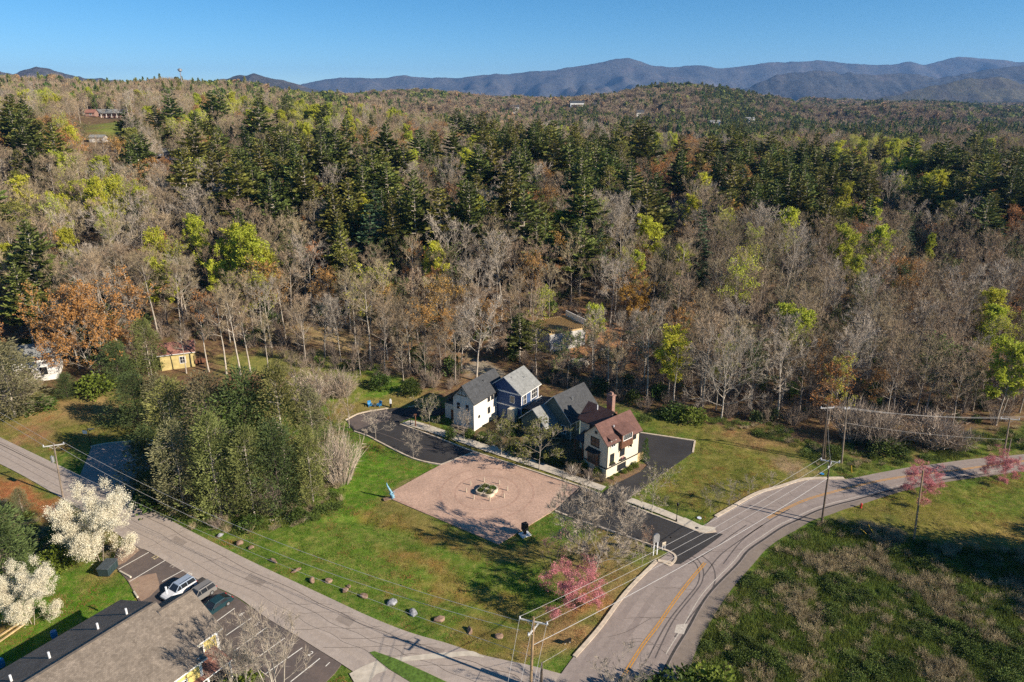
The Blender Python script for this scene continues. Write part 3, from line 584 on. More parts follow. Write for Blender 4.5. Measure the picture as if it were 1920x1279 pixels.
# ================================================================ tree kinds, each modelled once
def rv(r): return Vector((r.gauss(0, 1), r.gauss(0, 1), r.gauss(0, 1))).normalized()
def branch(tr, tw, leafs, p, d, L, rad, lev, r, P):
    n = 5 if lev == 0 else (4 if lev == 1 else 2)
    pts = [p.copy()]; dd = d.normalized(); seg = L / n
    for i in range(n):
        dd = (dd + rv(r) * P['wob'] + Vector((0, 0, P['up'] * (1 if lev else .6)))).normalized(); pts.append(pts[-1] + dd * seg)
    rads = [max(rad * (1 - .75 * i / n), .012) for i in range(n + 1)]
    (tr if lev < 2 else tw).tube(pts, rads, 5 if lev == 0 else (4 if lev == 1 else 3))
    if lev >= P['lev']:
        leafs.extend(pts[1:]); nt_ = P['twigs']
        for i in range(nt_):
            q = pts[0].lerp(pts[-1], r.uniform(.15, 1)); e = (dd + rv(r) * .85 + Vector((0, 0, .25))).normalized(); l = P['tl'] * r.uniform(.6, 1.3)
            s = e.cross(rv(r)).normalized() * P['tw']
            b = q + e * l; tw.face([q - s, q + s, b]); leafs.append(b); leafs.append(q.lerp(b, .6))
        return
    k = P['kids'][lev]
    for i in range(k):
        t = P['from'][lev] + (1 - P['from'][lev]) * (i + r.random()) / k
        a = min(int(t * n), n - 1); q = pts[a].lerp(pts[a + 1], t * n - a); ax = (pts[a + 1] - pts[a]).normalized()
        o = ax.cross(rv(r)).normalized(); an = r.uniform(*P['ang'])
        e = (ax * math.cos(an) + o * math.sin(an)).normalized()
        branch(tr, tw, leafs, q, e, L * P['rat'] * (1.15 - .55 * t) * r.uniform(.75, 1.2), rads[a] * .62, lev + 1, r, P)
def hardwood(seed, h=20, cw=9, clear=.38, stems=1, prim=11, lean=0, **kw):
    """bare skeleton: trunk mesh, twig mesh, list of bud points"""
    r = random.Random(seed); P = dict(wob=.16, up=.1, lev=2, twigs=7, tl=h * .055, tw=.02 + .0006 * h, kids=[6, 4], ang=(.45, .95), rat=.5); P['from'] = [.22, .2]; P.update(kw)
    tr, tw, lf = MB(), MB(), []
    for s in range(stems):
        a0 = 2 * PI * s / max(stems, 1) + r.random()
        base = Vector((math.cos(a0), math.sin(a0), 0)) * (.35 if stems > 1 else 0)
        d = Vector((math.cos(a0) * .28, math.sin(a0) * .28, 1)) if stems > 1 else Vector((lean, 0, 1))
        n = 9; pts = [base]; dd = d.normalized(); H = h * .86
        for i in range(n):
            dd = (dd + rv(r) * .05 + Vector((0, 0, .08))).normalized(); pts.append(pts[-1] + dd * H / n)
        r0 = h * (.0125 if stems == 1 else .009); rads = [r0 * (1.25 if i == 0 else 1) * (1 - .82 * (i / n) ** .9) for i in range(n + 1)]
        tr.tube(pts, rads, 7)
        pn = max(4, prim // stems if stems > 1 else prim)
        for i in range(pn):
            t = clear + (1 - clear) * (i + .3 * r.random()) / pn; a = min(int(t * n), n - 1); q = pts[a].lerp(pts[a + 1], t * n - a)
            w = i * 2.4 + r.uniform(-.5, .5) + a0; tt = (t - clear) / (1 - clear)
            env = (math.sin(PI * min(1, .28 + .72 * tt)) ** .7) * cw * .5 + cw * .08
            el = R(22) + tt * R(48) + r.uniform(-.12, .12)
            e = Vector((math.cos(w) * math.cos(el), math.sin(w) * math.cos(el), math.sin(el)))
            branch(tr, tw, lf, q, e, env / max(math.cos(el), .45) * r.uniform(.8, 1.15), rads[a] * .55, 0, r, P)
    return tr, tw, lf
def leaves(pts, r, size, keep=1.0, jit=.5, per=1, flat=0.0):
    mb = MB()
    for p in pts:
        if r.random() > keep: continue
        for _ in range(per):
            c = Vector(p) + rv(r) * r.random() * jit; n = (rv(r) + Vector((0, 0, flat))).normalized(); a = n.orthogonal().normalized(); w = r.random() * PI
            b = n.cross(a); x = (a * math.cos(w) + b * math.sin(w)); y = n.cross(x); s = size * r.uniform(.6, 1.35) / 2
            mb.face([c - x * s - y * s * .3, c + x * s * .2 - y * s * .75, c + x * s + y * s * .25, c - x * s * .2 + y * s * .8])
    return mb
def white_pine(seed, h=26, cw=9, base=.3, dense=1.0, dead=True, sp=.85, droop=.0, tip=1.0):
    r = random.Random(seed); tr, fo = MB(), MB(); n = 8
    pts = [Vector((0, 0, 0))]
    for i in range(n): pts.append(Vector((r.gauss(0, .12), r.gauss(0, .12), h * (i + 1) / n)))
    r0 = h * .0125; tr.tube(pts, [r0 * (1 - .93 * i / n) for i in range(n + 1)], 7)
    z = h * base * (.45 if dead else 1)
    while z < h * .99:
        t = z / h; a = min(int(t * n), n - 1); q = pts[a].lerp(pts[a + 1], t * n - a); live = t > base
        m = 5 if live else 4; w0 = r.random() * 6
        for k in range(m):
            if live:
                tt = (t - base) / (1 - base); L = cw * .5 * ((1 - tt) ** .75) * (min(1, .55 + tt * 2.2)) * r.uniform(.35, 1.25) + .35
            else: L = cw * .28 * r.uniform(.3, 1)
            w = w0 + 2 * PI * k / m + r.uniform(-.3, .3); el = (.12 + .55 * max(0, (t - .6)) / .4 - droop) if live else r.uniform(-.35, .15)
            d = Vector((math.cos(w) * math.cos(el), math.sin(w) * math.cos(el), math.sin(el)))
            e1 = q + d * L * .6; e2 = q + d * L + Vector((0, 0, L * .07)); tr.tube([q, e1, e2], [.05 + .012 * L, .035, .012], 3)
            if not live:
                for _ in range(3):
                    s = q.lerp(e2, r.uniform(.3, 1)); u = (d + rv(r) * .8).normalized() * L * .3; tr.tube([s, s + u], [.025, .01], 3)
                continue
            ns = max(3, int(L * 3.6 * dense)); side = Vector((-math.sin(w), math.cos(w), 0))
            for i in range(ns):
                f = .25 + .75 * (i + r.random()) / ns; c = q.lerp(e2, f); wd = L * .36 * (1 - f * .45)
                for sgn in (-1, 1):
                    e = (d * r.uniform(.3, .9) + side * sgn * r.uniform(.4, 1) + Vector((0, 0, r.uniform(-.12, .6)))).normalized(); l = wd * r.uniform(.6, 1.2) + .25
                    up = (Vector((0, 0, 1)) + rv(r) * .6).normalized(); x = e.cross(up).normalized() * (l * .27 + .06)
                    fo.face([c - x * .35, c + e * l * .55 - x, c + e * l, c + e * l * .6 + x, c + x * .35])
        z += sp * r.uniform(.75, 1.25) * (1 if live else 1.3)
    for _ in range(14):
        e = (Vector((0, 0, 1)) + rv(r) * .6).normalized(); c = Vector((0, 0, h * .975)); x = e.cross(rv(r)).normalized() * .12; fo.face([c - x, c + x, c + e * h * .03 * tip])
    return tr, fo
def puff_pine(seed, h=20, cw=7, base=.5, dense=1.0):
    """pitch or Virginia pine: rounded, tufted, open crown"""
    r = random.Random(seed); tr, fo = MB(), MB(); n = 7; pts = [Vector((0, 0, 0))]
    for i in range(n): pts.append(pts[-1] + Vector((r.gauss(0, .16), r.gauss(0, .16), h * .93 / n)))
    r0 = h * .013; tr.tube(pts, [r0 * (1 - .88 * i / n) for i in range(n + 1)], 7)
    for i in range(int(30 * dense)):
        t = base + (1 - base) * (i + r.random()) / (30 * dense); a = min(int(t * n), n - 1); q = pts[a].lerp(pts[a + 1], t * n - a)
        tt = (t - base) / (1 - base); L = cw * .5 * (math.sin(PI * (.22 + .74 * tt)) ** .8) * r.uniform(.65, 1.15); w = i * 2.4 + r.uniform(-.5, .5); el = r.uniform(.05, .4) + .6 * tt
        d = Vector((math.cos(w) * math.cos(el), math.sin(w) * math.cos(el), math.sin(el))); e = q + d * L
        tr.tube([q, q.lerp(e, .6) + Vector((0, 0, .1)), e], [.07, .05, .015], 3)
        for k in range(4):
            c = q.lerp(e, r.uniform(.45, 1.05)) + rv(r) * .5; R_ = r.uniform(.55, 1.0)
            for _ in range(int(15 * dense)):
                v = rv(r); v.z = abs(v.z) * .9 - .15; b = c + v * R_ * r.uniform(.25, .6); f = (v + rv(r) * .4).normalized(); x = f.cross(rv(r)).normalized() * .12
                l = R_ * .55; fo.face([b - x * .5, b + f * l * .6 - x, b + f * l, b + f * l * .5 + x])
    for i in range(5):
        t = base * r.uniform(.4, .95); a = int(t * n); q = pts[a]; w = r.random() * 6; d = Vector((math.cos(w), math.sin(w), r.uniform(-.2, .3))); tr.tube([q, q + d * cw * .2], [.04, .012], 3)
    return tr, fo
def cedar_tree(seed, h=14, cw=7, n=170, skirt=.06, point=.75, size=.62, per=20):
    r = random.Random(seed); tr, fo = MB(), MB()
    tr.tube([(0, 0, 0), (r.gauss(0, .1), r.gauss(0, .1), h * .5), (0, 0, h * .93)], [h * .014, h * .009, .02], 6)
    for i in range(n):
        t = (i + r.random()) / n; t = skirt + (1 - skirt) * t ** 1.15; tt = (t - skirt) / (1 - skirt); env = cw * .5 * (1 - tt) ** point * min(1, .55 + tt * 3)
        w = r.random() * 2 * PI; lob = 1 + .3 * math.sin(w * 3 + seed + t * 4) + .22 * math.sin(w * 5 + t * 11); rr = env * lob * (r.random() ** .4); c = Vector((math.cos(w) * rr, math.sin(w) * rr, h * t)); out = Vector((math.cos(w), math.sin(w), .55)).normalized()
        if r.random() < .35: tr.tube([(0, 0, c.z * .93), c], [.045, .012], 3)
        s = cw * .085 * r.uniform(.5, 1.7)
        for _ in range(per):
            v = rv(r); b = c + v * s; f = (out * .8 + v * .7 + rv(r) * .35).normalized(); x = f.cross(rv(r)).normalized() * size * .15; l = size * r.uniform(.5, 1.5)
            fo.face([b - x * .4, b + f * l * .5 - x, b + f * l, b + f * l * .5 + x])
    return tr, fo
def bush_mesh(seed, w=2, h=1.5, n=60, size=.3, per=10):
    r = random.Random(seed); tr, fo = MB(), MB()
    for i in range(6):
        a = r.random() * 6; tr.tube([(0, 0, 0), (math.cos(a) * w * .22, math.sin(a) * w * .22, h * .6)], [.03, .01], 3)
    for i in range(n):
        v = rv(r); v.z = abs(v.z); k = r.random() ** .35; c = Vector((v.x * w / 2 * k, v.y * w / 2 * k, v.z * h * k * .92 + .05 * h)); s = w * .09
        for _ in range(per):
            u = rv(r); b = c + u * s; f = (v * .7 + u + rv(r) * .3).normalized(); x = f.cross(rv(r)).normalized() * size * .28; l = size * r.uniform(.5, 1.2); fo.face([b - x * .5, b + f * l * .5 - x, b + f * l, b + f * l * .5 + x])
    return tr, fo
def brush_mesh(seed, w=2, h=2, n=60, lean=.5, wd=.02):
    """leafless bush: a spray of thin stems"""
    r = random.Random(seed); tw = MB()
    for i in range(n):
        a = r.random() * 2 * PI; k = r.random(); d = Vector((math.cos(a) * k * lean, math.sin(a) * k * lean, 1)).normalized(); b = Vector((math.cos(a) * w * .16 * k, math.sin(a) * w * .16 * k, 0)); l = h * r.uniform(.55, 1.05)
        m = b + d * l * .55 + rv(r) * l * .06; e = m + (d + rv(r) * .45).normalized() * l * .5; tw.tube([b, m, e], [wd, wd * .7, wd * .3], 3)
        for _ in range(5):
            q = m.lerp(e, r.uniform(-.5, 1)); f = (d + rv(r) * .9).normalized(); x = f.cross(rv(r)).normalized() * wd * .8; tw.face([q - x, q + x, q + f * l * .26])
    return tw
MT['olive_leaf'] = M('olive_leaves', (.15, .155, .03), .7, .35, 2, trans=.2)
MT['cedar_grey'] = M('cedar_foliage_grey', (.16, .155, .06), .75, .4, .45, rand=.2, huer=.02, trans=.2, col2=(.27, .245, .13))
KINDS = {}
class Kind:
    """meshes of one tree kind: trunk mesh, crown mesh, height, object name, words for labels"""
    def __init__(s, tr, cr, h, name, cat, words, tm, cm, part='crown'):
        s.t = tr.mesh(name + '_trunk', MT[tm], True); s.c = cr.mesh(name + '_' + part, MT[cm] if isinstance(cm, str) else [MT[x] for x in cm]); zz_ = sorted([p[2] for p in tr.v] + [p[2] for p in cr.v]); s.h = zz_[int(len(zz_) * .997)]; s.name = name; s.cat = cat; s.words = words; s.part = part
        j = MB(); j.add(tr); k = len(tr.f); j.add(cr); j.m = [0] * k + [m + 1 for m in cr.m]
        s.j = j.mesh(name, [MT[tm]] + ([MT[cm]] if isinstance(cm, str) else [MT[x] for x in cm]))
def leafy(kind, name, cat, words, tm, lm, twm, n, h, cw, lsz, keep, per=1, jit=.5, twm_in=True, **kw):
    L = []
    for i in range(n):
        tr, tw, lf = hardwood(hash_(kind) + i, h * (1 + .12 * (i % 3 - 1)), cw, **kw); r = random.Random(i + 5)
        lm_ = leaves(lf, r, lsz, keep, jit, per); k = len(tw.f); tw.add(lm_); tw.m = [0] * k + [1] * len(lm_.f)
        L.append(Kind(tr, tw, h * (1 + .12 * (i % 3 - 1)), name, cat, words, tm, [twm, lm]))
    KINDS[kind] = L
def hash_(s): return sum((i + 1) * ord(c) for i, c in enumerate(s)) % 9973
def bare(kind, name, words, tm, twm, n, h, cw, **kw):
    L = []
    for i in range(n):
        hh = h * (1 + .13 * (i % 3 - 1)); tr, tw, lf = hardwood(hash_(kind) + i * 3, hh, cw * (1 + .12 * ((i * 7) % 3 - 1)), **kw); L.append(Kind(tr, tw, hh, name, 'bare tree', words, tm, twm))
    KINDS[kind] = L
bare('bare', 'bare_tree', 'bare brown-grey hardwood', 'bark_grey', 'twig', 6, 19, 8.5, clear=.36, prim=12)
bare('barepale', 'bare_tree', 'bare pale-limbed hardwood', 'bark_pale', 'twig_pale', 4, 20, 9, clear=.42, prim=11)
bare('slim', 'bare_tree', 'slim high-crowned bare hardwood', 'bark_pale', 'twig', 3, 21, 5.5, clear=.55, prim=10)
leafy('olive', 'budding_tree', 'budding tree', 'olive-budded sparse hardwood', 'bark_grey', 'green', 'twig', 2, 18, 8, .34, .42)
leafy('lime', 'leafy_tree', 'leafy tree', 'lime-green spring tree', 'bark_grey', 'lime', 'twig', 3, 20, 7.5, .42, .9, per=2, clear=.35, up=.2, prim=14)
leafy('limepale', 'leafy_tree', 'leafy tree', 'thin-leaved yellow-green tree', 'bark_pale', 'lime', 'twig_pale', 2, 20, 8, .36, .55)
leafy('rust', 'budding_tree', 'budding tree', 'rust-orange budding tree', 'bark_grey', 'orange', 'twig', 2, 18, 8.5, .36, .55)
def pines(kind, name, words, fn, tm, fm, n, h, cw, **kw):
    L = []
    for i in range(n):
        hh = h * (1 + .13 * (i % 3 - 1)); tr, fo = fn(hash_(kind) + i, hh, cw * (1 + .1 * ((i * 5) % 3 - 1)), **kw); L.append(Kind(tr, fo, hh, name, 'pine tree', words, tm, fm))
    KINDS[kind] = L
pines('wpine', 'pine_tree', 'dark tiered white pine', white_pine, 'bark_pale', 'pine', 5, 25, 13, dense=1.15, base=.24)
pines('olpine', 'pine_tree', 'olive-green tiered pine', white_pine, 'bark_pale', 'pine_olive', 4, 23, 12, base=.36, dense=1.1)
pines('ppine', 'pine_tree', 'round-topped olive pine', puff_pine, 'bark_grey', 'pine_olive', 3, 19, 8.5)
pines('hemlock', 'pine_tree', 'blue-green conical hemlock', white_pine, 'bark_dark', 'pine_blue', 2, 18, 8, base=.06, dead=False, sp=.7, droop=.22, dense=1.25)
for _k in KINDS.values():
    for _x in _k: _x.jname = _x.name
def plant(k, loc, h, rz, label=None, group=None, idx=0, wide=1.0, single=False, name=None, cat=None):
    """one tree of kind k: an Empty at the foot with its own trunk and crown, or one mesh when it shows too small for parts"""
    K = KINDS[k][idx % len(KINDS[k])]; s = h / K.h
    nm = name or K.name
    if single:
        o = put(nm, K.j, None, loc, rz, (s * wide, s * wide, s)); return tag(o, label, cat or K.cat, group)
    e = empty(nm, loc, rz, label, cat or K.cat, group, (s * wide, s * wide, s))
    put('trunk', K.t, e); put(K.part, K.c, e); return e
# ================================================================ hand-placed trees of the foreground and street
def near_kind(kind, tr, tw, h, name, cat, words, tm, cm, part='crown'): KINDS[kind] = [Kind(tr, tw, h, name, cat, words, tm, cm, part)]
def solo(kind, base, top_y, label, wide=1.0, rz=None, name=None, cat=None, group=None, idx=0, zb=None, h=None):
    """a tree whose foot is seen: base is the photo point of the foot on the ground"""
    b = hit(*base) if zb is None else G(*base, zb); H = h or (hgt(base[0], top_y, b) - b.z)
    return plant(kind, (b.x, b.y, b.z - .05), H, random.Random(int(base[0] * 7 + base[1])).random() * 6.28 if rz is None else rz, label, group, idx, wide, name=name, cat=cat)
rr_ = random.Random(77)
# street trees
for i, (sd, keep) in enumerate(((3, 0), (8, .35), (14, .8))):
    tr, tw, lf = hardwood(900 + sd, 6, 5.2, clear=.3, prim=9, kids=[6, 4], tl=.55, twigs=8, tw=.02, up=.06)
    if keep: l = leaves(lf, random.Random(sd), .17, keep, .2, 1); k = len(tw.f); tw.add(l); tw.m = [0] * k + [1] * len(l.f)
    near_kind('street%d' % i, tr, tw, 6, 'street_tree', 'street tree', '', 'bark_pale', ['twig_pale', 'olive_leaf'] if keep else 'twig_pale')
GST = 'young street trees along the kerbs'
for kd, base, top, wide, lab in (
    ('street0', (705, 829), 768, 1.15, 'bare wide street tree at bottom kerb of the upper street, left one'),
    ('street0', (775, 859), 806, 1.0, 'bare V-shaped street tree on bottom kerb beside the upper street'),
    ('street1', (806, 806), 737, .9, 'thin yellowish street tree on sidewalk strip beside the white house porch'),
    ('street0', (870, 826), 770, .95, 'bare street tree standing before the white house gable end'),
    ('street2', (940, 857), 775, 1.1, 'leafing olive street tree before the gap between white and green houses'),
    ('street2', (1011, 884), 784, 1.25, 'largest leafing street tree, in front of the dark green house'),
    ('street1', (1222, 961), 868, 1.0, 'hazy bare street tree beside the driveway mouth on lawn strip'),
    ('street0', (1183, 1010), 955, .9, 'small bare street tree on bottom kerb of the side street'),
    ('street0', (1203, 1066), 1012, .95, 'small forked tree on grass corner beside the white double signpost'),
    ('street1', (1331, 966), 905, .9, 'bare young tree on lawn above the side street corner sidewalk'),
    ('street0', (1367, 949), 902, 1.1, 'wide bare young tree near main road kerb, first right of the corner'),
    ('street1', (1404, 930), 888, .9, 'pale young tree on kerb lawn above the main road, second from corner'),
    ('street0', (1443, 916), 884, .8, 'skinny bare young tree on kerb lawn, third from the corner'),
    ('street0', (1482, 904), 884, .8, 'smallest bare sapling on kerb lawn near the bare earth patch')):
    solo(kd, base, top, lab, wide, group=GST)
# the two big bare trees and blossom trees at the corner
tr, tw, lf = hardwood(501, 12.5, 10.5, clear=.16, prim=16, kids=[7, 5], tl=1.0, tw=.034, twigs=20, stems=2); near_kind('corner', tr, tw, 12.5, 'bare_tree', 'bare tree', '', 'bark_pale', 'twig_pale')
solo('corner', (1112, 1078), 915, 'large bare grey tree with two pale trunks above the pink blossom tree', 1.12)
tr, tw, lf = hardwood(512, 8, 7, clear=.25, prim=9, kids=[5, 4], tl=.7, tw=.018, stems=2); l = leaves([p for p in lf if p.z > 5.5], random.Random(3), .2, .35, .3, 1); k = len(tw.f); tw.add(l); tw.m = [0] * k + [1] * len(l.f)
near_kind('sparsepink', tr, tw, 8, 'blossom_tree', 'blossom tree', '', 'bark_grey', ['twig', 'pink'])
solo('sparsepink', (1037, 1066), 985, 'sparse half-bare blossom tree with few red flowers beside the plaza corner', 1.05)
def blossom(kind, seed, h, cw, lm, sz, per, keep, tm, twm, **kw):
    tr, tw, lf = hardwood(seed, h, cw, **kw); l = leaves(lf, random.Random(seed), sz, keep, .5 if lm == 'pink' else .75, per); k = len(tw.f); tw.add(l); tw.m = [0] * k + [1] * len(l.f)
    near_kind(kind, tr, tw, h, 'blossom_tree', 'blossom tree', '', tm, [twm, lm])
blossom('pinktree', 61, 6, 7.2, 'pink', .13, 7, .75, 'bark_dark', 'twig', clear=.14, prim=14, kids=[6, 4], tl=.6, tw=.014, stems=3)
solo('pinktree', (1078, 1146), 1050, 'bright pink blossom tree on orange mulch beside the main road kerb', 1.25)
solo('pinktree', (1721, 936), 866, 'pink blossom tree on the lawn edge behind a lone brown pole', 1.15, rz=2)
solo('pinktree', (1868, 908), 846, 'pink blossom tree close to the picture edge on the far roadside', 1.15, rz=4)
blossom('dogwood', 71, 9, 9.6, 'white_bl', .135, 9, .97, 'bark_grey', 'twig', clear=.16, prim=16, kids=[7, 5], tl=.7, tw=.016, stems=2)
solo('dogwood', (190, 1054), 922, 'large white flowering dogwood between the pale road and dark bin', 1.05)
solo('dogwood', (62, 1172), 1066, 'white flowering dogwood on the bright lawn near the long roofed building', 1.0, rz=2.5)
tr, tw, lf = hardwood(81, 5, 4, clear=.1, prim=8, stems=3, tl=.5, tw=.012); l = leaves(lf, random.Random(3), .1, .5, .15, 1); k = len(tw.f); tw.add(l); tw.m = [0] * k + [1] * len(l.f)
near_kind('purplebush', tr, tw, 4, 'budding_shrub', 'shrub', '', 'bark_grey', ['twig', 'twig_red'])
solo('purplebush', (1212, 1021), 985, 'small purple budding shrub on kerb behind the white signposts')
# bottom edge bare trees
tr, tw, lf = hardwood(93, 13, 7, clear=.3, prim=20, kids=[5, 4], tl=1.0, tw=.02, twigs=10, stems=5, up=.16); near_kind('multistem', tr, tw, 13, 'bare_tree', 'bare tree', '', 'bark_pale', 'twig_pale')
bx = G(522, 1318); plant('multistem', (bx.x, bx.y, 0), 11.5, 1.0, 'bare multi-stemmed tree rising in front of the striped parking stalls')
bx = G(456, 1326); plant('multistem', (bx.x, bx.y, 0), 11, 3.0, 'second bare multi-stemmed tree next to the yellow building porch', wide=.75)
tr, tw, lf = hardwood(95, 9, 8, clear=.2, prim=16, kids=[5, 4], tl=.8, tw=.024, twigs=11, stems=4, up=.1); near_kind('bottombare', tr, tw, 9, 'bare_tree', 'bare tree', '', 'bark_pale', 'twig_pale')
bx = G(1165, 1345); plant('bottombare', (bx.x, bx.y, 0), 8.6, .4, 'bare pale-stemmed tree at bottom edge overlapping the main road')
# cedars: the dark clump left of the lawn
for i in range(3): tr, fo = cedar_tree(600 + i * 7, 14, 8.6, n=215, point=.42, skirt=.1, per=40, size=.44); KINDS.setdefault('cedar', []).append(Kind(tr, fo, 14, 'cedar_tree', 'cedar tree', '', 'bark_pale', ['cedar', 'cedar_grey', 'cedar'][i]))
for i in range(2): tr, fo = cedar_tree(640 + i * 7, 12, 8.6, n=270, skirt=.03, point=.42, per=34, size=.44); KINDS.setdefault('cedard', []).append(Kind(tr, fo, 12, 'cedar_tree', 'cedar tree', '', 'bark_dark', 'cedar_dark'))
GC = 'cedars in the clump beside the lawn'
for i, (kd, base, top, wide, lab) in enumerate((
    ('cedard', (292, 918), 800, 1.15, 'dark cedar spreading at lower left of the cedar clump, by the lane'),
    ('cedar', (345, 955), 790, .9, 'front left olive cedar of the clump above the roadside verge'),
    ('cedar', (415, 968), 775, .85, 'front olive cedar of the clump with pale dead sprays below'),
    ('cedar', (478, 972), 800, .75, 'middle front cedar of the clump facing the pale road'),
    ('cedard', (528, 958), 790, .9, 'dark front right cedar of the clump with bare lower stems'),
    ('cedar', (588, 945), 800, .75, 'right front cedar of the clump beside the red-flecked lawn'),
    ('cedar', (340, 890), 712, 1.0, 'tall back left cedar of the clump above the shaded lane'),
    ('cedar', (410, 905), 700, 1.0, 'tall grey-olive cedar in the back row of the clump, left of two dark spires'),
    ('cedard', (478, 905), 693, .85, 'darker spire at the middle back of the cedar clump'),
    ('cedar', (538, 900), 680, .8, 'tallest pointed cedar at the right back of the clump'),
    ('cedar', (592, 880), 725, .75, 'right back cedar of the clump overlooking the bright lawn'))): solo(kd, base, top, lab, wide, idx=i, group=GC)
tr, tw, lf = hardwood(97, 11, 4.5, clear=.25, prim=12, kids=[5, 4], tl=.7, tw=.02); near_kind('thinbare', tr, tw, 11, 'bare_tree', 'bare tree', '', 'bark_grey', 'twig')
solo('thinbare', (627, 866), 740, 'thin brown bare tree at the right flank of the cedar clump', .9)
solo('thinbare', (655, 805), 712, 'thin leaning bare tree left of the upper street end', 1.0, rz=1)
solo('thinbare', (600, 790), 672, 'tall thin bare tree behind the cedar clump on green slope', 1.1, rz=2)
solo('thinbare', (560, 775), 665, 'wispy bare tree behind the tallest cedar spire', 1.2, rz=3)
# evergreens and shrubs at left
for i, (kd, base, top, wide, lab) in enumerate((
    ('cedard', (262, 800), 700, 1.3, 'dark rounded evergreen below the yellow cottage, left one of the row'),
    ('cedar', (310, 800), 702, 1.1, 'olive evergreen just below the yellow cottage wall'),
    ('cedard', (225, 720), 640, 1.2, 'dark evergreen left of the yellow cottage under the orange oak'),
    ('cedar', (285, 706), 596, .9, 'mid-green cedar rising directly left of the yellow cottage roof'),
    ('cedar', (30, 785), 640, 1.5, 'broad olive evergreen at left picture edge before the white house'),
    ('cedar', (-30, 740), 590, 1.3, 'tall olive evergreen cut by left picture edge'),
    ('cedard', (20, 1105), 952, 1.2, 'dark blue-green conifer in the lower left corner behind a dogwood'),
    ('cedar', (45, 965), 915, 1.0, 'small olive cedar on the red clay bank by the pale road'),
    ('cedard', (128, 748), 700, 1.3, 'dark shrubby evergreen right of the white house'))): solo(kd, base, top, lab, wide, idx=i)
def bushes(kind, mats, cnt_, **kw):
    for i in range(cnt_):
        tr, fo = bush_mesh(hash_(kind) + i, **kw); KINDS.setdefault(kind, []).append(Kind(tr, fo, kw.get('h', 1.5), 'shrub', 'shrub', '', 'bark_dark', mats, 'foliage'))
bushes('bush', 'green', 2, w=3, h=2.2, n=110, size=.3, per=12)
bushes('bushlime', 'hedge', 2, w=2.6, h=1.8, n=110, size=.26, per=12)
bushes('round', 'hedge', 1, w=1.2, h=1.2, n=120, size=.14, per=12)
for kd, base, top, wide, lab in (
    ('bushlime', (112, 1068), 1020, .9, 'yellow-green shrub between the two flowering dogwoods'),
    ('bushlime', (185, 737), 700, 1.2, 'bright green shrub at the foot of the orange oak'),
    ('bush', (75, 770), 742, 1.5, 'low green shrub on bank under the white house'),
    ('bush', (770, 740), 712, 1.1, 'green shrub at forest edge beyond the blue lawn chairs'),
    ('bush', (715, 725), 700, 1.2, 'dark green shrub at the top of far lawn, beyond blue chairs'),
    ('bushlime', (1300, 790), 766, 1.5, 'green shrub at forest edge behind the asphalt driveway'),
    ('bush', (1265, 783), 755, 1.5, 'dark shrub at forest edge behind the cream house'),
    ('bush', (990, 795), 765, 1.2, 'shrub in shade between blue and green houses'),
    ('bush', (880, 822), 803, .9, 'garden shrub at the front corner of the white house'), ('bush', (925, 832), 812, 1.1, 'garden shrub beside the white house side yard'), ('bush', (985, 858), 832, 1.1, 'garden shrub under the largest leafing street tree'), ('bush', (1020, 868), 846, 1.1, 'garden shrub by the green house front wing'), ('bush', (955, 815), 790, 1.3, 'dark shrub in the yard between white house and garage'), ('bush', (1105, 870), 850, .8, 'dark shrub at the cream house porch'),
    ('bush', (845, 822), 800, .9, 'dark garden shrub left of the white house corner'),
    ('bush', (905, 826), 808, .9, 'garden shrub below the white house side wall'),
    ('bush', (965, 850), 822, 1.0, 'garden shrub right of pale walkway slab in house shade'),
    ('bush', (1045, 872), 850, 1.0, 'shaded garden shrub before the dark green house front'),
    ('bush', (1075, 885), 862, .9, 'dark shrub by the cream house entrance'),
    ('bush', (560, 975), 955, 1.3, 'low green shrub at foot of the cedar clump by a brush pile'),
    ('bush', (470, 990), 968, 1.5, 'low shrub on the roadside in front of cedars'),
    ('bush', (300, 950), 915, 1.8, 'dark shrub in cedar shade beside the pale road'),
    ('bush', (1560, 858), 835, 1.3, 'green shrub at the foot of the twin power poles'),
    ('bush', (1660, 850), 820, 1.6, 'vine-covered green mound right of the twin power poles')): solo(kd, base, top, lab, wide)
for i, (x, y, k, s, lab) in enumerate(((1275, 1330, 'bush', 4.6, 'green shrub at bottom edge beside the pale bare tree'), (1335, 1325, 'bushlime', 4.4, 'yellowish shrub at bottom edge right of the bare tree'), (1225, 1338, 'bush', 4.2, 'olive shrub at bottom edge under the bare tree branches'),
                                  (455, 1312, 'bushlime', 2.9, 'bright round shrub before the yellow porch'), (468, 1325, 'bushlime', 2.4, 'small bright shrub at bottom edge beside the yellow porch'))):
    b = G(x, y); plant(k, (b.x, b.y, 0), s, i, lab, wide=1.1)
for i, (x, y, ty) in enumerate(((1094, 883, 864), (1119, 893, 874))): solo('round', (x, y), ty, ('left' if i == 0 else 'right') + ' clipped round shrub in front of the cream house gable', .9, group='clipped round shrubs', name='round_shrub')
for i, (x, y, n_) in enumerate(((1147, 903, 'nearest the house corner'), (1158, 897, 'second from the house corner'), (1170, 889, 'third from the house corner'), (1181, 883, 'fourth from the house corner'), (1191, 876, 'closest to the columnar evergreen'))):
    solo('round', (x, y), y - 11, 'low yellow-green shrub along the cream house side wall, ' + n_, 1.15, group='low shrubs along the cream house', name='low_shrub')
tr, fo = cedar_tree(700, 5, 1.5, n=150, skirt=.0, point=.4, size=.2, per=16); near_kind('arbor', tr, fo, 5, 'columnar_evergreen', 'evergreen', '', 'bark_dark', 'arbor', 'foliage')
solo('arbor', (1209, 868), 821, 'narrow columnar evergreen standing at back corner of the cream house', 1.0)
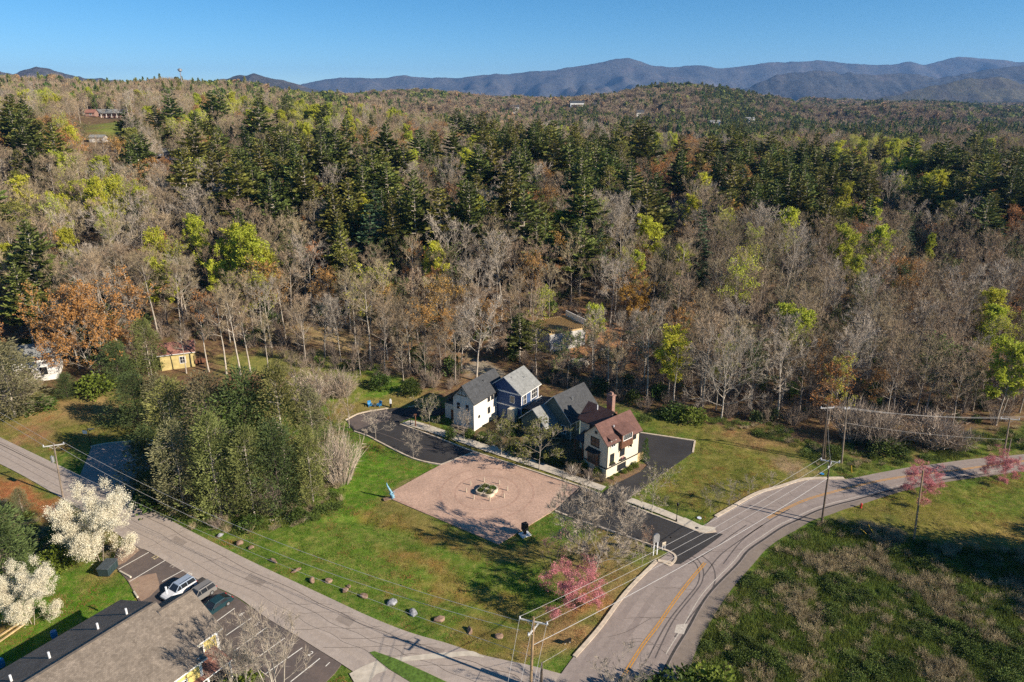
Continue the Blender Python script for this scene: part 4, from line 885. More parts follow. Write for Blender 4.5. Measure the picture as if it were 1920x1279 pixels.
MT['brush'] = M('bare_brush', (.25, .195, .15), .9, .3, 1, rand=.25); MT['brush_pale'] = M('pale_brush', (.36, .29, .225), .9, .3, 1, rand=.2)
for k, m_, w_, ln, nn in (('brush', 'brush', 2.4, .7, 90), ('vines', 'brush_pale', 5, .9, 260)):
    tw = brush_mesh(hash_(k), w_, 2.4, nn, ln, .018); t0 = MB(); t0.tube([(0, 0, 0), (.05, 0, .8)], [.05, .02], 4); near_kind(k, t0, tw, 2.4, 'bare_shrub', 'shrub', '', 'bark_grey', m_, 'twigs')
for kd, base, top, wide, lab in (
    ('brush', (1075, 893), 868, 1.2, 'bare grey shrub left of the clipped round shrubs'), ('brush', (1106, 901), 878, 1.2, 'bare grey shrub between the two clipped round shrubs'), ('brush', (1128, 905), 886, 1.0, 'bare low shrub at the cream house front corner'),
    ('vines', (1648, 838), 765, 1.0, 'tan vine-draped mound beside the twin power poles'), ('vines', (1742, 838), 768, 1.1, 'tall tan mound of bare vines between pole pairs'), ('vines', (1780, 842), 790, 1.2, 'lower sloping mound of bare vines near the far pole pair'),
    ('vines', (1600, 825), 745, .8, 'pale bare thicket behind the twin power poles'), ('vines', (640, 905), 800, .55, 'pale bare thicket at right side of the cedar clump'), ('vines', (440, 960), 885, .7, 'grey dead vine spray at the front of the cedar clump'),
    ('vines', (505, 962), 890, .5, 'grey dead branches low in the middle of the cedar clump'), ('brush', (410, 990), 965, 1.5, 'bare roadside shrub below cedar clump'), ('vines', (640, 745), 690, .9, 'hazy grey thicket on the far lawn edge'), ('vines', (585, 760), 690, 1.0, 'hazy bare thicket behind the cedar spires'),
    ('brush', (285, 690), 650, .7, 'leafless pale shrub left of the yellow cottage'), ('vines', (30, 750), 690, 1.2, 'grey-brown thicket before the white house')): solo(kd, base, top, lab, wide)
for x_, y_, t_, l_ in ((262, 708, 640, 'thin bare trunk left of the yellow cottage window'), (280, 706, 632, 'thin pale trunk at the near corner of yellow cottage'), (292, 700, 626, 'thin bare tree against the yellow cottage wall'), (350, 702, 600, 'slim bare tree beside the yellow cottage deck'), (392, 700, 560, 'slim bare tree right of the yellow cottage'), (425, 702, 545, 'tall slim bare tree on cottage lawn, with high crown'), (452, 706, 540, 'tall pale slim tree on cottage lawn below the lime tree'), (470, 700, 560, 'slim bare tree at the right side of cottage lawn'), (505, 705, 585, 'leaning slim bare tree at edge of the green slope')): solo('slim', (x_, y_), t_, l_, .9, idx=x_)
# landmark trees on the slope
tr, tw, lf = hardwood(333, 17, 19, clear=.13, prim=20, kids=[8, 5], tl=1.1, tw=.03, twigs=7, stems=2); l = leaves([p for p in lf if p.z > 7], random.Random(9), .36, .9, .5, 2); k = len(tw.f); tw.add(l); tw.m = [0] * k + [1] * len(l.f)
near_kind('oak', tr, tw, 17, 'budding_tree', 'budding tree', '', 'bark_pale', ['twig_pale', 'orange'])
solo('oak', (182, 706), 520, 'wide spreading orange-budded oak at left, pale branches fanning out', 1.0)
tr, tw, lf = hardwood(351, 22, 19, clear=.22, prim=18, kids=[8, 5], tl=1.2, tw=.03, twigs=8, wob=.26); tr.v = [(x_ * 1.0, y_, z_) for x_, y_, z_ in tr.v]; near_kind('sycamore', tr, tw, 22, 'bare_tree', 'bare tree', '', 'bark_pale', 'twig_pale')
solo('sycamore', (1352, 786), 595, 'huge bare sycamore with crooked white limbs at the forest edge', 1.0)
leafy('gold', 'leafy_tree', 'leafy tree', 'golden-leaved tree', 'bark_grey', 'gold', 'twig', 1, 14, 11, .42, .85, per=2)
def by_top(kind, px, py, h, label, wide=1.0, idx=0, name=None, cat=None):
    b = hit(px, py, h); return plant(kind, (b.x, b.y, b.z - .1), h, (px * 13 % 628) / 100, label, None, idx, wide, name=name, cat=cat)
NOTED = []
SEEN = [(1352, 680, 126, 50), (1300, 690, 126, 25), (165, 590, 138, 70), (192, 243, 420, 30), (225, 240, 420, 24), (325, 291, 300, 24)]
for kd, x, y, h, w_, lab in (
    ('gold', 1195, 530, 13, 1.1, 'golden-orange leafy tree beside the timber building site'), ('rust', 822, 512, 18, 1.1, 'orange-tinged budding tree at the slope foot above the white house'), ('lime', 455, 428, 24, 1.15, 'tall bright lime tree above the dry grass bank at left'),
    ('lime', 402, 485, 15, .9, 'short dense lime tree left of the tall lime one'), ('lime', 1588, 422, 20, .95, 'pointed lime-yellow tree high on the right slope'), ('limepale', 1395, 480, 20, 1.2, 'yellow-green tree rising behind the huge bare sycamore'),
    ('lime', 1748, 438, 16, .6, 'narrow yellow-green tree near a bluish hemlock on right slope'), ('lime', 1662, 266, 19, .9, 'lime tree crowning the skyline of the right pine group'), ('lime', 1620, 263, 18, .8, 'left one of two lime trees on the right skyline'),
    ('limepale', 1885, 585, 16, 1.0, 'sparse lime tree by the right picture edge above the road'), ('lime', 190, 388, 15, 1.0, 'lime tree alone among bare trees at upper left'), ('limepale', 1018, 535, 13, 1.0, 'pale lime round tree next to the timber framed building'),
    ('lime', 590, 195, 22, 1.6, 'broad lime trees on the distant left skyline'), ('lime', 1755, 318, 20, 1.2, 'wide lime-olive tree in the right pine group'), ('wpine', 40, 235, 24, 1.2, 'big dark pine at the upper left edge on the hill'),
    ('wpine', 262, 248, 22, 1.2, 'broad dark pine below the hilltop ranch house'), ('wpine', 332, 303, 20, 1.1, 'dark pine right of the white tin roof'), ('wpine', 396, 265, 24, 1.0, 'dark pine with bare white lower trunk, left of the big pine group'),
    ('wpine', 446, 275, 25, 1.0, 'dark pine second in the left pine group'), ('wpine', 492, 262, 26, 1.0, 'tall dark pine in middle of the left pine group'), ('wpine', 545, 255, 25, 1.0, 'dark pine with long bare trunk in the left pine group'),
    ('wpine', 600, 235, 26, 1.0, 'tallest pine of the left group beside a lime crown'), ('wpine', 648, 215, 26, .9, 'pine at right end of the left group on the skyline'), ('wpine', 815, 245, 24, .9, 'lone conical pine on the middle skyline'),
    ('wpine', 1050, 242, 28, 1.0, 'tallest tiered pine in the centre of the skyline'), ('ppine', 1115, 268, 26, 1.1, 'round-topped tall pine right of the tallest centre pine'), ('wpine', 985, 262, 27, .8, 'narrow dark pine left of the tallest centre pine'),
    ('hemlock', 700, 340, 24, 1.0, 'blue-green hemlock over dark gap at centre left'), ('wpine', 775, 320, 25, 1.0, 'dark pine behind the bare leaning snag at centre'), ('wpine', 905, 375, 22, .9, 'green pine above the white house ridge, mid-slope'),
    ('hemlock', 690, 385, 24, 1.2, 'largest dark blue-green hemlock at centre left'), ('wpine', 1185, 300, 26, 1.1, 'dark pine at the left side of the shadowed gap'), ('olpine', 1215, 345, 26, 1.2, 'broad olive pine overhanging the shadowed gap'),
    ('olpine', 1390, 232, 27, 1.2, 'flat-topped tall pine standing alone on the right skyline'), ('wpine', 1460, 345, 24, 1.1, 'dense green pine in the middle of right group'), ('wpine', 1555, 268, 25, .9, 'tall narrow pine beside the right skyline lime trees'),
    ('wpine', 1500, 285, 20, 1.0, 'dark blackish pine in the right group skyline'), ('hemlock', 1710, 425, 17, 1.2, 'bluish tiered hemlock beside a narrow yellow tree'), ('wpine', 1850, 290, 24, 1.4, 'dark pine mass at upper right edge of the forest'),
    ('wpine', 1905, 320, 24, 1.3, 'dark pine cut by right picture edge'), ('cedard', 1480, 548, 9, 1.3, 'dark bushy evergreen right of the sycamore on lower slope'), ('hemlock', 1320, 395, 22, .8, 'slender blue-green hemlock right of the shadowed gap'),
    ('barepale', 570, 440, 22, 1.1, 'large pale bare tree with forked trunk over the dry grass bank'), ('barepale', 940, 430, 22, 1.1, 'large pale fan-shaped bare tree above the white house'), ('slim', 655, 505, 20, .9, 'thin pale bare tree on the bank with leaning split trunk'),
    ('barepale', 1150, 480, 19, 1.1, 'pale bare tree behind the timber building site'), ('wpine', 975, 590, 12, 1.3, 'small dark hemlock clump left of the timber building'), ('ppine', 640, 470, 18, 1.0, 'round olive pine at the top of dry bank'), ('ppine', 20, 378, 20, 1.5, 'olive pine mass at the left picture edge'), ('wpine', 45, 420, 22, 1.2, 'dark pine at left edge above the orange oak')):
    o = by_top(kd, x, y, h, lab, w_, idx=int(x)); NOTED.append((o.location.x, o.location.y))
    if kd in ('lime', 'limepale', 'gold', 'rust', 'barepale', 'hemlock'): SEEN.append((x, proj(*(o.location + Vector((0, 0, h * .62))))[1], o.location.y - 2, 18 if kd != 'gold' else 34))
# ================================================================ the wood: each larger tree a thing, the rest one mass
EDGE = np.array([(-500, 690), (0, 690), (60, 700), (180, 690), (250, 660), (300, 655), (380, 640), (460, 655), (560, 690), (640, 695), (700, 712), (780, 735), (840, 735), (900, 712), (960, 705), (1010, 722), (1080, 738), (1140, 745), (1200, 772), (1300, 780), (1400, 792), (1480, 812), (1540, 828), (1620, 815), (1700, 820), (1760, 830), (1850, 815), (1920, 798), (2500, 760)], float)
BLOBS = [('p', x, y, a, b, w) for x, y, a, b, w in ((40, 300, 60, 70, .8), (265, 300, 55, 50, .8), (335, 345, 50, 45, .7), (520, 330, 150, 90, .85), (690, 430, 75, 110, .9), (860, 400, 190, 80, .7), (1080, 380, 170, 120, .8), (1000, 290, 120, 40, .55), (1420, 370, 190, 90, .75), (1385, 275, 50, 50, .8), (1640, 380, 150, 80, .7), (1830, 370, 150, 80, .8), (1480, 570, 60, 50, .7), (30, 480, 60, 120, .8), (980, 640, 45, 40, .6), (620, 560, 30, 60, .5), (1700, 470, 120, 40, .35), (910, 245, 60, 20, .5), (1270, 470, 60, 60, .4), (1600, 640, 60, 50, .25), (880, 520, 30, 30, .4))] + \
        [('l', x, y, a, b, w) for x, y, a, b, w in ((450, 500, 60, 70, .5), (590, 215, 60, 45, .8), (1660, 310, 80, 45, .7), (1745, 345, 55, 45, .6), (190, 395, 40, 35, .5), (1590, 470, 35, 50, .5), (1395, 530, 40, 50, .4), (1885, 630, 50, 50, .5), (430, 215, 60, 22, .5), (350, 240, 40, 18, .6), (1560, 330, 40, 40, .3), (100, 300, 50, 40, .3), (80, 190, 50, 20, .5))] + \
        [('r', x, y, a, b, w) for x, y, a, b, w in ((820, 560, 50, 50, .4), (1210, 560, 70, 40, .3), (1290, 300, 60, 40, .6), (1740, 520, 100, 40, .4), (110, 260, 60, 40, .4), (250, 365, 50, 30, .5), (880, 250, 60, 30, .4), (720, 290, 80, 40, .25), (400, 190, 80, 20, .3))]
CLEAR = [([hit(*p)[:2] for p in q], m) for q, m in (([(560, 605), (640, 620), (690, 640), (690, 668), (610, 650), (550, 640)], 1), ([(865, 660), (960, 690), (960, 715), (880, 712)], 1), ([(1005, 610), (1110, 590), (1165, 625), (1150, 660), (1060, 670), (1010, 650)], 1), ([(1225, 380), (1262, 380), (1275, 520), (1240, 520)], 0), ([(20, 720), (120, 720), (120, 670), (20, 670)], 3), ([(270, 700), (400, 700), (400, 650), (270, 655)], 2))] + [(HILL_LAWN, 6), (FIELD, 4), (FIELD2, 4)]
SEE = [(330, 676, 146, 40), (300, 690, 146, 30), (200, 216, hit(197, 221).y - 4, 34), (168, 214, hit(168, 219).y - 4, 14), (327, 291, 300, 20), (75, 690, 145, 30), (1075, 612, 205, 20)]
SEE += SEEN
rf = random.Random(2024)
cand = []
y = 122.0
while y < 640:
    s = 5.7 + max(0, y - 150) * .012
    x = -.86 * y - 12
    while x < .86 * y + 12:
        cand.append((x + rf.uniform(-.45, .45) * s, y + rf.uniform(-.45, .45) * s)); x += s
    y += s
cand = np.array(cand); cz = terrain(cand[:, 0], cand[:, 1])
bqx, bqy = proj(cand[:, 0], cand[:, 1], cz)
ok = (bqy < np.interp(bqx, EDGE[:, 0], EDGE[:, 1]))
for poly, mg in CLEAR: ok &= poly_sd(poly, cand[:, 0], cand[:, 1]) > mg
for nx_, ny_ in NOTED: ok &= (cand[:, 0] - nx_) ** 2 + (cand[:, 1] - ny_) ** 2 > 20
cand, cz, bqx, bqy = cand[ok], cz[ok], bqx[ok], bqy[ok]
def pick(px, py, gate=1.0):
    w = {'p': .04, 'l': .15, 'r': .07}
    for k, cx, cy, a, b, wt in BLOBS:
        d = ((px - cx) / a) ** 2 + ((py - cy) / b) ** 2
        if d < 2.2: w[k] = max(w[k], wt * (.8 if k == 'p' else 1) * min(1, max(0, 1.35 - d * .75)))
    w['p'] *= gate
    u = rf.random()
    if u < w['p']: return rf.choice(['wpine', 'wpine', 'wpine', 'olpine', 'olpine', 'olpine', 'ppine', 'ppine', 'hemlock'])
    if u < w['p'] + w['l'] * (1 - w['p']): return rf.choice(['lime', 'lime', 'limepale', 'limepale', 'olive', 'olive'])
    if u < w['p'] + w['l'] + w['r'] and rf.random() < .8: return 'rust'
    return rf.choice(['bare'] * 8 + ['barepale'] * 2 + ['slim'] * 2 + ['olive'] * 1)
HT = dict(wpine=(19, 30), olpine=(17, 28), ppine=(14, 22), hemlock=(12, 22), lime=(15, 21), limepale=(13, 20), olive=(12, 18), rust=(13, 18), bare=(12, 21), barepale=(15, 23), slim=(15, 22))
CAP = {'bare tree': 255, 'pine tree': 175, 'leafy tree': 60, 'budding tree': 95}
order = np.argsort(cand[:, 1]); singles = []; rest = []
cnt = {k: 0 for k in CAP}
for i in order:
    X, Y, Z = float(cand[i, 0]), float(cand[i, 1]), float(cz[i]); k0 = 16
    mx_, my_ = proj(X, Y, Z + k0 * .7); kd = pick(mx_, my_, float(min(1.35, max(.12, (fbm(X / 26, Y / 34, 201, 3) - .40) * 7))))
    if Y > 330 and KINDS[kd][0].cat == 'pine tree' and rf.random() < .35: kd = 'bare'
    if bqy[i] > 560 and (bqx[i] > 1400 or 1040 < bqx[i] < 1240) and KINDS[kd][0].cat == 'pine tree': kd = rf.choice(['bare', 'barepale', 'slim'])
    lo, hi = HT[kd]; h = rf.uniform(lo, hi)
    if bqy[i] > 640: h *= rf.uniform(.7, 1.0)
    top = proj(X, Y, Z + h)[1]; bad = False
    for sx, sy, sY, sw_ in SEE:
        if Y < sY and abs(bqx[i] - sx) < sw_ and top < sy < bqy[i] + 8: bad = True
    if bad: continue
    K = KINDS[kd][0]; inside = -60 < bqx[i] < 1980
    row = (X, Y, Z - .1, kd, h, rf.random() * 6.28, rf.randrange(12), rf.uniform(.85, 1.2), float(mx_), float(my_))
    if inside and cnt[K.cat] < CAP[K.cat] and 15 < mx_ < 1905: cnt[K.cat] += 1; singles.append(row)
    else: rest.append(row)
# labels: what kind, where it stands, and its place in that row counted from the left
COLS = [(250, 'near the orange oak'), (480, 'above the yellow cottage'), (720, 'near the dry grass bank'), (960, 'behind the white house'), (1200, 'around timber building site'), (1440, 'around huge bare sycamore'), (1680, 'behind twin power poles'), (9999, 'above the far roadside')]
ROWS = [(158, 'at wood edge'), (185, 'on lower slope'), (215, 'on middle slope'), (255, 'on upper slope'), (9999, 'near slope crest')]
ORD = 'leftmost second third fourth fifth sixth seventh eighth ninth tenth eleventh twelfth thirteenth fourteenth fifteenth sixteenth seventeenth eighteenth nineteenth twentieth twenty-first twenty-second twenty-third twenty-fourth twenty-fifth twenty-sixth twenty-seventh twenty-eighth twenty-ninth thirtieth'.split()
cells = {}
for r_ in singles:
    c = next(t for v, t in COLS if r_[8] < v); w = next(t for v, t in ROWS if r_[1] < v); cells.setdefault((KINDS[r_[3]][0].words, w, c), []).append(r_)
for (words, w, c), rows in cells.items():
    rows.sort(key=lambda q: q[8]); n = len(rows)
    for j, q in enumerate(rows):
        if n == 1: lab = '%s %s %s' % (words, w, c)
        else: lab = '%s %s %s %s' % (('rightmost' if j == n - 1 else ORD[min(j, 29)] + ('' if j == 0 else '')), words, w, c)
        if n > 1 and 0 < j < n - 1: lab = '%s from left, %s %s %s' % (ORD[min(j, 29)], words, w, c)
        plant(q[3], (q[0], q[1], q[2]), q[4], q[5], lab, KINDS[q[3]][0].words.split(' with ')[0] + 's of the wood', q[6], q[7], single=q[1] > 330)
# ---- the mass of trees beyond, one object
def scatter(name, protos, pts, label=None, cat=None):
    """one stuff object: pts rows (x, y, z, proto, rot, sx, sz); its trees are instanced by geometry nodes"""
    src = bpy.data.collections.new(name + '_sources'); order_ = []
    for i, me in enumerate(protos): o = bpy.data.objects.new('%s_kind_%02d' % (name, i), me); src.objects.link(o)
    a = np.array(pts, float); me = bpy.data.meshes.new(name); me.vertices.add(len(a)); me.vertices.foreach_set('co', a[:, :3].ravel())
    at = me.attributes.new('pick', 'INT', 'POINT'); at.data.foreach_set('value', a[:, 3].astype(np.int32))
    at = me.attributes.new('turn', 'FLOAT_VECTOR', 'POINT'); v = np.zeros((len(a), 3)); v[:, 2] = a[:, 4]; at.data.foreach_set('vector', v.ravel())
    at = me.attributes.new('size', 'FLOAT_VECTOR', 'POINT'); v = np.stack([a[:, 5], a[:, 5], a[:, 6]], 1); at.data.foreach_set('vector', v.ravel())
    o = put(name, me); o['kind'] = 'stuff'
    if label: o['label'] = label
    if cat: o['category'] = cat
    g = bpy.data.node_groups.new(name, 'GeometryNodeTree'); g.interface.new_socket('Geometry', in_out='INPUT', socket_type='NodeSocketGeometry'); g.interface.new_socket('Geometry', in_out='OUTPUT', socket_type='NodeSocketGeometry')
    N = g.nodes; gi = N.new('NodeGroupInput'); go_ = N.new('NodeGroupOutput'); ip = N.new('GeometryNodeInstanceOnPoints'); ci = N.new('GeometryNodeCollectionInfo')
    ci.inputs['Collection'].default_value = src; ci.inputs['Separate Children'].default_value = True; ci.inputs['Reset Children'].default_value = True; ip.inputs['Pick Instance'].default_value = True
    def na(n, t): q = N.new('GeometryNodeInputNamedAttribute'); q.data_type = t; q.inputs['Name'].default_value = n; return [s for s in q.outputs if s.enabled and s.name == 'Attribute'][0]
    lk(g, gi.outputs[0], ip.inputs['Points']); lk(g, ci.outputs[0], ip.inputs['Instance']); lk(g, na('pick', 'INT'), ip.inputs['Instance Index'])
    lk(g, na('turn', 'FLOAT_VECTOR'), ip.inputs['Rotation']); lk(g, na('size', 'FLOAT_VECTOR'), ip.inputs['Scale']); lk(g, ip.outputs[0], go_.inputs[0])
    md = o.modifiers.new('scatter', 'NODES'); md.node_group = g; return o
protos = []; pid = {}
for kd in HT:
    for i, K in enumerate(KINDS[kd]): pid[(kd, i)] = len(protos); protos.append(K.j)
pts = []
for X, Y, Z, kd, h, w, ix, wd, _, _ in rest:
    K = KINDS[kd][ix % len(KINDS[kd])]; s = h / K.h; pts.append((X, Y, Z, pid[(kd, ix % len(KINDS[kd]))], w, s * wd, s))
scatter('dense_woodland', protos, pts, 'mixed bare and evergreen woodland covering the upper slope', 'woodland')
# ---- farther hills: simpler crowns
def far_bare(seed):
    r = random.Random(seed); mb = MB(); mb.tube([(0, 0, 0), (0, 0, .62), (.03, 0, .85)], [.02, .013, .005], 4)
    for i in range(120):
        t = r.uniform(.3, .85); w = r.random() * 6.28; env = .46 * math.sin(PI * min(1, (t - .12) / .88)) ** .6; a = Vector((0, 0, t * .8)); e = Vector((math.cos(w) * env * r.uniform(.4, 1), math.sin(w) * env * r.uniform(.4, 1), t + r.uniform(.02, .2))); x = (e - a).cross(rv(r)).normalized() * .012
        mb.face([a - x, a + x, e])
        for _ in range(4): q = a.lerp(e, r.uniform(.4, 1)); f = ((e - a).normalized() + rv(r) * .7).normalized() * .11; x = f.cross(rv(r)).normalized() * .011; mb.face([q - x, q + x, q + f])
    return mb
def far_leaf(seed, n=240, sz=.09):
    r = random.Random(seed); mb = MB(); mb.tube([(0, 0, 0), (0, 0, .7)], [.02, .008], 4)
    for i in range(n):
        v = rv(r); k = r.random() ** .4; c = Vector((v.x * .42 * k, v.y * .42 * k, .6 + v.z * .38 * k)); nn = rv(r); a = nn.orthogonal().normalized() * sz; b = nn.cross(a).normalized() * sz; mb.face([c - a, c - b * .7, c + a, c + b]); mb.m[-1] = 1
    return mb
def far_pine(seed):
    r = random.Random(seed); mb = MB(); mb.tube([(0, 0, 0), (0, 0, .95)], [.018, .003], 4)
    for i in range(260):
        t = r.uniform(.18, 1); w = r.random() * 6.28; R_ = .36 * (1 - t) ** .7 * r.uniform(.3, 1.1) + .02; c = Vector((math.cos(w) * R_, math.sin(w) * R_, t)); f = Vector((math.cos(w), math.sin(w), r.uniform(-.1, .7))).normalized() * .1; x = f.cross(rv(r)).normalized() * .035; mb.face([c - x - f * .5, c + x - f * .5, c + f]); mb.m[-1] = 1
    return mb
fp = []
for i in range(4): fp.append(far_bare(i).mesh('far_bare', [MT['twig']]))
for m_, s_ in (('lime_far', 1), ('green', 2), ('rust_far', 3), ('cedar', 4)): fp.append(far_leaf(s_, 240 if m_ != 'rust_far' else 150).mesh('far_leafy', [MT['bark_grey'], MT[m_]]))
for i, m_ in enumerate(('pine', 'pine_olive', 'pine')): fp.append(far_pine(i).mesh('far_pine', [MT['bark_grey'], MT[m_]]))
y = 600.0; pts = []
while y < 3300:
    s = max(6.6, y * .0088); xs = np.arange(-.84 * y - 20, .84 * y + 20, s); n = len(xs)
    xs = xs + np.array([rf.uniform(-.48, .48) * s for _ in range(n)]); ys = y + np.array([rf.uniform(-.5, .5) * s for _ in range(n)])
    zs = terrain(xs, ys); pn = fbm(xs / 130, ys / 260, 71, 3); ln = fbm(xs / 90, ys / 200, 91, 3); ex = np.ones(n, bool)
    for poly in (FIELD, FIELD2, HILL_LAWN): ex &= poly_sd(poly, xs, ys) > 5
    for j in range(n):
        if not ex[j]: continue
        px_, py_ = proj(xs[j], ys[j], zs[j] + 10); wp, wl, wr = .05, .07, .035
        for k, cx, cy, a, b, wt in BLOBS:
            d = ((px_ - cx) / a) ** 2 + ((py_ - cy) / b) ** 2
            if d < 1.5:
                if k == 'p': wp = max(wp, wt * .4)
                elif k == 'l': wl = max(wl, wt * .6)
        if pn[j] > .63: wp += .45
        if ln[j] > .62: wl += .35
        if ln[j] < .34: wr += .12
        u = rf.random(); h = rf.uniform(11, 17); wd = max(s * 1.25, 7.5) * rf.uniform(.8, 1.15)
        if u < wp: ix = rf.choice([8, 8, 9, 10]); h *= 1.2; wd *= .95
        elif u < wp + wl: ix = rf.choice([4, 4, 5, 5, 7])
        elif u < wp + wl + wr: ix = 6
        else: ix = rf.choice([0, 1, 2, 3])
        pts.append((xs[j], ys[j], zs[j] - .3, ix, rf.random() * 6.28, wd, h))
    y += s
scatter('distant_woodland', fp, pts, 'mixed spring woodland over the distant hills', 'woodland')
# ---- brush on the forest floor
bp = []
for i in range(3): bp.append(brush_mesh(30 + i, 2.2, 2.2, 46, .6, .02).mesh('floor_brush', [MT['brush']]))
for i in range(2): tr, fo = bush_mesh(50 + i, 2.4, 1.6, 60, .34, 10); bp.append(fo.mesh('floor_shrub', [MT['cedar_dark' if i else 'green']]))
pts = []; y = 122.0
while y < 330:
    s = 2.7 + (y - 122) * .014; x = -.8 * y
    while x < .8 * y:
        X = x + rf.uniform(-.5, .5) * s; Y = y + rf.uniform(-.5, .5) * s; pts.append((X, Y, 0, 0, rf.random() * 6.28, 0, 0)); x += s
    y += s
a = np.array(pts); z = terrain(a[:, 0], a[:, 1]); qx, qy = proj(a[:, 0], a[:, 1], z); ok = qy < np.interp(qx, EDGE[:, 0], EDGE[:, 1]) - 2
for poly, mg in CLEAR: ok &= poly_sd(poly, a[:, 0], a[:, 1]) > mg
a[:, 2] = z - .05; a = a[ok]
for q in a:
    q[3] = rf.choice([0, 1, 2, 0, 1, 2, 0, 1, 2, 3, 4]); q[5] = q[6] = rf.uniform(.7, 1.9)
scatter('undergrowth', bp, a, 'bare brush and low shrubs over the forest floor', 'undergrowth')
# ================================================================ buildings
def shingle(name, c, c2, sc=3.0):
    m = bpy.data.materials.new(name); m.use_nodes = True; nt = m.node_tree; N = nt.nodes; p = N['Principled BSDF']; p.inputs['Roughness'].default_value = .9; p.inputs['Specular IOR Level'].default_value = .2
    tc = N.new('ShaderNodeTexCoord'); br = N.new('ShaderNodeTexBrick'); br.inputs['Scale'].default_value = sc; br.inputs['Color1'].default_value = (*c, 1); br.inputs['Color2'].default_value = (*c2, 1)
    br.inputs['Mortar'].default_value = (*[x * .6 for x in c], 1); br.inputs['Mortar Size'].default_value = .015; br.inputs['Brick Width'].default_value = .5; br.inputs['Row Height'].default_value = .35
    lk(nt, tc.outputs['Object'], br.inputs['Vector'])
    n = N.new('ShaderNodeTexNoise'); n.inputs['Scale'].default_value = 1.1; n.inputs['Detail'].default_value = 7; n.inputs['Roughness'].default_value = .7; lk(nt, tc.outputs['Object'], n.inputs['Vector'])
    k = N.new('ShaderNodeMapRange'); k.inputs[1].default_value = .3; k.inputs[2].default_value = .7; k.inputs[3].default_value = .72; k.inputs[4].default_value = 1.25; lk(nt, n.outputs['Fac'], k.inputs[0])
    hs = N.new('ShaderNodeHueSaturation'); lk(nt, br.outputs['Color'], hs.inputs['Color']); lk(nt, k.outputs[0], hs.inputs['Value']); lk(nt, hs.outputs[0], p.inputs['Base Color']); return m
MT['roof_dark'] = shingle('charcoal_shingles', (.05, .052, .056), (.075, .077, .08))
MT['roof_grey'] = shingle('grey_shingles', (.20, .205, .20), (.26, .262, .25))
MT['roof_brown'] = shingle('brown_shingles', (.125, .066, .054), (.165, .088, .072))
MT['roof_tan'] = shingle('weathered_shingles', (.165, .135, .108), (.23, .19, .152), 2.2)
MT['roof_red'] = shingle('red_brown_shingles', (.25, .115, .085), (.31, .145, .11))
MT['stucco_white'] = M('white_stucco', (.68, .64, .57), .9, .06, 1.5, bump=.2)
MT['stucco_cream'] = M('cream_stucco', (.66, .585, .44), .9, .07, 1.5, bump=.2)
MT['siding_blue'] = M('blue_siding', (.045, .085, .19), .8, .15, 2)
MT['siding_green'] = M('green_siding', (.10, .135, .115), .8, .15, 2)
MT['siding_yellow'] = M('yellow_siding', (.62, .50, .17), .85, .12, 1.2)
MT['siding_tan'] = M('tan_yellow_siding', (.50, .40, .17), .85, .2, 1)
MT['trim_white'] = M('white_trim', (.74, .72, .68), .7, .05, 2)
MT['trim_dark'] = M('dark_trim', (.03, .027, .024), .7, .2, 2)
MT['wood_brown'] = M('brown_wood', (.17, .075, .04), .75, .3, 3)
MT['wood_raw'] = M('raw_timber', (.50, .36, .18), .8, .25, 2)
MT['glass'] = M('window_glass', (.02, .024, .03), .12, .3, .8, spec=.6)
MT['brick_chim'] = M('chimney_brick', (.27, .16, .125), .9, .25, 4)
MT['brick_dark'] = M('chimney_shade_brick', (.2, .13, .11), .9, .25, 4)
MT['metal'] = M('grey_metal', (.42, .42, .42), .45, .15, 2, metal=.6)
MT['white_metal'] = M('white_metal', (.72, .72, .72), .5, .05, 2)
MT['block'] = M('concrete_block', (.46, .44, .42), .9, .3, 2)
MT['tin_white'] = M('pale_tin', (.62, .66, .75), .5, .1, .6)
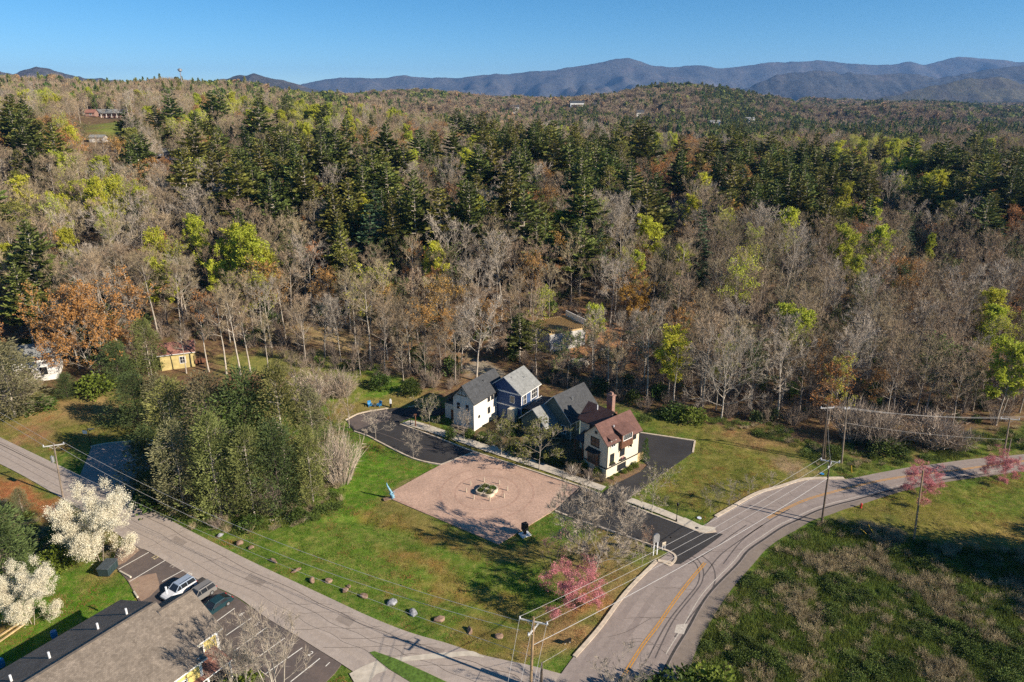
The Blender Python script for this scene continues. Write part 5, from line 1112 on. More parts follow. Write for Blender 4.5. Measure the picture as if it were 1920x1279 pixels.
class House:
    """house frame: x runs back from the street front, y runs to the left along the front, origin at the near right front corner"""
    def __init__(s, name, loc, th, label, cat='house'): s.e = empty(name, loc, R(th), label, cat)
    def part(s, name, mb, mats, parent=None): return mb.build(name, mats if isinstance(mats, (list, tuple)) else [mats], parent or s.e)
    def gable_block(s, x0, x1, y0, y1, eave, ridge, wall, roofm, along='x', over=.45, base=0, band=None, trim=None, walls=True):
        w = MB()
        if along == 'x':
            ym = (y0 + y1) / 2; P = [(y0, base), (y1, base), (y1, eave), (ym, ridge), (y0, eave)]; A = [(x0, a, b) for a, b in P]; B = [(x1, a, b) for a, b in P]
        else:
            xm = (x0 + x1) / 2; P = [(x0, base), (x1, base), (x1, eave), (xm, ridge), (x0, eave)]; A = [(a, y1, b) for a, b in P]; B = [(a, y0, b) for a, b in P]
        w.face(A[::-1]); w.face(B)
        for i, j in ((0, 4), (1, 2)): w.face([A[i], B[i], B[j], A[j]] if i == 0 else [B[i], A[i], A[j], B[j]])
        if walls: s.part('wall', w, wall)
        r = MB(); t = .16; half = ((y1 - y0) if along == 'x' else (x1 - x0)) / 2; sl = (ridge - eave) / half; dz = sl * over
        for sg in (-1, 1):
            if along == 'x':
                ye = (y1 + over) if sg > 0 else (y0 - over); q = [(x0 - over, ym, ridge), (x1 + over, ym, ridge), (x1 + over, ye, eave - dz), (x0 - over, ye, eave - dz)]
            else:
                xe = (x1 + over) if sg > 0 else (x0 - over); q = [(xm, y0 - over, ridge), (xm, y1 + over, ridge), (xe, y1 + over, eave - dz), (xe, y0 - over, eave - dz)]
            up = [(a, b, c + t + .05) for a, b, c in q]; dn = [(a, b, c + .05) for a, b, c in q]
            n = (Vector(up[1]) - Vector(up[0])).cross(Vector(up[2]) - Vector(up[0]))
            if n.z < 0: up = up[::-1]; dn = dn[::-1]
            r.face(up); r.face(dn[::-1], 1)
            for i in range(4): j = (i + 1) % 4; r.face([dn[i], dn[j], up[j], up[i]], 1)
        return s.part('roof', r, [MT[roofm] if isinstance(roofm, str) else roofm, trim or MT['trim_dark']])
    def window(s, face, u, z, w, h, frame='trim_white', rows=2, cols=2, at=0.0, glass='glass', sill=True):
        """face f: on the front (x = at), u along y; s: on the right side (y = at), u along x"""
        m = MB(); g = MB(); d = .07
        def bx(mb, u0, u1, z0, z1, d0, d1, mi=0):
            if face == 'f': mb.box((at - (d0 + d1) / 2, (u0 + u1) / 2, (z0 + z1) / 2), (d1 - d0, u1 - u0, z1 - z0), 0, mi)
            else: mb.box(((u0 + u1) / 2, at - (d0 + d1) / 2, (z0 + z1) / 2), (u1 - u0, d1 - d0, z1 - z0), 0, mi)
        f = .11
        bx(m, u - w / 2 - f, u - w / 2, z - f, z + h + f, 0, d); bx(m, u + w / 2, u + w / 2 + f, z - f, z + h + f, 0, d); bx(m, u - w / 2, u + w / 2, z - f, z, 0, d); bx(m, u - w / 2, u + w / 2, z + h, z + h + f, 0, d)
        for c in range(1, cols): bx(m, u - w / 2 + w * c / cols - .025, u - w / 2 + w * c / cols + .025, z, z + h, .012, .05)
        for c in range(1, rows): bx(m, u - w / 2, u + w / 2, z + h * c / rows - .025, z + h * c / rows + .025, .0125, .052)
        bx(g, u - w / 2, u + w / 2, z, z + h, 0, .02)
        o = s.part('window', m, MT[frame]); s.part('pane', g, MT[glass], o); return o
    def band(s, face, u0, u1, z, h, at, m, name='trim_band', d=.06):
        b = MB()
        if face == 'f': b.box((at - d / 2, (u0 + u1) / 2, z), (d, u1 - u0, h))
        else: b.box(((u0 + u1) / 2, at - d / 2, z), (u1 - u0, d, h))
        return s.part(name, b, MT[m])
# ---- cream house with the brown roof
C = G(1136, 897); H = House('cream_house', (C.x, C.y, 0), 41, 'cream stucco house with brown shingle roof, dormers and brick chimney by the driveway')
W_, D_ = 5.2, 8.2
H.gable_block(0, D_, 0, W_, 6.5, 9.0, MT['stucco_cream'], 'roof_brown')
H.gable_block(4.6, 9.4, W_, 10.5, 6.0, 8.3, MT['stucco_cream'], 'roof_brown', along='y', over=.4)
H.band('f', 0, W_, 1.75, .22, -.001, 'trim_dark'); H.band('s', 0, D_, 1.75, .22, -.001, 'trim_dark')
for u in (.12, ): H.band('s', 0, .14, 4.1, 4.4, -.002, 'trim_dark', 'corner_board')
H.window('f', 2.75, 5.0, 1.7, 1.5, 'trim_dark', 2, 2); bw = MB(); bw.box((-.28, 2.75, 2.95), (.55, 2.3, 2.2)); bay = H.part('bay_window', bw, MT['wood_brown'])
g = MB(); g.box((-.565, 2.75, 2.95), (.03, 1.9, 1.85)); g.box((-.28, 2.75, 2.95), (.35, 2.35, 1.7)); H.part('pane', g, MT['glass'], bay)
bars = MB(); [bars.box((-.59, 2.75 + d, 2.95), (.02, .07, 1.85)) for d in (-.5, 0, .5)]; H.part('bar', bars, MT['trim_dark'], bay)
hd = MB(); hd.face([(-.95, 1.35, 4.1), (-.95, 4.15, 4.1), (0, 4.15, 4.5), (0, 1.35, 4.5)][::-1]); hd.face([(-.95, 1.35, 4.02), (0, 1.35, 4.42), (0, 4.15, 4.42), (-.95, 4.15, 4.02)][::-1]); hd.box((-.95, 2.75, 4.05), (.05, 2.82, .12)); H.part('hood', hd, MT['trim_dark'])
v = MB(); v.box((-.04, 2.6, 7.6), (.06, .5, .5)); H.part('vent', v, MT['trim_dark'])
H.window('s', 1.3, 2.6, .8, 1.5, 'trim_dark', 2, 2); H.window('s', 3.9, 3.0, 1.0, 1.6, 'trim_dark', 2, 2); H.window('s', 3.9, .4, 2.0, .95, 'trim_dark', 2, 4); H.window('s', 7.0, 5.1, .6, 1.0, 'trim_dark', 2, 1)
for u in (1.3, 3.9): b = MB(); b.box((u, -.2, 2.35), (1.1 + .3 * (u > 2), .38, .26)); o = H.part('planter_box', b, MT['trim_dark']); t_, f_ = bush_mesh(int(u), 1.2, .35, 24, .12, 6); f_.v = [(a + u, b_ * .3 - .2, c + 2.45) for a, b_, c in f_.v]; H.part('flowers', f_, MT['pink' if u > 2 else 'green'], o)
# dormers on the right slope
def dormer(x0, x1, yf, zb, ze, zr, wallm, roof='roof_brown', back=1.7):
    w = MB(); w.box(((x0 + x1) / 2, yf + back / 2, (zb + ze) / 2), (x1 - x0, back, ze - zb)); o = H.part('dormer', w, MT[wallm]); r = MB()
    q = [(x0 - .3, yf - .35, ze - .02), (x1 + .3, yf - .35, ze - .02), (x1 + .3, yf + back + .55, zr), (x0 - .3, yf + back + .55, zr)]; up = [(a, b, c + .13) for a, b, c in q]; r.face(up); r.face(q[::-1])
    for i in range(4): j = (i + 1) % 4; r.face([q[i], q[j], up[j], up[i]])
    H.part('dormer_roof', r, MT[roof], o); return o
dormer(.75, 2.05, -.06, 5.6, 7.0, 7.75, 'stucco_cream'); H.window('s', 1.4, 5.55, .95, 1.25, 'trim_white', 2, 2, at=-.07)
o = dormer(3.0, 5.9, -.55, 4.7, 7.35, 8.35, 'wood_brown', back=2.2); H.window('s', 4.45, 6.15, 2.1, .95, 'trim_white', 1, 4, at=-.56)
bt = MB(); [bt.box((3.1 + .35 * i, -.565, 5.4), (.06, .03, 1.35)) for i in range(9)]; H.part('batten', bt, MT['trim_dark'], o)
bk = MB(); [bk.box((x, -.3, 4.4), (.12, .45, .55)) for x in (3.15, 5.75)]; H.part('bracket', bk, MT['trim_dark'])
ch = MB(); ch.box((9.7, 7.9, 4.9), (.8, 1.3, 9.8)); o = H.part('chimney', ch, MT['brick_chim']); c2 = MB(); c2.box((9.7, 7.9, 9.9), (1.0, 1.5, .25)); c2.box((9.7, 7.9, 10.25), (.5, .8, .45), 0, 0, .7); H.part('chimney_cap', c2, MT['brick_chim'], o)
vp = MB(); vp.tube([(2.9, 1.3, 7.6), (2.9, 1.3, 8.5)], .09, 8, cap=True); vp.tube([(6.2, 8, 8), (6.2, 8, 8.9)], .1, 8, cap=True); H.part('vent_pipe', vp, MT['white_metal'])
fe = MB(); fe.box((D_ + .9, .1, .8), (1.7, .08, 1.6)); H.part('side_fence', fe, MT['wood_raw'])
H.window('f', 7.0, 4.6, 2.2, 1.0, 'trim_dark', 1, 3, at=4.6)
pr = MB(); pr.face([(1.8, 5.3, 3.3), (1.8, 9.3, 3.3), (4.6, 9.3, 4.1), (4.6, 5.3, 4.1)][::-1]); pr.face([(1.8, 5.3, 3.2), (4.6, 5.3, 4.0), (4.6, 9.3, 4.0), (1.8, 9.3, 3.2)][::-1]); pr.box((1.85, 7.3, 3.2), (.12, 4, .2)); H.part('porch_roof', pr, MT['roof_dark'])
for y_ in (5.5, 7.3, 9.1): pp = MB(); pp.box((1.9, y_, 1.6), (.18, .18, 3.1)); H.part('porch_post', pp, MT['wood_brown'])
# ---- white house
C = G(889, 809); H = House('white_house', (C.x, C.y, 0), 57, 'white stucco house with charcoal roof and dark side porch')
H.gable_block(0, 10.2, 0, 4.9, 6.1, 8.9, MT['stucco_white'], 'roof_dark')
for y_ in (1.5, 3.6): H.window('f', y_, 3.9, .8, 1.35, 'trim_white', 2, 1)
H.window('f', 1.5, 1.0, .8, 1.35, 'trim_white', 2, 1)
for x_ in (5.0, 6.2, 7.4): H.window('s', x_, 4.5, .6, 1.25, 'trim_dark', 2, 1)
H.window('s', 1.7, 2.3, .35, .35, 'trim_dark', 1, 1); H.window('s', 5.0, 2.0, .6, 1.1, 'trim_dark', 2, 1)
gb = MB(); gb.tube([(-.4, 1.3, 7.0), (-.4, 2.45, 8.4), (-.4, 3.6, 7.0)], .07, 4); gb.tube([(-.4, 1.4, 7.1), (-.4, 3.5, 7.1)], .07, 4); gb.tube([(-.4, 2.45, 7.1), (-.4, 2.45, 8.4)], .07, 4); H.part('gable_bracket', gb, MT['trim_dark'])
lr = MB(); q = [(1.0, 4.9, 5.9), (9.5, 4.9, 5.9), (9.5, 9.2, 3.2), (1.0, 9.2, 3.2)]; up = [(a, b, c + .16) for a, b, c in q]; lr.face(up[::-1] if (Vector(up[1]) - Vector(up[0])).cross(Vector(up[2]) - Vector(up[0])).z < 0 else up); lr.face(q)
for i in range(4): j = (i + 1) % 4; lr.face([q[i], q[j], up[j], up[i]])
H.part('porch_roof', lr, MT['roof_dark'])
for x_ in (1.2, 4, 6.8, 9.3): pp = MB(); pp.box((x_, 9.0, 1.6), (.2, .2, 3.2)); H.part('porch_post', pp, MT['trim_dark'])
rl = MB(); [rl.box((5.2, 9.0, z_), (8.2, .06, .07)) for z_ in (.6, 1.0)]; H.part('porch_railing', rl, MT['trim_dark'])
bw = MB(); bw.box((5.5, 6.8, 1.6), (7, 3.6, 3.2)); H.part('rear_wing', bw, MT['stucco_white']); dr = MB(); dr.box((1.97, 6.6, 1.05), (.06, 1, 2.1)); H.part('door', dr, MT['wood_brown'])
vp = MB(); vp.tube([(5.5, 1.6, 7.8), (5.5, 1.6, 8.5)], .08, 8, cap=True); H.part('vent_pipe', vp, MT['trim_dark'])
gr = MB(); gr.box((-.5, 2.45, .25), (.5, 5, .5)); H.part('foundation_bed', gr, MT['brush'])
# ---- blue house
C = G(977, 740, 6.2); H = House('blue_house', (C.x, C.y, 0), 57, 'navy blue house with white trim and light grey roof behind the white house')
H.gable_block(0, 6.6, 0, 7.6, 6.2, 9.0, MT['siding_blue'], 'roof_grey', trim=MT['trim_white'])
H.band('f', 0, 7.6, 6.0, .3, -.001, 'trim_white'); H.band('f', 0, 7.6, 3.2, .25, -.001, 'trim_white'); H.band('s', 0, 6.6, 3.2, .25, -.001, 'trim_white')
for u0 in (0, 3.5, 6.4): H.band('s', u0, u0 + .2, 3.1, 6.1, -.002, 'trim_white', 'corner_board', .075)
H.window('s', 1.3, 3.7, 1.1, 1.9, 'trim_white', 2, 2); H.window('s', 4.95, 3.8, 2.0, 1.9, 'trim_white', 2, 3); H.window('s', 4.95, .5, 1.9, 2.0, 'trim_white', 3, 2)
H.window('f', 2.0, 4.0, .9, 1.4, 'trim_white', 2, 1); bal = MB(); bal.box((4.95, -.5, 3.0), (2.6, 1.0, .12)); [bal.box((4.95, -.98, z_), (2.6, .05, .07)) for z_ in (3.4, 3.9)]; [bal.box((3.7 + .5 * i, -.98, 3.45), (.05, .05, .9)) for i in range(6)]; H.part('balcony', bal, MT['trim_white'])
vp = MB(); vp.tube([(4.2, 1.9, 7.6), (4.2, 1.9, 8.3)], .08, 8, cap=True); vp.tube([(1.2, 2.9, 8.2), (1.2, 2.9, 9.0)], .08, 8, cap=True); H.part('vent_pipe', vp, MT['metal'])
st = MB(); st.box((-.9, 1.4, 1.6), (1.2, 1.6, 3.2)); H.part('stair_wall', st, MT['stucco_cream'])
# ---- dark green house with the lower front wing
C = G(1069, 826); H = House('green_house', (C.x, C.y, 0), 47, 'dark green house with two charcoal gables between white and cream houses')
H.gable_block(0, 8.2, 0, 7.6, 4.1, 7.9, MT['siding_green'], 'roof_dark', trim=MT['trim_white'], over=.55)
H.gable_block(-3.4, 0, 3.2, 9.2, 3.0, 5.6, MT['siding_green'], 'roof_grey', along='x', trim=MT['trim_white'], over=.4)
H.window('s', 2.2, 1.6, .9, 1.5, 'trim_white', 2, 2); H.band('s', 0, .18, 2.0, 4.0, -.002, 'trim_white', 'corner_board'); H.band('s', 8.0, 8.2, 2.0, 4.0, -.002, 'trim_white', 'corner_board')
H.window('f', 5.3, .9, 1.3, 1.5, 'trim_white', 2, 2, at=-3.4); H.window('f', 1.6, 1.0, 1.0, 1.5, 'trim_white', 2, 2)
vp = MB(); vp.tube([(3.2, 2.2, 6.4), (3.2, 2.2, 7.3)], .09, 8, cap=True); H.part('vent_pipe', vp, MT['metal'])
gw = MB(); gw.box((3.2, 11.2, 1.35), (7, 4.2, 2.7)); H.part('garage', gw, MT['siding_green']); gr = MB(); q = [(-.6, 8.95, 3.6), (6.9, 8.95, 3.6), (6.9, 13.7, 2.7), (-.6, 13.7, 2.7)]; up = [(a, b, c + .15) for a, b, c in q]; gr.face(up); gr.face(q[::-1])
for i in range(4): j = (i + 1) % 4; gr.face([q[i], q[j], up[j], up[i]])
H.part('garage_roof', gr, MT['roof_dark'])
fn = MB(); fn.box((11, -1.0, .8), (5.5, .08, 1.6)); H.part('yard_fence', fn, MT['wood_brown'])
# ---- yellow cottage on the left
C = hit(304, 697); H = House('yellow_cottage', (C.x, C.y, C.z), 22, 'small yellow cottage with red-brown roof and white windows at wood edge')
H.gable_block(0, 7.0, 0, 5.0, 3.9, 5.6, MT['siding_tan'], 'roof_red', over=.5, trim=MT['trim_white'], base=-1.5)
H.window('s', 4.6, 1.3, 1.1, 1.5, 'trim_white', 2, 2); H.window('f', 2.4, .9, 1.2, 1.6, 'trim_white', 2, 2)
dk = MB(); dk.box((8.4, 1.2, .9), (2.6, 3.0, .15)); [dk.box((x_, -.28, 1.9), (.1, .1, 2.0)) for x_ in (7.2, 8.4, 9.6)]; dk.box((8.4, -.28, 1.7), (2.6, .06, .1)); dk.box((8.4, -.28, 1.3), (2.6, .05, .5)); H.part('deck', dk, MT['wood_brown'])
# ---- white house at the left edge
C = hit(112, 712); H = House('pale_house', (C.x, C.y, C.z), 24, 'white sided house half hidden by bare branches at left edge')
H.gable_block(-8, 0, 0, 7, 5.2, 7.4, MT['trim_white'], 'roof_grey', over=.4, base=-1.5); H.window('s', -2.5, 1.4, 1.1, 1.5, 'trim_dark', 2, 2); H.window('s', -5.5, 1.4, 1.1, 1.5, 'trim_dark', 2, 2)
# ---- timber framed building site
C = hit(1096, 648, 0); e = empty('building_site', (C.x, C.y, C.z), R(28), 'unfinished building with raw timber roof joists and white wrapped end wall', 'house')
w = MB(); w.box((0.05, 4.5, 3.0), (.16, 9, 7)); w.build('wrapped_wall', [MT['trim_white']], e)
w = MB(); w.box((-5.1, .1, 1.9), (10, .2, 4.4)); w.box((-10, 4.5, 1.9), (.2, 9, 4.4)); w.build('wall', [MT['block']], e)
w = MB(); w.box((-5.1, .1, 4.3), (10.2, .24, .35)); w.box((-5.1, 9.0, 4.9), (10.2, .24, .35)); w.build('top_plate', [MT['wood_raw']], e)
for i in range(17): w = MB(); w.box((-.3 - .6 * i, 4.5, 5.0), (.09, 10, .34)); w.build('joist', [MT['wood_raw']], e)
w = MB(); w.box((-5.1, 4.5, 4.0), (10, 8.7, .06)); w.build('joist_gap_shade', [MT['bark_dark']], e)  # dark sheet under the joists, coloured to stand in for the shade between them
for x_, y_, s_, lab in ((1088, 688, 1.5, 'pale stone boulder heap below the timber building site'), (1135, 664, .9, 'small pale rubble pile right of the timber building site')):
    b = hit(x_, y_); m = MB(); r = random.Random(x_)
    for i in range(14): m.box((r.uniform(-1, 1) * s_, r.uniform(-1, 1) * s_, r.uniform(.1, .9) * s_), (r.uniform(.6, 1.1) * s_, r.uniform(.5, 1) * s_, r.uniform(.4, .8) * s_), r.random() * 3, 0, .7)
    tag(m.build('rubble_pile', [MT['concrete']], None, (b.x, b.y, b.z)), lab, 'rubble')
# ---- far houses
C = hit(237, 221); H = House('ranch_house', (C.x, C.y, C.z), 12, 'low grey-roofed ranch house with porch posts above the hill lawn')
H.gable_block(0, 10, -16, 8, 3.6, 6.4, MT['brick_chim'], 'roof_grey', along='y', over=.8, trim=MT['trim_white'])
H.e.rotation_euler = (0, 0, R(8)); 
for i in range(5): pp = MB(); pp.box((-1.6, -14 + 4 * i, 1.7), (.35, .35, 3.4)); H.part('porch_post', pp, MT['trim_white'])
pr = MB(); q = [(-2.2, -15, 3.3), (-2.2, 3, 3.3), (0, 3, 4.1), (0, -15, 4.1)]; pr.face([(a, b, c + .2) for a, b, c in q][::-1]); pr.face(q); H.part('porch_roof', pr, MT['roof_grey'])
for u in (-10, -5, 4): H.window('f', u, 1.2, 1.8, 1.5, 'trim_white', 1, 2)
H.e.rotation_euler = (0, 0, R(98)); H.e.location = hit(197, 221)
C = hit(168, 219); H = House('red_roof_house', (C.x, C.y, C.z), 95, 'small house with red-brown roof left of the ranch house'); H.gable_block(0, 7, -4, 3, 3.0, 5.2, MT['brick_chim'], 'roof_red', along='y', over=.6); H.window('f', -1, 1, 1.6, 1.3)
C = hit(305, 300); H = House('tin_shed', (C.x, C.y, C.z), 90, 'pale blue-white metal roofed house among bare trees, upper left'); H.gable_block(0, 6, -8, 1.5, 3.4, 4.9, MT['trim_white'], 'roof_grey', along='y', over=.5)
H.e.children[-1].data.materials[0] = MT['tin_white']; H.window('f', -3, 1, 1.6, 1.3)
C = hit(172, 268); H = House('grey_barn', (C.x, C.y, C.z), 90, 'small grey shed with white door below the hill lawn'); H.gable_block(0, 4, -7, 1, 2.6, 3.8, MT['block'], 'roof_grey', along='y', over=.4); d_ = MB(); d_.box((-.04, -1, 1), (.08, 1.2, 2)); H.part('door', d_, MT['trim_white'])
for x_, y_, w_, h_, lab in ((1082, 209, 26, 9, 'white multi-storey building in the distant valley, centre'), (965, 214, 16, 5, 'white distant house left of the valley building'), (1118, 209, 14, 5, 'small white distant house right of the valley building'), (1200, 226, 12, 6, 'lone white distant house on the wooded valley slope')):
    b = hit(x_, y_); H = House('distant_house', (b.x, b.y, b.z + 7), 92, lab); H.gable_block(0, 9, -w_ / 2, w_ / 2, h_, h_ + 3, MT['trim_white'], 'roof_dark', along='y', over=.8, base=-8); H.band('f', -w_ / 2 + 1, w_ / 2 - 1, h_ * .45, h_ * .2, -.02, 'glass', 'window')
for x_, y_, lab in ((1405, 240, 'white-roofed distant house by the flat-topped pine'), (1340, 248, 'tiny white distant house left of the flat-topped pine')):
    b = hit(x_, y_); H = House('distant_house', (b.x, b.y, b.z + 8), 92, lab); H.gable_block(0, 8, -7, 7, 5, 7, MT['trim_white'], 'roof_grey', along='y', over=.6, base=-9); H.band('f', -5, 5, 2.5, 1.2, -.02, 'glass', 'window')
# ---- long yellow building at the lower left
ZR_, ZE_ = 8.0, 4.6
r1 = G(288, 1132, ZR_); r2 = G(50, 1279, ZR_); ax = (r1 - r2); ax.z = 0; ax.normalize(); th = math.atan2(ax.y, ax.x); per = Vector((-ax.y, ax.x, 0))
e = empty('long_building', (r1.x, r1.y, 0), th, 'long yellow-sided building with weathered shingle roof at lower left', 'building')
def loc(px, py, z): q = G(px, py, z) - Vector((r1.x, r1.y, 0)); return q.dot(ax), q.dot(per)
ea = loc(394, 1229, ZE_); hw = abs(ea[1]); s1 = loc(360, 1107, ZR_ - .35); s2 = loc(431, 1169, ZE_); hw2 = abs(s2[1] - s1[1])
def gab(x0, x1, yc, hw, ridge, eave, nm):
    w = MB(); over = .5; sl = (ridge - eave) / hw; wl = hw - over; ze = eave + sl * over - .2
    P = [(yc - wl, 0), (yc + wl, 0), (yc + wl, ze), (yc, ridge - .2), (yc - wl, ze)]; A = [(x0 + over, a, b) for a, b in P]; B = [(x1 - over, a, b) for a, b in P]
    w.face(A[::-1]); w.face(B); w.face([A[0], B[0], B[4], A[4]]); w.face([B[1], A[1], A[2], B[2]]); w.build('wall', [MT['siding_yellow']], e)
    r = MB()
    for sg in (-1, 1):
        q = [(x0, yc, ridge), (x1, yc, ridge), (x1, yc + sg * hw, eave), (x0, yc + sg * hw, eave)]; up = [(a, b, c) for a, b, c in q]; dn = [(a, b, c - .18) for a, b, c in q]
        if sg > 0: up, dn = up[::-1], dn[::-1]
        if (Vector(up[1]) - Vector(up[0])).cross(Vector(up[2]) - Vector(up[0])).z < 0: up, dn = up[::-1], dn[::-1]
        r.face(up); r.face(dn[::-1], 1)
        for i in range(4): j = (i + 1) % 4; r.face([dn[i], dn[j], up[j], up[i]], 1)
    o = r.build('roof', [MT['roof_tan'], MT['trim_white']], e); cp = MB(); cp.box(((x0 + x1) / 2, yc, ridge + .02), (x1 - x0, .35, .07)); cp.build('ridge_cap', [MT['roof_tan']], o); return o
ro = gab(-36, ea[0] * .5, 0, hw, ZR_, ZE_, 'main'); 
yc2 = s1[1]; ro2 = gab(ea[0] * .5 - .6, s1[0], yc2, hw2, ZR_ - .35, ZE_ + .1, 'end')
for px, py in ((323, 1122), (238, 1152), (183, 1175), (92, 1229), (20, 1272)):
    q = loc(px, py, 7.2); yy = max(q[1], 1.0); zz = ZR_ - (ZR_ - ZE_) * min(yy / hw, 1); vp = MB(); vp.tube([(q[0], yy, zz - .2), (q[0], yy, zz + .75)], .11, 8, cap=True); vp.build('vent_pipe', [MT['white_metal']], e)
def wwin(x, y, z, w, h):
    m = MB(); m.box((x, y, z), (w + .3, .08, h + .3)); o = m.build('window', [MT['trim_white']], e); g = MB(); g.box((x, y - .03, z), (w, .06, h)); g.build('pane', [MT['glass']], o)
wy2 = yc2 - hw2 + .5; wwin(s1[0] - 3.2, wy2 - .03, 2.9, 1.7, 1.9); wy1 = -hw + .5
for k in range(6): wwin(ea[0] * .5 - 3.2 - 4.2 * k, wy1 - .03, 2.6, 1.6, 1.5)
cb = MB(); cb.box((s1[0] - .55, wy2 - .02, 2.4), (.3, .1, 4.8)); cb.box((ea[0] * .5 - .7, wy1 - .02, 2.4), (.3, .1, 4.8)); cb.build('corner_board', [MT['trim_white']], e)
pa = loc(393, 1228, 3.3); px1 = s1[0] - 1.0; px0 = px1 - 8.5; pr = MB(); q = [(px0, wy2 + .2, 2.9), (px1, wy2 + .2, 2.9), (px1, wy2 - 3.0, 2.35), (px0, wy2 - 3.0, 2.35)]
up = q[::-1]; dn = [(a, b, c - .15) for a, b, c in up]; pr.face(up); pr.face(dn[::-1], 1)
for i in range(4): j = (i + 1) % 4; pr.face([dn[i], dn[j], up[j], up[i]], 1)
pr.build('porch_roof', [MT['roof_red'], MT['trim_white']], e)
for i in range(4): m = MB(); m.box((px0 + .3 + (px1 - px0 - .6) * i / 3, wy2 - 2.85, 1.1), (.2, .2, 2.2)); m.build('porch_post', [MT['trim_white']], e)
m = MB()
for z_ in (.5, .95): m.box(((px0 + px1) / 2, wy2 - 2.87, z_), (px1 - px0, .06, .08))
m.build('railing', [MT['wood_raw']], e)
# ================================================================ vehicles, poles, signs and small things
def paint(name, c, rough=.3): return M(name, c, rough, .04, 3, spec=.5, metal=.1)
MT['car_white'] = paint('white_car_paint', (.72, .72, .73)); MT['car_grey'] = paint('grey_car_paint', (.21, .20, .19)); MT['car_teal'] = paint('dark_teal_car_paint', (.015, .045, .055)); MT['car_blue'] = paint('blue_car_paint', (.10, .22, .42)); MT['car_roof'] = paint('light_blue_roof', (.30, .36, .45), .25)  # the white car's roof has its own light blue colour
MT['tyre'] = M('tyre_rubber', (.02, .02, .02), .9, .2, 5); MT['rim'] = M('alloy_rim', (.55, .55, .55), .35, .1, 3, metal=.7); MT['lamp_red'] = M('red_lens', (.45, .02, .02), .25, .1, 3); MT['lamp_clear'] = M('clear_lens', (.7, .7, .68), .2, .1, 3)
MT['black'] = M('black_metal', (.012, .012, .013), .5, .2, 3); MT['pole_wood'] = M('pole_wood', (.30, .205, .12), .9, .3, 1.5); MT['pole_grey'] = M('weathered_pole', (.24, .19, .145), .9, .3, 1.5); MT['pole_dark'] = M('dark_pole', (.10, .075, .055), .9, .3, 1.5)
MT['wire'] = M('cable', (.5, .48, .46), .6, .1, 1); MT['insul'] = M('insulator', (.62, .64, .68), .3, .1, 3); MT['xarm'] = M('grey_crossarm', (.48, .46, .44), .8, .2, 2)
MT['blue_plastic'] = M('blue_plastic', (.03, .2, .42), .5, .2, 3); MT['sculpt'] = M('blue_sculpture', (.06, .26, .46), .45, .4, 2, col2=(.3, .5, .6)); MT['hyd'] = M('hydrant_red', (.45, .04, .03), .5, .15, 3)
MT['stone'] = M('pale_stone', (.52, .44, .33), .9, .2, 2); MT['rock_brown'] = M('brown_rock', (.25, .15, .105), .95, .45, 1.6, bump=.8, col2=(.34, .23, .16)); MT['rock_grey'] = M('grey_rock', (.2, .2, .215), .95, .4, 1.4, bump=.8, col2=(.38, .38, .4)); MT['bin_green'] = M('dark_bin', (.03, .05, .052), .6, .2, 3); MT['bin_lid'] = M('bin_lid', (.07, .085, .095), .5, .25, 3)
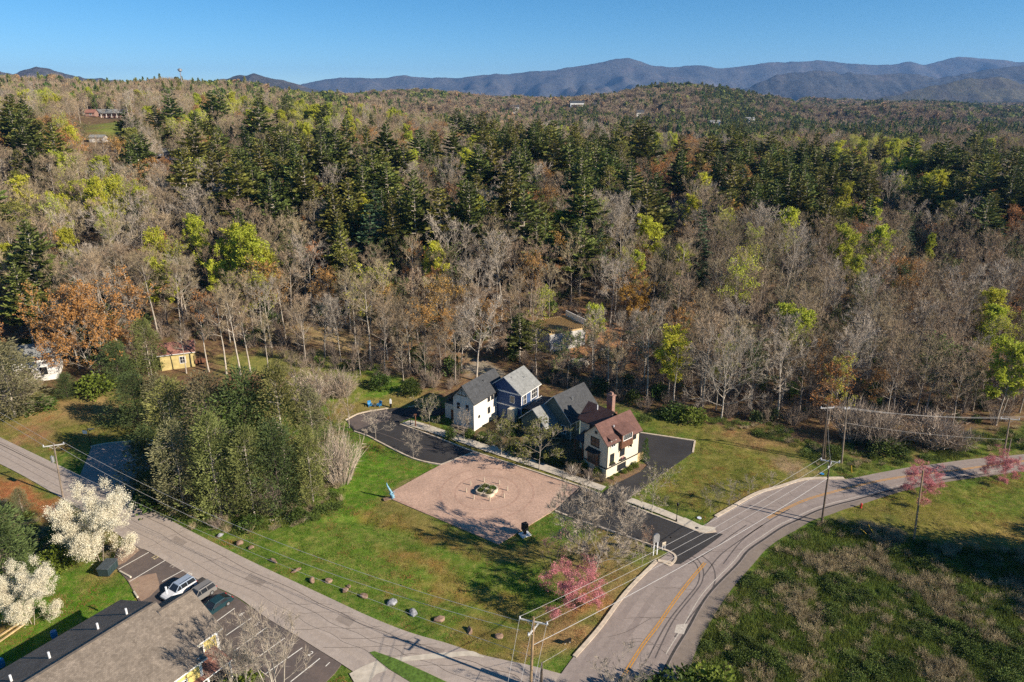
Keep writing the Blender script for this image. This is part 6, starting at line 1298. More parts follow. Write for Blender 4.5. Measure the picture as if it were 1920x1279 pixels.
def car(loc_, rz, paintm, label, suv=True, name='parked_car', roofm=None, rack=False):
    e = empty(name, loc_, rz, label, 'car', scale=.9); L, Wd = 4.7, 1.86; zt = 1.72 if suv else 1.42; bl = 1.02 if suv else .9
    # lower body: side profile extruded with tucked sides
    pf = [(-L / 2, .38), (-L / 2 + .03, .75), (-L / 2 + .15, bl - .02), (-.3 * L, bl), (.2 * L, bl), (.26 * L, bl - .03), (.44 * L, bl - .16), (L / 2 - .05, bl - .32), (L / 2, .55), (L / 2 - .05, .3), (-L / 2 + .08, .3)]
    b = MB(); n = len(pf); S = [(-.5, .9), (-.47, 1), (.47, 1), (.5, .9)]; rows = []
    for k, (y, sc) in enumerate(((-.47, .96), (-.5, 1.0), (.5, 1.0), (.47, .96))): pass
    ys = [(-.45, .97), (-.5, .985), (-.5, .985), (-.45, .97)]
    for y, sx in ((-.44, .985), (-.5, .97), (.5, .97), (.44, .985)): rows.append([(x * (1 if abs(y) < .46 else .985), y * Wd, z if abs(y) < .46 else .3 + (z - .3) * .93) for x, z in pf])
    base = len(b.v); [b.v.extend(r_) for r_ in rows]
    for k, (a_, c_) in enumerate(((1, 0), (0, 3), (3, 2))):
        for i in range(n): j = (i + 1) % n; b.f.append((base + a_ * n + i, base + a_ * n + j, base + c_ * n + j, base + c_ * n + i)); b.m.append(0)
    b.f.append(tuple(base + n + i for i in reversed(range(n)))); b.m.append(0); b.f.append(tuple(base + 2 * n + i for i in range(n))); b.m.append(0); b.build('body', [MT[paintm]], e, smooth=False)
    # greenhouse and roof
    xb, xf = (-.47 * L, .22 * L); rb, rf2 = (-.42 * L if suv else -.25 * L, .06 * L); hw_, rw = Wd * .46, Wd * .37
    lo = [(xb, -hw_, bl - .03), (xf, -hw_, bl - .03), (xf, hw_, bl - .03), (xb, hw_, bl - .03)]; hi = [(rb, -rw, zt - .06), (rf2, -rw, zt - .06), (rf2, rw, zt - .06), (rb, rw, zt - .06)]
    g = MB(); [g.face([lo[i], lo[(i + 1) % 4], hi[(i + 1) % 4], hi[i]]) for i in range(4)]; g.face(hi); g.build('glazing', [MT['glass']], e)
    r = MB(); r.box(((rb + rf2) / 2, 0, zt - .03), (rf2 - rb + .1, rw * 2 + .06, .09), 0, 0, .94)
    for i in range(4): r.tube([lo[i], hi[i]], .055, 5)
    for sg in (-1, 1):
        for x in ((-.2 * L, -.0 * L) if suv else (-.08 * L,)): r.tube([(x, sg * hw_ * 1.0, bl - .03), (x + .02 * L, sg * (rw + .005), zt - .05)], .05, 5)
    ro_ = r.build('roof', [MT[roofm or paintm]], e)
    if rack: k = MB(); [k.tube([(rb + .2, sg * rw * .85, zt + .08), (rf2 - .2, sg * rw * .85, zt + .08)], .025, 5) for sg in (-1, 1)]; k.build('roof_rail', [MT['black']], ro_)
    for x in (-.3 * L, .31 * L):
        for sg in (-1, 1):
            w = MB(); y = sg * Wd * .46; w.tube([(x, y - .11, .34), (x, y + .11, .34)], .34, 16, cap=True); o = w.build('wheel', [MT['tyre']], e); h = MB(); h.tube([(x, y + sg * .105, .34), (x, y + sg * .125, .34)], .21, 12, cap=True); h.build('rim', [MT['rim']], o)
    for sg in (-1, 1):
        t = MB(); t.box((-L / 2 + .03, sg * .72, .74), (.1, .22, .2)); t.build('tail_light', [MT['lamp_red']], e); t = MB(); t.box((L / 2 - .16, sg * .7, .66), (.14, .34, .14)); t.build('headlight', [MT['lamp_clear']], e); t = MB(); t.box((.17 * L, sg * (Wd / 2 + .07), bl + .08), (.12, .18, .13)); t.build('mirror', [MT[paintm]], e)
    t = MB(); t.box((-L / 2 - .015, 0, .7), (.03, .5, .13)); t.build('licence_plate', [MT['trim_white']], e); t = MB(); t.box((-L / 2 - .02, 0, .42), (.12, Wd * .9, .2)); t.box((L / 2 + .0, 0, .42), (.12, Wd * .88, .2)); t.build('bumper', [MT['black']], e)
sd = G(222, 1068) - G(279, 1036); srz = math.atan2(sd.y, sd.x)
for (x, y), pm, lab, suv, rm in (((337, 1112), 'car_white', 'white sport utility car parked beside the roof edge, nose to the lawn', True, 'car_roof'), ((374, 1122), 'car_grey', 'grey sport utility car parked between white and dark cars', True, None), ((404, 1143), 'car_teal', 'dark teal sedan parked at the corner of the yellow building', False, None)):
    p = G(x, y); car((p.x, p.y, .045), srz, pm, lab, suv, roofm=rm, rack=suv)
for x, y, pm, rz, lab in ((283, 834, 'car_white', 2.9, 'pale car half hidden under the dark cedar on shaded lane'), (312, 828, 'car_blue', 2.9, 'blue car in cedar shade on the lane, farther one')):
    p = G(x, y); car((p.x, p.y, .04), rz, pm, lab, False)
for x, y, lab in ((103, 1196, 'blue barrel in the shadow behind the long building'), (4, 1250, 'blue container at left picture edge behind the long building')):
    p = G(x, y); m = MB(); m.tube([(0, 0, 0), (0, 0, .15), (0, 0, .5), (0, 0, .9), (0, 0, 1.0)], [.3, .33, .36, .33, .3], 12, cap=True); tag(m.build('barrel', [MT['blue_plastic']], None, (p.x, p.y, 0)), lab, 'barrel')
# dumpster
p = G(204, 1072); e = empty('dumpster', (p.x, p.y, 0), srz + .5, 'dark ribbed-lid dumpster beside the white dogwood', 'dumpster'); m = MB(); m.box((0, 0, .75), (2.6, 1.7, 1.3), 0, 0, 1.06); e.scale = (.82, .82, .82); [m.box((x, s_ * .9, .75), (.1, .08, 1.2)) for x in (-1, -.3, .4, 1) for s_ in (-1, 1)]; m.build('bin', [MT['bin_green']], e)
m = MB(); m.box((0, 0, 1.52), (2.9, 1.95, .1)); [m.box((-1.25 + .28 * i, 0, 1.6), (.12, 1.9, .07)) for i in range(10)]; m.build('lid', [MT['bin_lid']], e)
# wheel stops
for i, (a, b) in enumerate((((224, 1072), (246, 1084)), ((253, 1113), (257, 1119)))):
    A, B = G(*a), G(*b); d = B - A; m = MB(); m.box((0, 0, .1), (max(d.length, 1.6), .22, .17), 0, 0, .92); c = (A + B) / 2; tag(m.build('wheel_stop', [MT['concrete']], None, (c.x, c.y, .04), math.atan2(d.y, d.x)), ('long' if i == 0 else 'short') + ' concrete wheel stop at lawn edge of the parking lot', 'wheel stop')
for i, (x, y) in enumerate(((6, 1190), (12, 1196))):
    p = G(x, y); m = MB(); m.box((0, 0, .1), (4.5, .25, .12)); tag(m.build('timber_board', [MT['wood_raw']], None, (p.x, p.y, .05), srz + 3.3 + .05 * i), ('upper' if i == 0 else 'lower') + ' raw timber board lying on grass at left edge', 'board')
# ---- poles
def line(name, A, B, sag, label, rad=.016, group='overhead cables', n=14):
    A, B = Vector(A), Vector(B); P = [A.lerp(B, t) - Vector((0, 0, 4 * sag * t * (1 - t))) for t in np.linspace(0, 1, n)]; m = MB(); m.tube(P, rad, 4); return tag(m.build(name, [MT['wire']]), label, 'cable', group)
def pole(base, top, woodm, label, arms=(), rad=.15, extra=None):
    base, top = Vector(base), Vector(top); e = empty('utility_pole', base, 0, label, 'utility pole'); m = MB(); m.tube([(0, 0, -.1), top - base], [rad, rad * .7], 9, cap=True); m.build('post', [MT[woodm]], e); tips = []
    d = (top - base)
    for f, L, az in arms:
        c = d * f; u = Vector((math.cos(az), math.sin(az), 0)); m = MB(); m.box((c.x, c.y, c.z), (L, .12, .14), az); a = m.build('crossarm', [MT['xarm']], e)
        br = MB(); [br.tube([c + u * L * .28 * s_, c - Vector((0, 0, .7))], .025, 4) for s_ in (-1, 1)]; br.build('brace', [MT['xarm']], a)
        for s_ in (-.47, 0, .47) if L > 1.5 else (-.4, .4): q = c + u * L * s_ + Vector((0, 0, .07)); i_ = MB(); i_.tube([q, q + Vector((0, 0, .08)), q + Vector((0, 0, .16)), q + Vector((0, 0, .24))], [.05, .09, .05, .08], 8, cap=True); i_.build('insulator', [MT['insul']], a); tips.append(base + q + Vector((0, 0, .24)))
    if extra == 'transformer':
        c = d * .72; m = MB(); m.tube([c + Vector((-.45, -.2, -.5)), c + Vector((-.45, -.2, .45))], .27, 12, cap=True); m.tube([c + Vector((-.45, -.2, .45)), c + Vector((-.45, -.2, .7))], .05, 6, cap=True); m.build('transformer', [MT['metal']], e)
    return tips
def top_of(base, px, py): b = G(*base); dx, dy, dz = ray(px, py); t = b.y / dy; return b, Vector((dx * t, b.y, CAMH + dz * t))
b, t = top_of((118, 932), 100, 831); t1 = pole(b, t, 'pole_grey', 'tall wooden utility pole with transformer beside the white dogwood', [(.96, 2.9, .35)], extra='transformer')
b2, t = top_of((1540, 984), 1557, 861); t2 = pole(b2, t, 'pole_dark', 'dark utility pole with double crossarm standing at outer curve of main road', [(.97, 2.6, -.35), (.9, 1.6, .9)]); top2 = t
b3, t = top_of((1713, 1015), 1731, 882); t3 = pole(b3, t, 'pole_wood', 'lone brown pole without crossarm on right lawn edge', []); top3 = t
b4, t = top_of((1541, 866), 1552, 757); t4 = pole(b4, t, 'pole_dark', 'left leaning pole of the twin pair at wood edge, with crossarm', [(.93, 2.4, .1)]); top4 = t
b5, t = top_of((1578, 868), 1588, 763); t5 = pole(b5, t, 'pole_grey', 'right pole of the twin pair at wood edge', [(.97, .9, .1)]); top5 = t
b6, t = top_of((1881, 857), 1894, 783); t6 = pole(b6, t, 'pole_grey', 'far roadside pole with crossarm behind the rightmost pink tree', [(.96, 3.0, -.2)]); top6 = t
b8, t = top_of((1546, 864), 1550, 795); pole(b8, t, 'pole_dark', 'short stub pole beside the left twin pole', [], rad=.12)
b9, t = top_of((1888, 860), 1896, 823); pole(b9, t, 'pole_grey', 'short stub pole beside the far roadside pole', [], rad=.12)
Yb = 57.2; bb = Vector((2.0, Yb, 0)); tt_ = Vector((2.24, Yb, zat(1001, 1157, Yb))); t7 = pole(bb, tt_, 'pole_wood', 'large brown utility pole at bottom centre with white crossarms', [(.94, 3.1, -.28), (.83, 2.0, 1.0)], rad=.17)
bc = Vector((3.15, 57.0, 0)); tc_ = Vector((3.15, 57.0, zat(1012, 1243, 57))); pole(bc, tc_, 'pole_dark', 'short dark stub pole right of the large bottom pole', [], rad=.17)
m = MB(); m.tube([bb + Vector((.25, -.3, 6.4)), bb + Vector((-.35, -.3, 5.3))], .06, 5)
off = [Vector((0, 0, 0))] * 3
for i in range(3): line('power_line', t7[i], t2[i], .9, ('upper', 'middle', 'lower')[i] + ' pale power line crossing main road from bottom pole to curve pole')
line('power_line', bb + Vector((.15, 0, 6.0)), b2 + (top2 - b2) * .72, .9, 'lowest pale cable over the main road, from bottom pole to curve pole', .03)
line('power_line', tc_, G(1062, 1216, .6), .05, 'thin slack cable from stub pole down to the roadside', .015)
back = [Vector((-1.2 + .5 * i, 34, 9.5)) for i in range(4)]
for i in range(3): line('power_line', t7[i], back[i] + Vector((-2.3, -6, 0)), .5, ('left', 'middle', 'right')[i] + ' steep cable leaving the bottom pole toward the viewer', .018)
line('power_line', tc_, back[3] + Vector((-2, -6, -2)), .3, 'steep cable leaving the short stub pole toward the viewer', .018)
for i, s_ in enumerate((1.1, 1.5)): line('power_line', t1[2 - i], t7[0] - Vector((0, 0, .6 + 1.2 * i)), 2.6 + .7 * i, ('upper' if i == 0 else 'lower') + ' long cable beside the pale road from left pole to bottom pole', .02)
line('power_line', b - Vector((0, 0, 0)) + Vector((0, 0, 0)) if False else Vector((t1[1].x, t1[1].y, 5.8)), bb + Vector((0, 0, 4.6)), 1.6, 'lowest cable beside the pale road from left pole', .018)
for i in range(2): line('power_line', t1[i], Vector((-150, 150, 12 + i)), 1.2, ('upper' if i == 0 else 'lower') + ' cable running left from the left pole along the road', .018)
line('power_line', t2[1], t4[1], .6, 'short cable from curve pole up to the twin poles', .012)
for i in range(3): line('power_line', (t4 + t5)[i + 1], t6[i], .7, ('upper', 'second', 'third')[i] + ' cable along wood edge between twin poles and far pole', .013)
line('power_line', b5 + (top5 - b5) * .72, b6 + (top6 - b6) * .45, .5, 'lowest cable along wood edge between twin poles and far pole', .014)
for i in range(2): line('power_line', t6[i], t6[i] + Vector((45, 6, .5)), .6, ('upper' if i == 0 else 'lower') + ' cable leaving the far pole past the right picture edge', .013)
# ---- street lamps, signs
def lamp(base, ty, label, arm=None, lantern=False):
    b = G(*base); h = hgt(base[0], ty, b); e = empty('street_lamp', (b.x, b.y, .05), 0, label, 'street lamp'); m = MB(); m.tube([(0, 0, 0), (0, 0, .35), (0, 0, .4), (0, 0, h)], [.14, .12, .06, .045], 8, cap=True); m.build('post', [MT['black']], e)
    m = MB()
    if arm: m.tube([(0, 0, h - .15), (arm * .5, 0, h + .05), (arm, 0, h - .05)], .04, 6); m.tube([(arm, 0, h - .05), (arm, 0, h - .18), (arm, 0, h - .35)], [.06, .2, .26], 10, cap=True)
    else: m.tube([(0, 0, h), (0, 0, h + .15), (0, 0, h + .5), (0, 0, h + .65)], [.07, .16, .2, .04], 8, cap=True)
    m.build('lantern', [MT['black']], e)
lamp((1268, 978), 950, 'black street lamp on sidewalk strip at the side street corner'); lamp((1221, 1019), 988, 'black street lamp with side arm behind the white signposts', -1.1); lamp((770, 797), 778, 'black street lamp at the white house end of the sidewalk', .5)
b = G(779.5, 800); m = MB(); m.tube([(0, 0, 0), (0, 0, 2.4)], .12, 8, cap=True); m.box((0, 0, 2.5), (.5, .5, .12)); tag(m.build('timber_post', [MT['wood_brown']], None, (b.x, b.y, .05)), 'brown timber post on orange mulch beside the white house porch', 'post')
# double white post sign
b = G(1228, 1041); e = empty('street_sign', (b.x, b.y, .05), .3, 'white two-post sign with grey oval board on the grass corner', 'sign')
for dx in (-.28, .28): m = MB(); m.box((dx, 0, 1.4), (.13, .13, 2.8)); m.build('post', [MT['white_metal']], e)
m = MB(); m.box((0, -.05, 2.55), (.95, .07, .85)); m.tube([(0, -.1, 3.05), (0, .06, 3.05)], .48, 16, cap=True); m.build('sign_board', [MT['metal']], e)
# left street name sign
b = G(171, 836); e = empty('street_sign', (b.x, b.y, .02), 0, 'black post with white square sign and street name blade on left lawn', 'sign'); h = hgt(171, 800, b); m = MB(); m.tube([(0, 0, 0), (0, 0, h)], [.08, .05], 8, cap=True); m.build('post', [MT['black']], e)
m = MB(); m.box((.65, 0, h - .5), (1.1, .05, .26), .12); m.build('name_blade', [MT['metal']], e); m = MB(); m.box((-.62, 0, h - 1.15), (.85, .05, .65), -.1); m.build('sign_board', [MT['trim_white']], e); m = MB(); m.box((-.4, 0, h - .75), (.8, .06, .07)); m.build('bracket', [MT['black']], e)
def yard(base, label, w=.5, h=.45, mt='trim_white', z=.9, name='yard_sign'):
    b = G(*base); e = empty(name, (b.x, b.y, .03), .4, label, 'sign'); m = MB(); [m.box((x, 0, z / 2), (.05, .05, z)) for x in (-w * .35, w * .35)]; m.build('stake', [MT['white_metal']], e); m = MB(); m.box((0, -.03, z + h * .2), (w, .05, h)); m.build('board', [MT[mt]], e)
yard((836, 820), 'small white yard sign on the grass strip by the upper street', .6, .5); yard((1244, 1031), 'small cream and tan sign at kerb of the grass corner', .6, .55, 'stone'); yard((1230, 1049) if False else (1064, 1207), 'small dark plaque near the bottom pole on dry grass', .9, .55, 'black', .35)
# blue sculpture, black kiosk, pump
b = G(734, 936); e = empty('blue_sculpture', (b.x, b.y, .05), 0, 'slim blue abstract sculpture at the left plaza corner', 'sculpture'); m = MB(); r = random.Random(5)
m.tube([(.1, 0, 0), (.25, .1, .5), (-.1, 0, 1.0), (.15, 0, 1.3)], [.22, .3, .26, .2], 7, cap=True); m.tube([(.1, 0, 1.1), (-.25, 0, 1.8), (-.55, .05, 2.4), (-.6, .05, 2.9)], [.2, .17, .13, .05], 7, cap=True); m.tube([(0, 0, .9), (.45, 0, 1.1), (.55, 0, 1.4)], [.14, .1, .04], 6, cap=True); m.tube([(-.2, 0, .1), (.35, 0, .25), (.55, .1, .1)], [.14, .12, .06], 6, cap=True); m.build('figure', [MT['sculpt']], e, smooth=True); m = MB(); m.box((-.4, 0, .08), (1.7, .7, .14), .4); m.build('base', [MT['rock_brown']], e)
b = G(984, 1003); e = empty('display_box', (b.x, b.y, .03), .5, 'black box on a pedestal on white pad at the plaza corner', 'cabinet'); m = MB(); m.box((0, 0, .06), (1.5, 1.3, .14)); m.build('pad', [MT['trim_white']], e); m = MB(); m.box((0, 0, .5), (.35, .35, .8)); m.build('pedestal', [MT['black']], e); m = MB(); m.box((0, 0, 1.4), (.85, .75, 1.1), 0, 0, .95); m.box((0, 0, 2.0), (.6, .55, .14), 0, 0, .6); m.build('box', [MT['black']], e)
b = G(733, 765); e = empty('hand_pump', (b.x, b.y, .03), 0, 'slim dark station with white top beside the blue lawn chairs', 'post'); m = MB(); m.box((0, 0, .5), (.35, .35, 1.0)); m.build('base', [MT['black']], e); m = MB(); m.box((0, 0, 1.35), (.4, .3, .75)); m.box((0, 0, 1.85), (.28, .28, .25)); m.build('head', [MT['white_metal']], e)
for i, (x, y) in enumerate(((694, 763), (711, 763))):
    b = G(x, y); e = empty('lawn_chair', (b.x, b.y, .03), .5 - i, ('left' if i == 0 else 'right') + ' blue lawn chair on the far green slope', 'chair', 'blue lawn chairs'); m = MB(); m.box((0, 0, .38), (.7, .7, .07)); m.build('seat', [MT['blue_plastic']], e); m = MB(); m.face([(-.35, .3, .38), (.35, .3, .38), (.38, .65, 1.15), (-.38, .65, 1.15)]); m.box((0, .52, .8), (.7, .08, .8)); m.build('backrest', [MT['blue_plastic']], e)
    for s_ in (-1, 1): m = MB(); m.box((s_ * .4, 0, .62), (.14, .8, .05)); m.build('armrest', [MT['blue_plastic']], e); m = MB(); m.box((s_ * .36, -.3, .2), (.08, .08, .4)); m.build('leg', [MT['blue_plastic']], e); m = MB(); m.box((s_ * .36, .3, .2), (.08, .08, .4)); m.build('leg', [MT['blue_plastic']], e)
b = G(702, 763); m = MB(); m.tube([(0, 0, 0), (0, 0, .3), (0, 0, .45)], [.3, .34, .36], 12, cap=True); tag(m.build('side_table', [MT['bin_lid']], None, (b.x, b.y, .03)), 'small round table between the two blue lawn chairs', 'table')
# planter with four lobes and bollards
c = G(913, 923); e = empty('stone_planter', (c.x, c.y, .06), .35, 'four-lobed pale stone planter with low shrubs in the brick plaza', 'planter')
for i, (x, y) in enumerate(((.85, .0), (0, .85), (-.85, 0), (0, -.85))):
    m = MB(); n = 18; ro_i, ri = .95, .74
    for j in range(n):
        a0, a1 = 2 * PI * j / n, 2 * PI * (j + 1) / n; P = lambda rr, a, z: (x * 1.05 + rr * math.cos(a), y * 1.05 + rr * math.sin(a), z)
        m.face([P(ro_i, a0, 0), P(ro_i, a1, 0), P(ro_i, a1, .55), P(ro_i, a0, .55)]); m.face([P(ri, a1, .3), P(ri, a0, .3), P(ri, a0, .55), P(ri, a1, .55)]); m.face([P(ro_i, a0, .55), P(ro_i, a1, .55), P(ri, a1, .55), P(ri, a0, .55)])
    o = m.build('stone_ring', [MT['stone']], e); s = MB(); s.face([(x * 1.05 + ri * math.cos(2 * PI * j / n), y * 1.05 + ri * math.sin(2 * PI * j / n), .35) for j in range(n)]); s.build('soil', [MT['bark_dark']], o)
    t_, f_ = bush_mesh(60 + i, 1.25, .6, 60, .16, 9); f_.v = [(a + x * 1.05, b_ + y * 1.05, z_ + .3) for a, b_, z_ in f_.v]; f_.build('shrubs', [MT['cedar' if i % 2 else 'green']], o)
m = MB(); m.tube([(0, 0, 0), (0, 0, .6), (0, 0, .62)], [.35, .35, .2], 12, cap=True); m.build('centre_post', [MT['stone']], e)
for i, (x, y, w_) in enumerate(((882.5, 910.5, 'upper left of the planter'), (874.5, 923.5, 'farthest left of the planter'), (888.5, 936.5, 'lower left of the planter'), (918.5, 940, 'directly below the planter'), (945, 933.5, 'lower right of the planter'), (951.5, 920.5, 'farthest right of the planter'), (936.5, 908.5, 'upper right of the planter'), (908, 904, 'directly above the planter'))):
    b = G(x, y); m = MB(); m.tube([(0, 0, 0), (0, 0, .62), (0, 0, .75), (0, 0, .8)], [.09, .085, .07, .02], 8, cap=True); tag(m.build('bollard', [MT['stone']], None, (b.x, b.y, .06)), 'short pale stone bollard on the brick plaza, ' + w_, 'bollard', 'bollards round the planter')
# hydrant, marker stakes, covers
b = G(1614, 952); e = empty('fire_hydrant', (b.x, b.y, 0), 0, 'red fire hydrant on dry grass beside the main road', 'hydrant'); m = MB(); m.tube([(0, 0, 0), (0, 0, .08), (0, 0, .1), (0, 0, .6), (0, 0, .7), (0, 0, .85)], [.2, .2, .14, .14, .17, .05], 10, cap=True); m.build('barrel', [MT['hyd']], e); m = MB(); m.tube([(-.24, 0, .5), (.24, 0, .5)], .07, 8, cap=True); m.build('nozzle', [MT['hyd']], e)
MT['stake_y'] = M('yellow_marker', (.55, .33, .03), .6, .15, 2)
for i, (a, t, w_) in enumerate((((1630, 1006), (1613, 991), 'left leaning one in the weed field'), ((1643, 1008), (1628, 984), 'right leaning one in the weed field'), ((1597, 886), (1596, 873), 'upright one on the verge near twin poles'), ((1908, 892), (1906, 884), 'small one by right edge pink tree'))):
    b, tp = top_of(a, *t); m = MB(); m.tube([(0, 0, 0), tp - b], .07, 6, cap=True); tag(m.build('marker_stake', [MT['stake_y']], None, b), 'yellow utility marker stake, ' + w_, 'marker stake', 'yellow marker stakes')
for x, y, lab, mt_, rr2 in ((1307, 991, 'round manhole cover in the corner sidewalk', 'gutter', .26), (1311, 972, 'pale blue utility lid on lawn by the corner sidewalk', 'tin_white', .34), (1541, 889, 'blue utility lid on verge near the main road bend', 'blue_plastic', .36)):
    b = G(x, y); m = MB(); m.tube([(0, 0, 0), (0, 0, .05)], rr2, 14, cap=True); tag(m.build('utility_cover', [MT[mt_]], None, (b.x, b.y, .07)), lab, 'utility cover')
m = MB(); q = G(1246, 1055); m.box((0, 0, .12), (1.8, .5, .1)); m.box((0, -.22, .03), (1.5, .25, .1), 0, 1); tag(m.build('storm_drain', [MT['concrete_kerb'], MT['black']], None, (q.x, q.y, .06), 2.9), 'concrete storm drain inlet in the kerb nose of grass corner', 'drain')
m = MB(); m.box((0, 0, .012), (2.2, .75, .024)); q = G(369, 1093); tag(m.build('drain_grate', [MT['gutter']], None, (q.x, q.y, .046), srz), 'rusty dark drain grate set in the parking lot edge', 'drain')
# boulders along the pale road
def boulder(seed, s, flat=.7):
    import bmesh
    bm = bmesh.new(); bmesh.ops.create_icosphere(bm, subdivisions=3, radius=1); r = random.Random(seed); s *= .8; o3 = [rv(r) for _ in range(9)]; dd = [r.uniform(.55, .95) for _ in range(9)]
    for v in bm.verts:
        c = v.co.copy()
        for n_, d_ in zip(o3, dd):
            k = c.dot(n_)
            if k > d_: c -= n_ * (k - d_)
        v.co = Vector((c.x * s, c.y * s * r.uniform(.79, .81), max(c.z, -.25) * s * flat)) + rv(r) * .03 * s
    me = bpy.data.meshes.new('boulder'); bm.to_mesh(me); bm.free(); return me
BW = 'farthest from the corner;second from the far end;in the shade of tall weeds;brown and blocky;angular and tan;small and rounded, by green tufts;low and split;long and tilted;dark-sided;large, pale grey and jagged;rounded, blue-grey and streaked;double brown lump;square brown block;flat slab near the bottom pole;half buried near the cedar clump;pale, near the cedar roadside'.split(';')
for i, (x, y, s, g_) in enumerate(((450, 1022, .8, 0), (472, 1034, .65, 0), (514, 1056, .75, 0), (556, 1073, .7, 0), (585, 1089, .75, 0), (617, 1098, .7, 0), (647, 1110, .8, 0), (683, 1124, .8, 0), (736, 1139, 1.15, 1), (776, 1157, .95, 1), (823, 1170, 1.1, 0), (881, 1190, .7, 0), (936, 1202, .8, 0), (414, 1008, .7, 1), (655, 1108, .5, 0))):
    b = hit(x, y); me = boulder(i + 3, s, .75); me.materials.append(MT['rock_grey' if g_ else 'rock_brown']); o = put('boulder', me, None, (b.x, b.y, b.z + .1), i * 1.3); q_ = random.Random(i * 7 + 1); o.scale = (q_.uniform(.8, 1.35), q_.uniform(.65, 1.1), q_.uniform(.55, 1.0)); tag(o, 'roadside boulder on grass above the pale road, ' + (BW[i] if i < 13 else BW[i + 1]), 'boulder', 'boulders along the pale road')
b = G(536, 975); m = MB(); r = random.Random(8)
for i in range(26): d = Vector((r.gauss(0, 1.6), r.gauss(0, .5), 0)); a = r.gauss(.3, .4); m.tube([d + Vector((0, 0, .05)), d + Vector((math.cos(a) * 1.6, math.sin(a) * 1.2, .35 * r.random()))], [.05, .02], 4)
tag(m.build('brush_pile', [MT['bark_pale']], None, (b.x, b.y, 0)), 'pile of cut pale branches beside the cedar clump on lawn edge', 'brush pile')
b = hit(340, 150, 14); e = empty('radio_mast', (b.x, b.y, b.z), 0, 'thin tower with round tank top on the left skyline', 'tower'); m = MB(); m.tube([(0, 0, 0), (0, 0, 24)], [.8, .5], 8); m.build('shaft', [MT['metal']], e); m = MB(); m.tube([(0, 0, 23), (0, 0, 24), (0, 0, 26), (0, 0, 27)], [.6, 2.4, 2.6, .6], 12, cap=True); m.build('tank', [MT['metal']], e)
# ================================================================ grass, weeds: countless, so scattered
PAVED = [[(p.x, p.y) for p in Lup + Llo[::-1]], [(p.x, p.y) for p in Rl + Ro[::-1]]] + [[tuple(G(*p)[:2]) for p in q] for q in ([(1041, 957), (1088, 913), (1169, 945), (1345, 1000), (1285, 1062), (1257, 1035), (1125, 988)], [(664, 808), (713, 829), (775, 859), (828, 871), (888, 847), (760, 798), (838, 766), (724, 768), (650, 790)],
    [(1128, 930), (1169, 945), (1246, 886), (1298, 849), (1302, 828), (1197, 812), (1150, 808), (1214, 872)], [(220, 1030), (280, 1036), (640, 1246), (600, 1290), (440, 1420), (240, 1300), (330, 1190), (213, 1050)], [(828, 871), (888, 848), (1086, 914), (935, 1021), (731, 935)], [(752, 794), (1128, 921), (1137, 913), (770, 788)], [(1174, 941), (1318, 1000), (1342, 994), (1184, 934)],
    [(150, 892), (172, 838), (450, 800), (360, 838), (247, 935)], [(851, 800), (889, 809), (946, 776), (1010, 765), (1060, 800), (1130, 800), (1195, 868), (1136, 897), (1060, 860), (1000, 830)])]
def blades(seed, n, rad, h, w):
    r = random.Random(seed); m = MB()
    for i in range(n):
        a = r.random() * 6.28; d = rad * math.sqrt(r.random()); b = Vector((math.cos(a) * d, math.sin(a) * d, -.03)); f = Vector((r.gauss(0, .45), r.gauss(0, .45), 1)).normalized() * h * r.uniform(.5, 1.3); x = Vector((r.gauss(0, 1), r.gauss(0, 1), 0)).normalized() * w; m.face([b - x, b + x, b + f])
    return m
BL = [((.10, .19, .018), 'lush'), ((.155, .185, .03), 'mid'), ((.27, .215, .08), 'dry'), ((.33, .155, .06), 'rust')]
gp_ = []
for c_, nm in BL: MT['blade_' + nm] = M('blade_' + nm, c_, .8, .3, .3, rand=.3, huer=.015, trans=.25); [gp_.append(blades(hash_(nm) + k, 60, .75, .2, .022).mesh('grass_tuft', [MT['blade_' + nm]])) for k in range(2)]
def field_pts(poly_px, s, rnd):
    P = np.array([G(*p)[:2] for p in poly_px]); lo, hi = P.min(0), P.max(0); xs, ys = np.meshgrid(np.arange(lo[0], hi[0], s), np.arange(lo[1], hi[1], s)); g_ = np.random.RandomState(rnd); X = xs.ravel() + g_.uniform(-.5, .5, xs.size) * s; Y = ys.ravel() + g_.uniform(-.5, .5, xs.size) * s
    ok = poly_sd([tuple(q) for q in P], X, Y) < 0
    for q in PAVED: ok &= poly_sd(q, X, Y) > .35
    return X[ok], Y[ok], g_
X, Y, g_ = field_pts([(-60, 1290), (-60, 780), (250, 750), (640, 700), (790, 725), (840, 770), (1210, 785), (1440, 800), (1560, 860), (1930, 850), (1930, 1050), (1600, 980), (1480, 1010), (1300, 1200), (1250, 1290)], .8, 3)
ix_ = np.clip(np.searchsorted(gx, X), 0, len(gx) - 1); iy_ = np.clip(np.searchsorted(gy, Y), 0, len(gy) - 1); tc3 = tint[iy_, ix_]; Z = terrain(X, Y)
ref = np.array([b_[0] for b_ in BL]); refn = ref / ref.sum(1, keepdims=True); tn = tc3 / tc3.sum(1, keepdims=True); pk = np.argmin(((tn[:, None, :] - refn[None]) ** 2).sum(2), 1)
dirt = np.abs(tc3 - np.array(FORESTF)).sum(1) < .03
flip = g_.rand(len(X)); pk = np.where(flip < .14, np.minimum(pk + 1, 2), np.where(flip > .88, np.maximum(pk - 1, 0), pk))
rs_ = fbm(X / 3.2, Y / 3.2, 131, 4); rb = fbm(X / 11, Y / 11, 141, 3); pk = np.where((rs_ > .54) & (rb > .42) & (g_.rand(len(X)) < .8), 3, pk); gs_ = fbm(X / 2.4, Y / 2.4, 151, 3); pk = np.where((gs_ > .56) & (g_.rand(len(X)) < .6), 2, pk)
keep = (~dirt) & (g_.rand(len(X)) < .85)
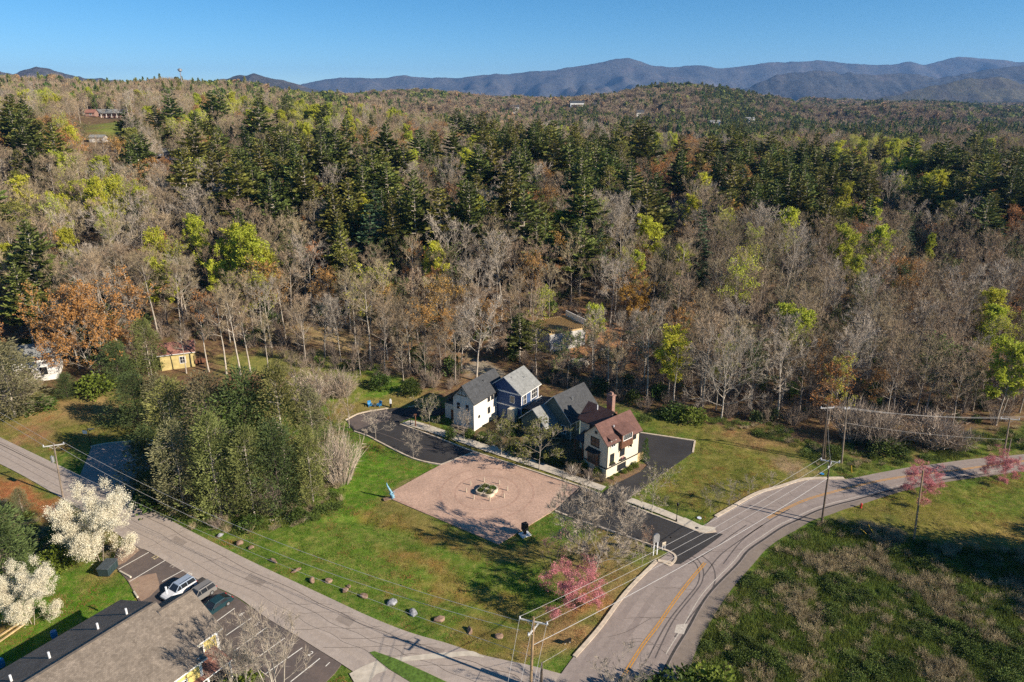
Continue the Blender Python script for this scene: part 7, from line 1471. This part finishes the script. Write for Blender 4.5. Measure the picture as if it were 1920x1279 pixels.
scatter('lawn_grass', gp_, [(X[i], Y[i], Z[i] - .06, int(pk[i] * 2 + i % 2), g_.rand() * 6.28, g_.uniform(.7, 1.3), g_.uniform(.5, 1.3)) for i in range(len(X)) if keep[i]], 'lawn grass in green, dry and rusty patches', 'grass')
MT['weed_green'] = M('weed_green', (.15, .195, .035), .8, .4, .5, rand=.35, huer=.02, trans=.2); MT['weed_tan'] = M('weed_stems', (.36, .29, .17), .9, .3, .6, rand=.3); MT['weed_dark'] = M('weed_dark', (.10, .14, .028), .8, .4, .5, rand=.3, trans=.15)
wp_ = []
for i, (k, m_) in enumerate((('b', 'weed_green'), ('b', 'weed_dark'), ('b', 'weed_green'), ('s', 'weed_tan'), ('s', 'weed_tan'))):
    if i == 1: t_, f_ = bush_mesh(300, 2.1, .75, 80, .17, 10); wp_.append(f_.mesh('weed_scrub', [MT[m_]]))
    elif k == 'b': f_ = blades(300 + i, 150, .85, .62, .03); wp_.append(f_.mesh('weed_clump', [MT[m_]]))
    else: wp_.append(brush_mesh(300 + i, 1.5, .9, 70, 1.3, .012).mesh('weed_stems', [MT[m_]]))
X, Y, g_ = field_pts([(1300, 1300), (1310, 1220), (1345, 1155), (1400, 1090), (1465, 1022), (1545, 976), (1640, 990), (1730, 1016), (1830, 1030), (1960, 1040), (1960, 1300)], .72, 5)
nz = fbm(X / 6, Y / 6, 15, 3); n2 = fbm(X / 3, Y / 3, 25, 3); pk = np.where(nz > .59, np.where(n2 > .5, 3, 4), np.where(n2 > .64, 1, np.where(n2 > .45, 0, 2))); mixr = g_.rand(len(X)); pk = np.where(mixr < .2, g_.choice([0, 2, 3, 4], len(X)), pk)
scatter('weed_field', wp_, [(X[i], Y[i], -.06, int(pk[i]), g_.rand() * 6.28, g_.uniform(.6, 1.2), g_.uniform(.45, 1.25) * (.7 + .9 * nz[i])) for i in range(len(X))], 'tangled field of green weeds and tan dead stems', 'weeds')
X, Y, g_ = field_pts([(-60, 935), (0, 935), (90, 985), (235, 1022), (225, 1045), (160, 1050), (60, 1060), (-60, 1080)], .9, 6)
scatter('bank_weeds', wp_, [(X[i], Y[i], -.06, int(g_.randint(0, 5)), g_.rand() * 6.28, g_.uniform(.6, 1.2), g_.uniform(.4, 1.1)) for i in range(len(X)) if g_.rand() < .7], 'weeds and low brush on the bank beside the dogwoods', 'weeds')
X, Y, g_ = field_pts([(1190, 778), (1440, 792), (1560, 832), (1700, 820), (1930, 800), (1930, 845), (1700, 868), (1590, 885), (1540, 878), (1480, 835), (1330, 795), (1200, 788)], 1.3, 7)
scatter('verge_weeds', wp_, [(X[i], Y[i], -.05, int(g_.choice([0, 1, 2, 0, 3])), g_.rand() * 6.28, g_.uniform(.7, 1.3), g_.uniform(.5, 1.3)) for i in range(len(X)) if g_.rand() < .7], 'leafy weeds along the wood edge', 'weeds')
X, Y, g_ = field_pts([(240, 960), (300, 930), (640, 900), (650, 950), (560, 985), (450, 1005), (390, 1000)], 1.2, 8)
scatter('cedar_weeds', wp_, [(X[i], Y[i], -.05, int(g_.choice([0, 1, 2, 3, 4])), g_.rand() * 6.28, g_.uniform(.7, 1.3), g_.uniform(.6, 1.5)) for i in range(len(X)) if g_.rand() < .7], 'weeds and brush under the cedar clump', 'weeds')
# ---- trees standing just outside the frame at right and behind the camera side: they cast the long shade on the weed field
for i, (x, y, h, k) in enumerate(((88, 66, 16, 'cedar'), (95, 70, 17, 'cedard'), (102, 74, 16, 'cedar'), (84, 60, 13, 'cedar'), (110, 79, 15, 'cedard'), (77, 74, 17, 'cedar'), (82, 71, 16, 'cedard'))):
    plant(k, (x, y, 0), h, i, 'cedar in the row beyond the right side of weed field, number %s along' % ['one', 'two', 'three', 'four', 'five', 'six', 'seven'][i], 'cedars beyond the weed field', i, 1.25)
# ---- thin spring haze over the whole valley
hz = MB(); hz.box((0, 6800, 300), (24000, 14400, 720)); MT['haze'] = bpy.data.materials.new('haze'); MT['haze'].use_nodes = True; nt = MT['haze'].node_tree
nt.nodes.remove(nt.nodes['Principled BSDF']); pv = nt.nodes.new('ShaderNodeVolumePrincipled'); pv.inputs['Color'].default_value = (.24, .5, 1, 1); pv.inputs['Density'].default_value = 5.0e-5; pv.inputs['Anisotropy'].default_value = .1
lk(nt, pv.outputs[0], nt.nodes['Material Output'].inputs['Volume']); o = hz.build('haze', [MT['haze']]); o['kind'] = 'stuff'
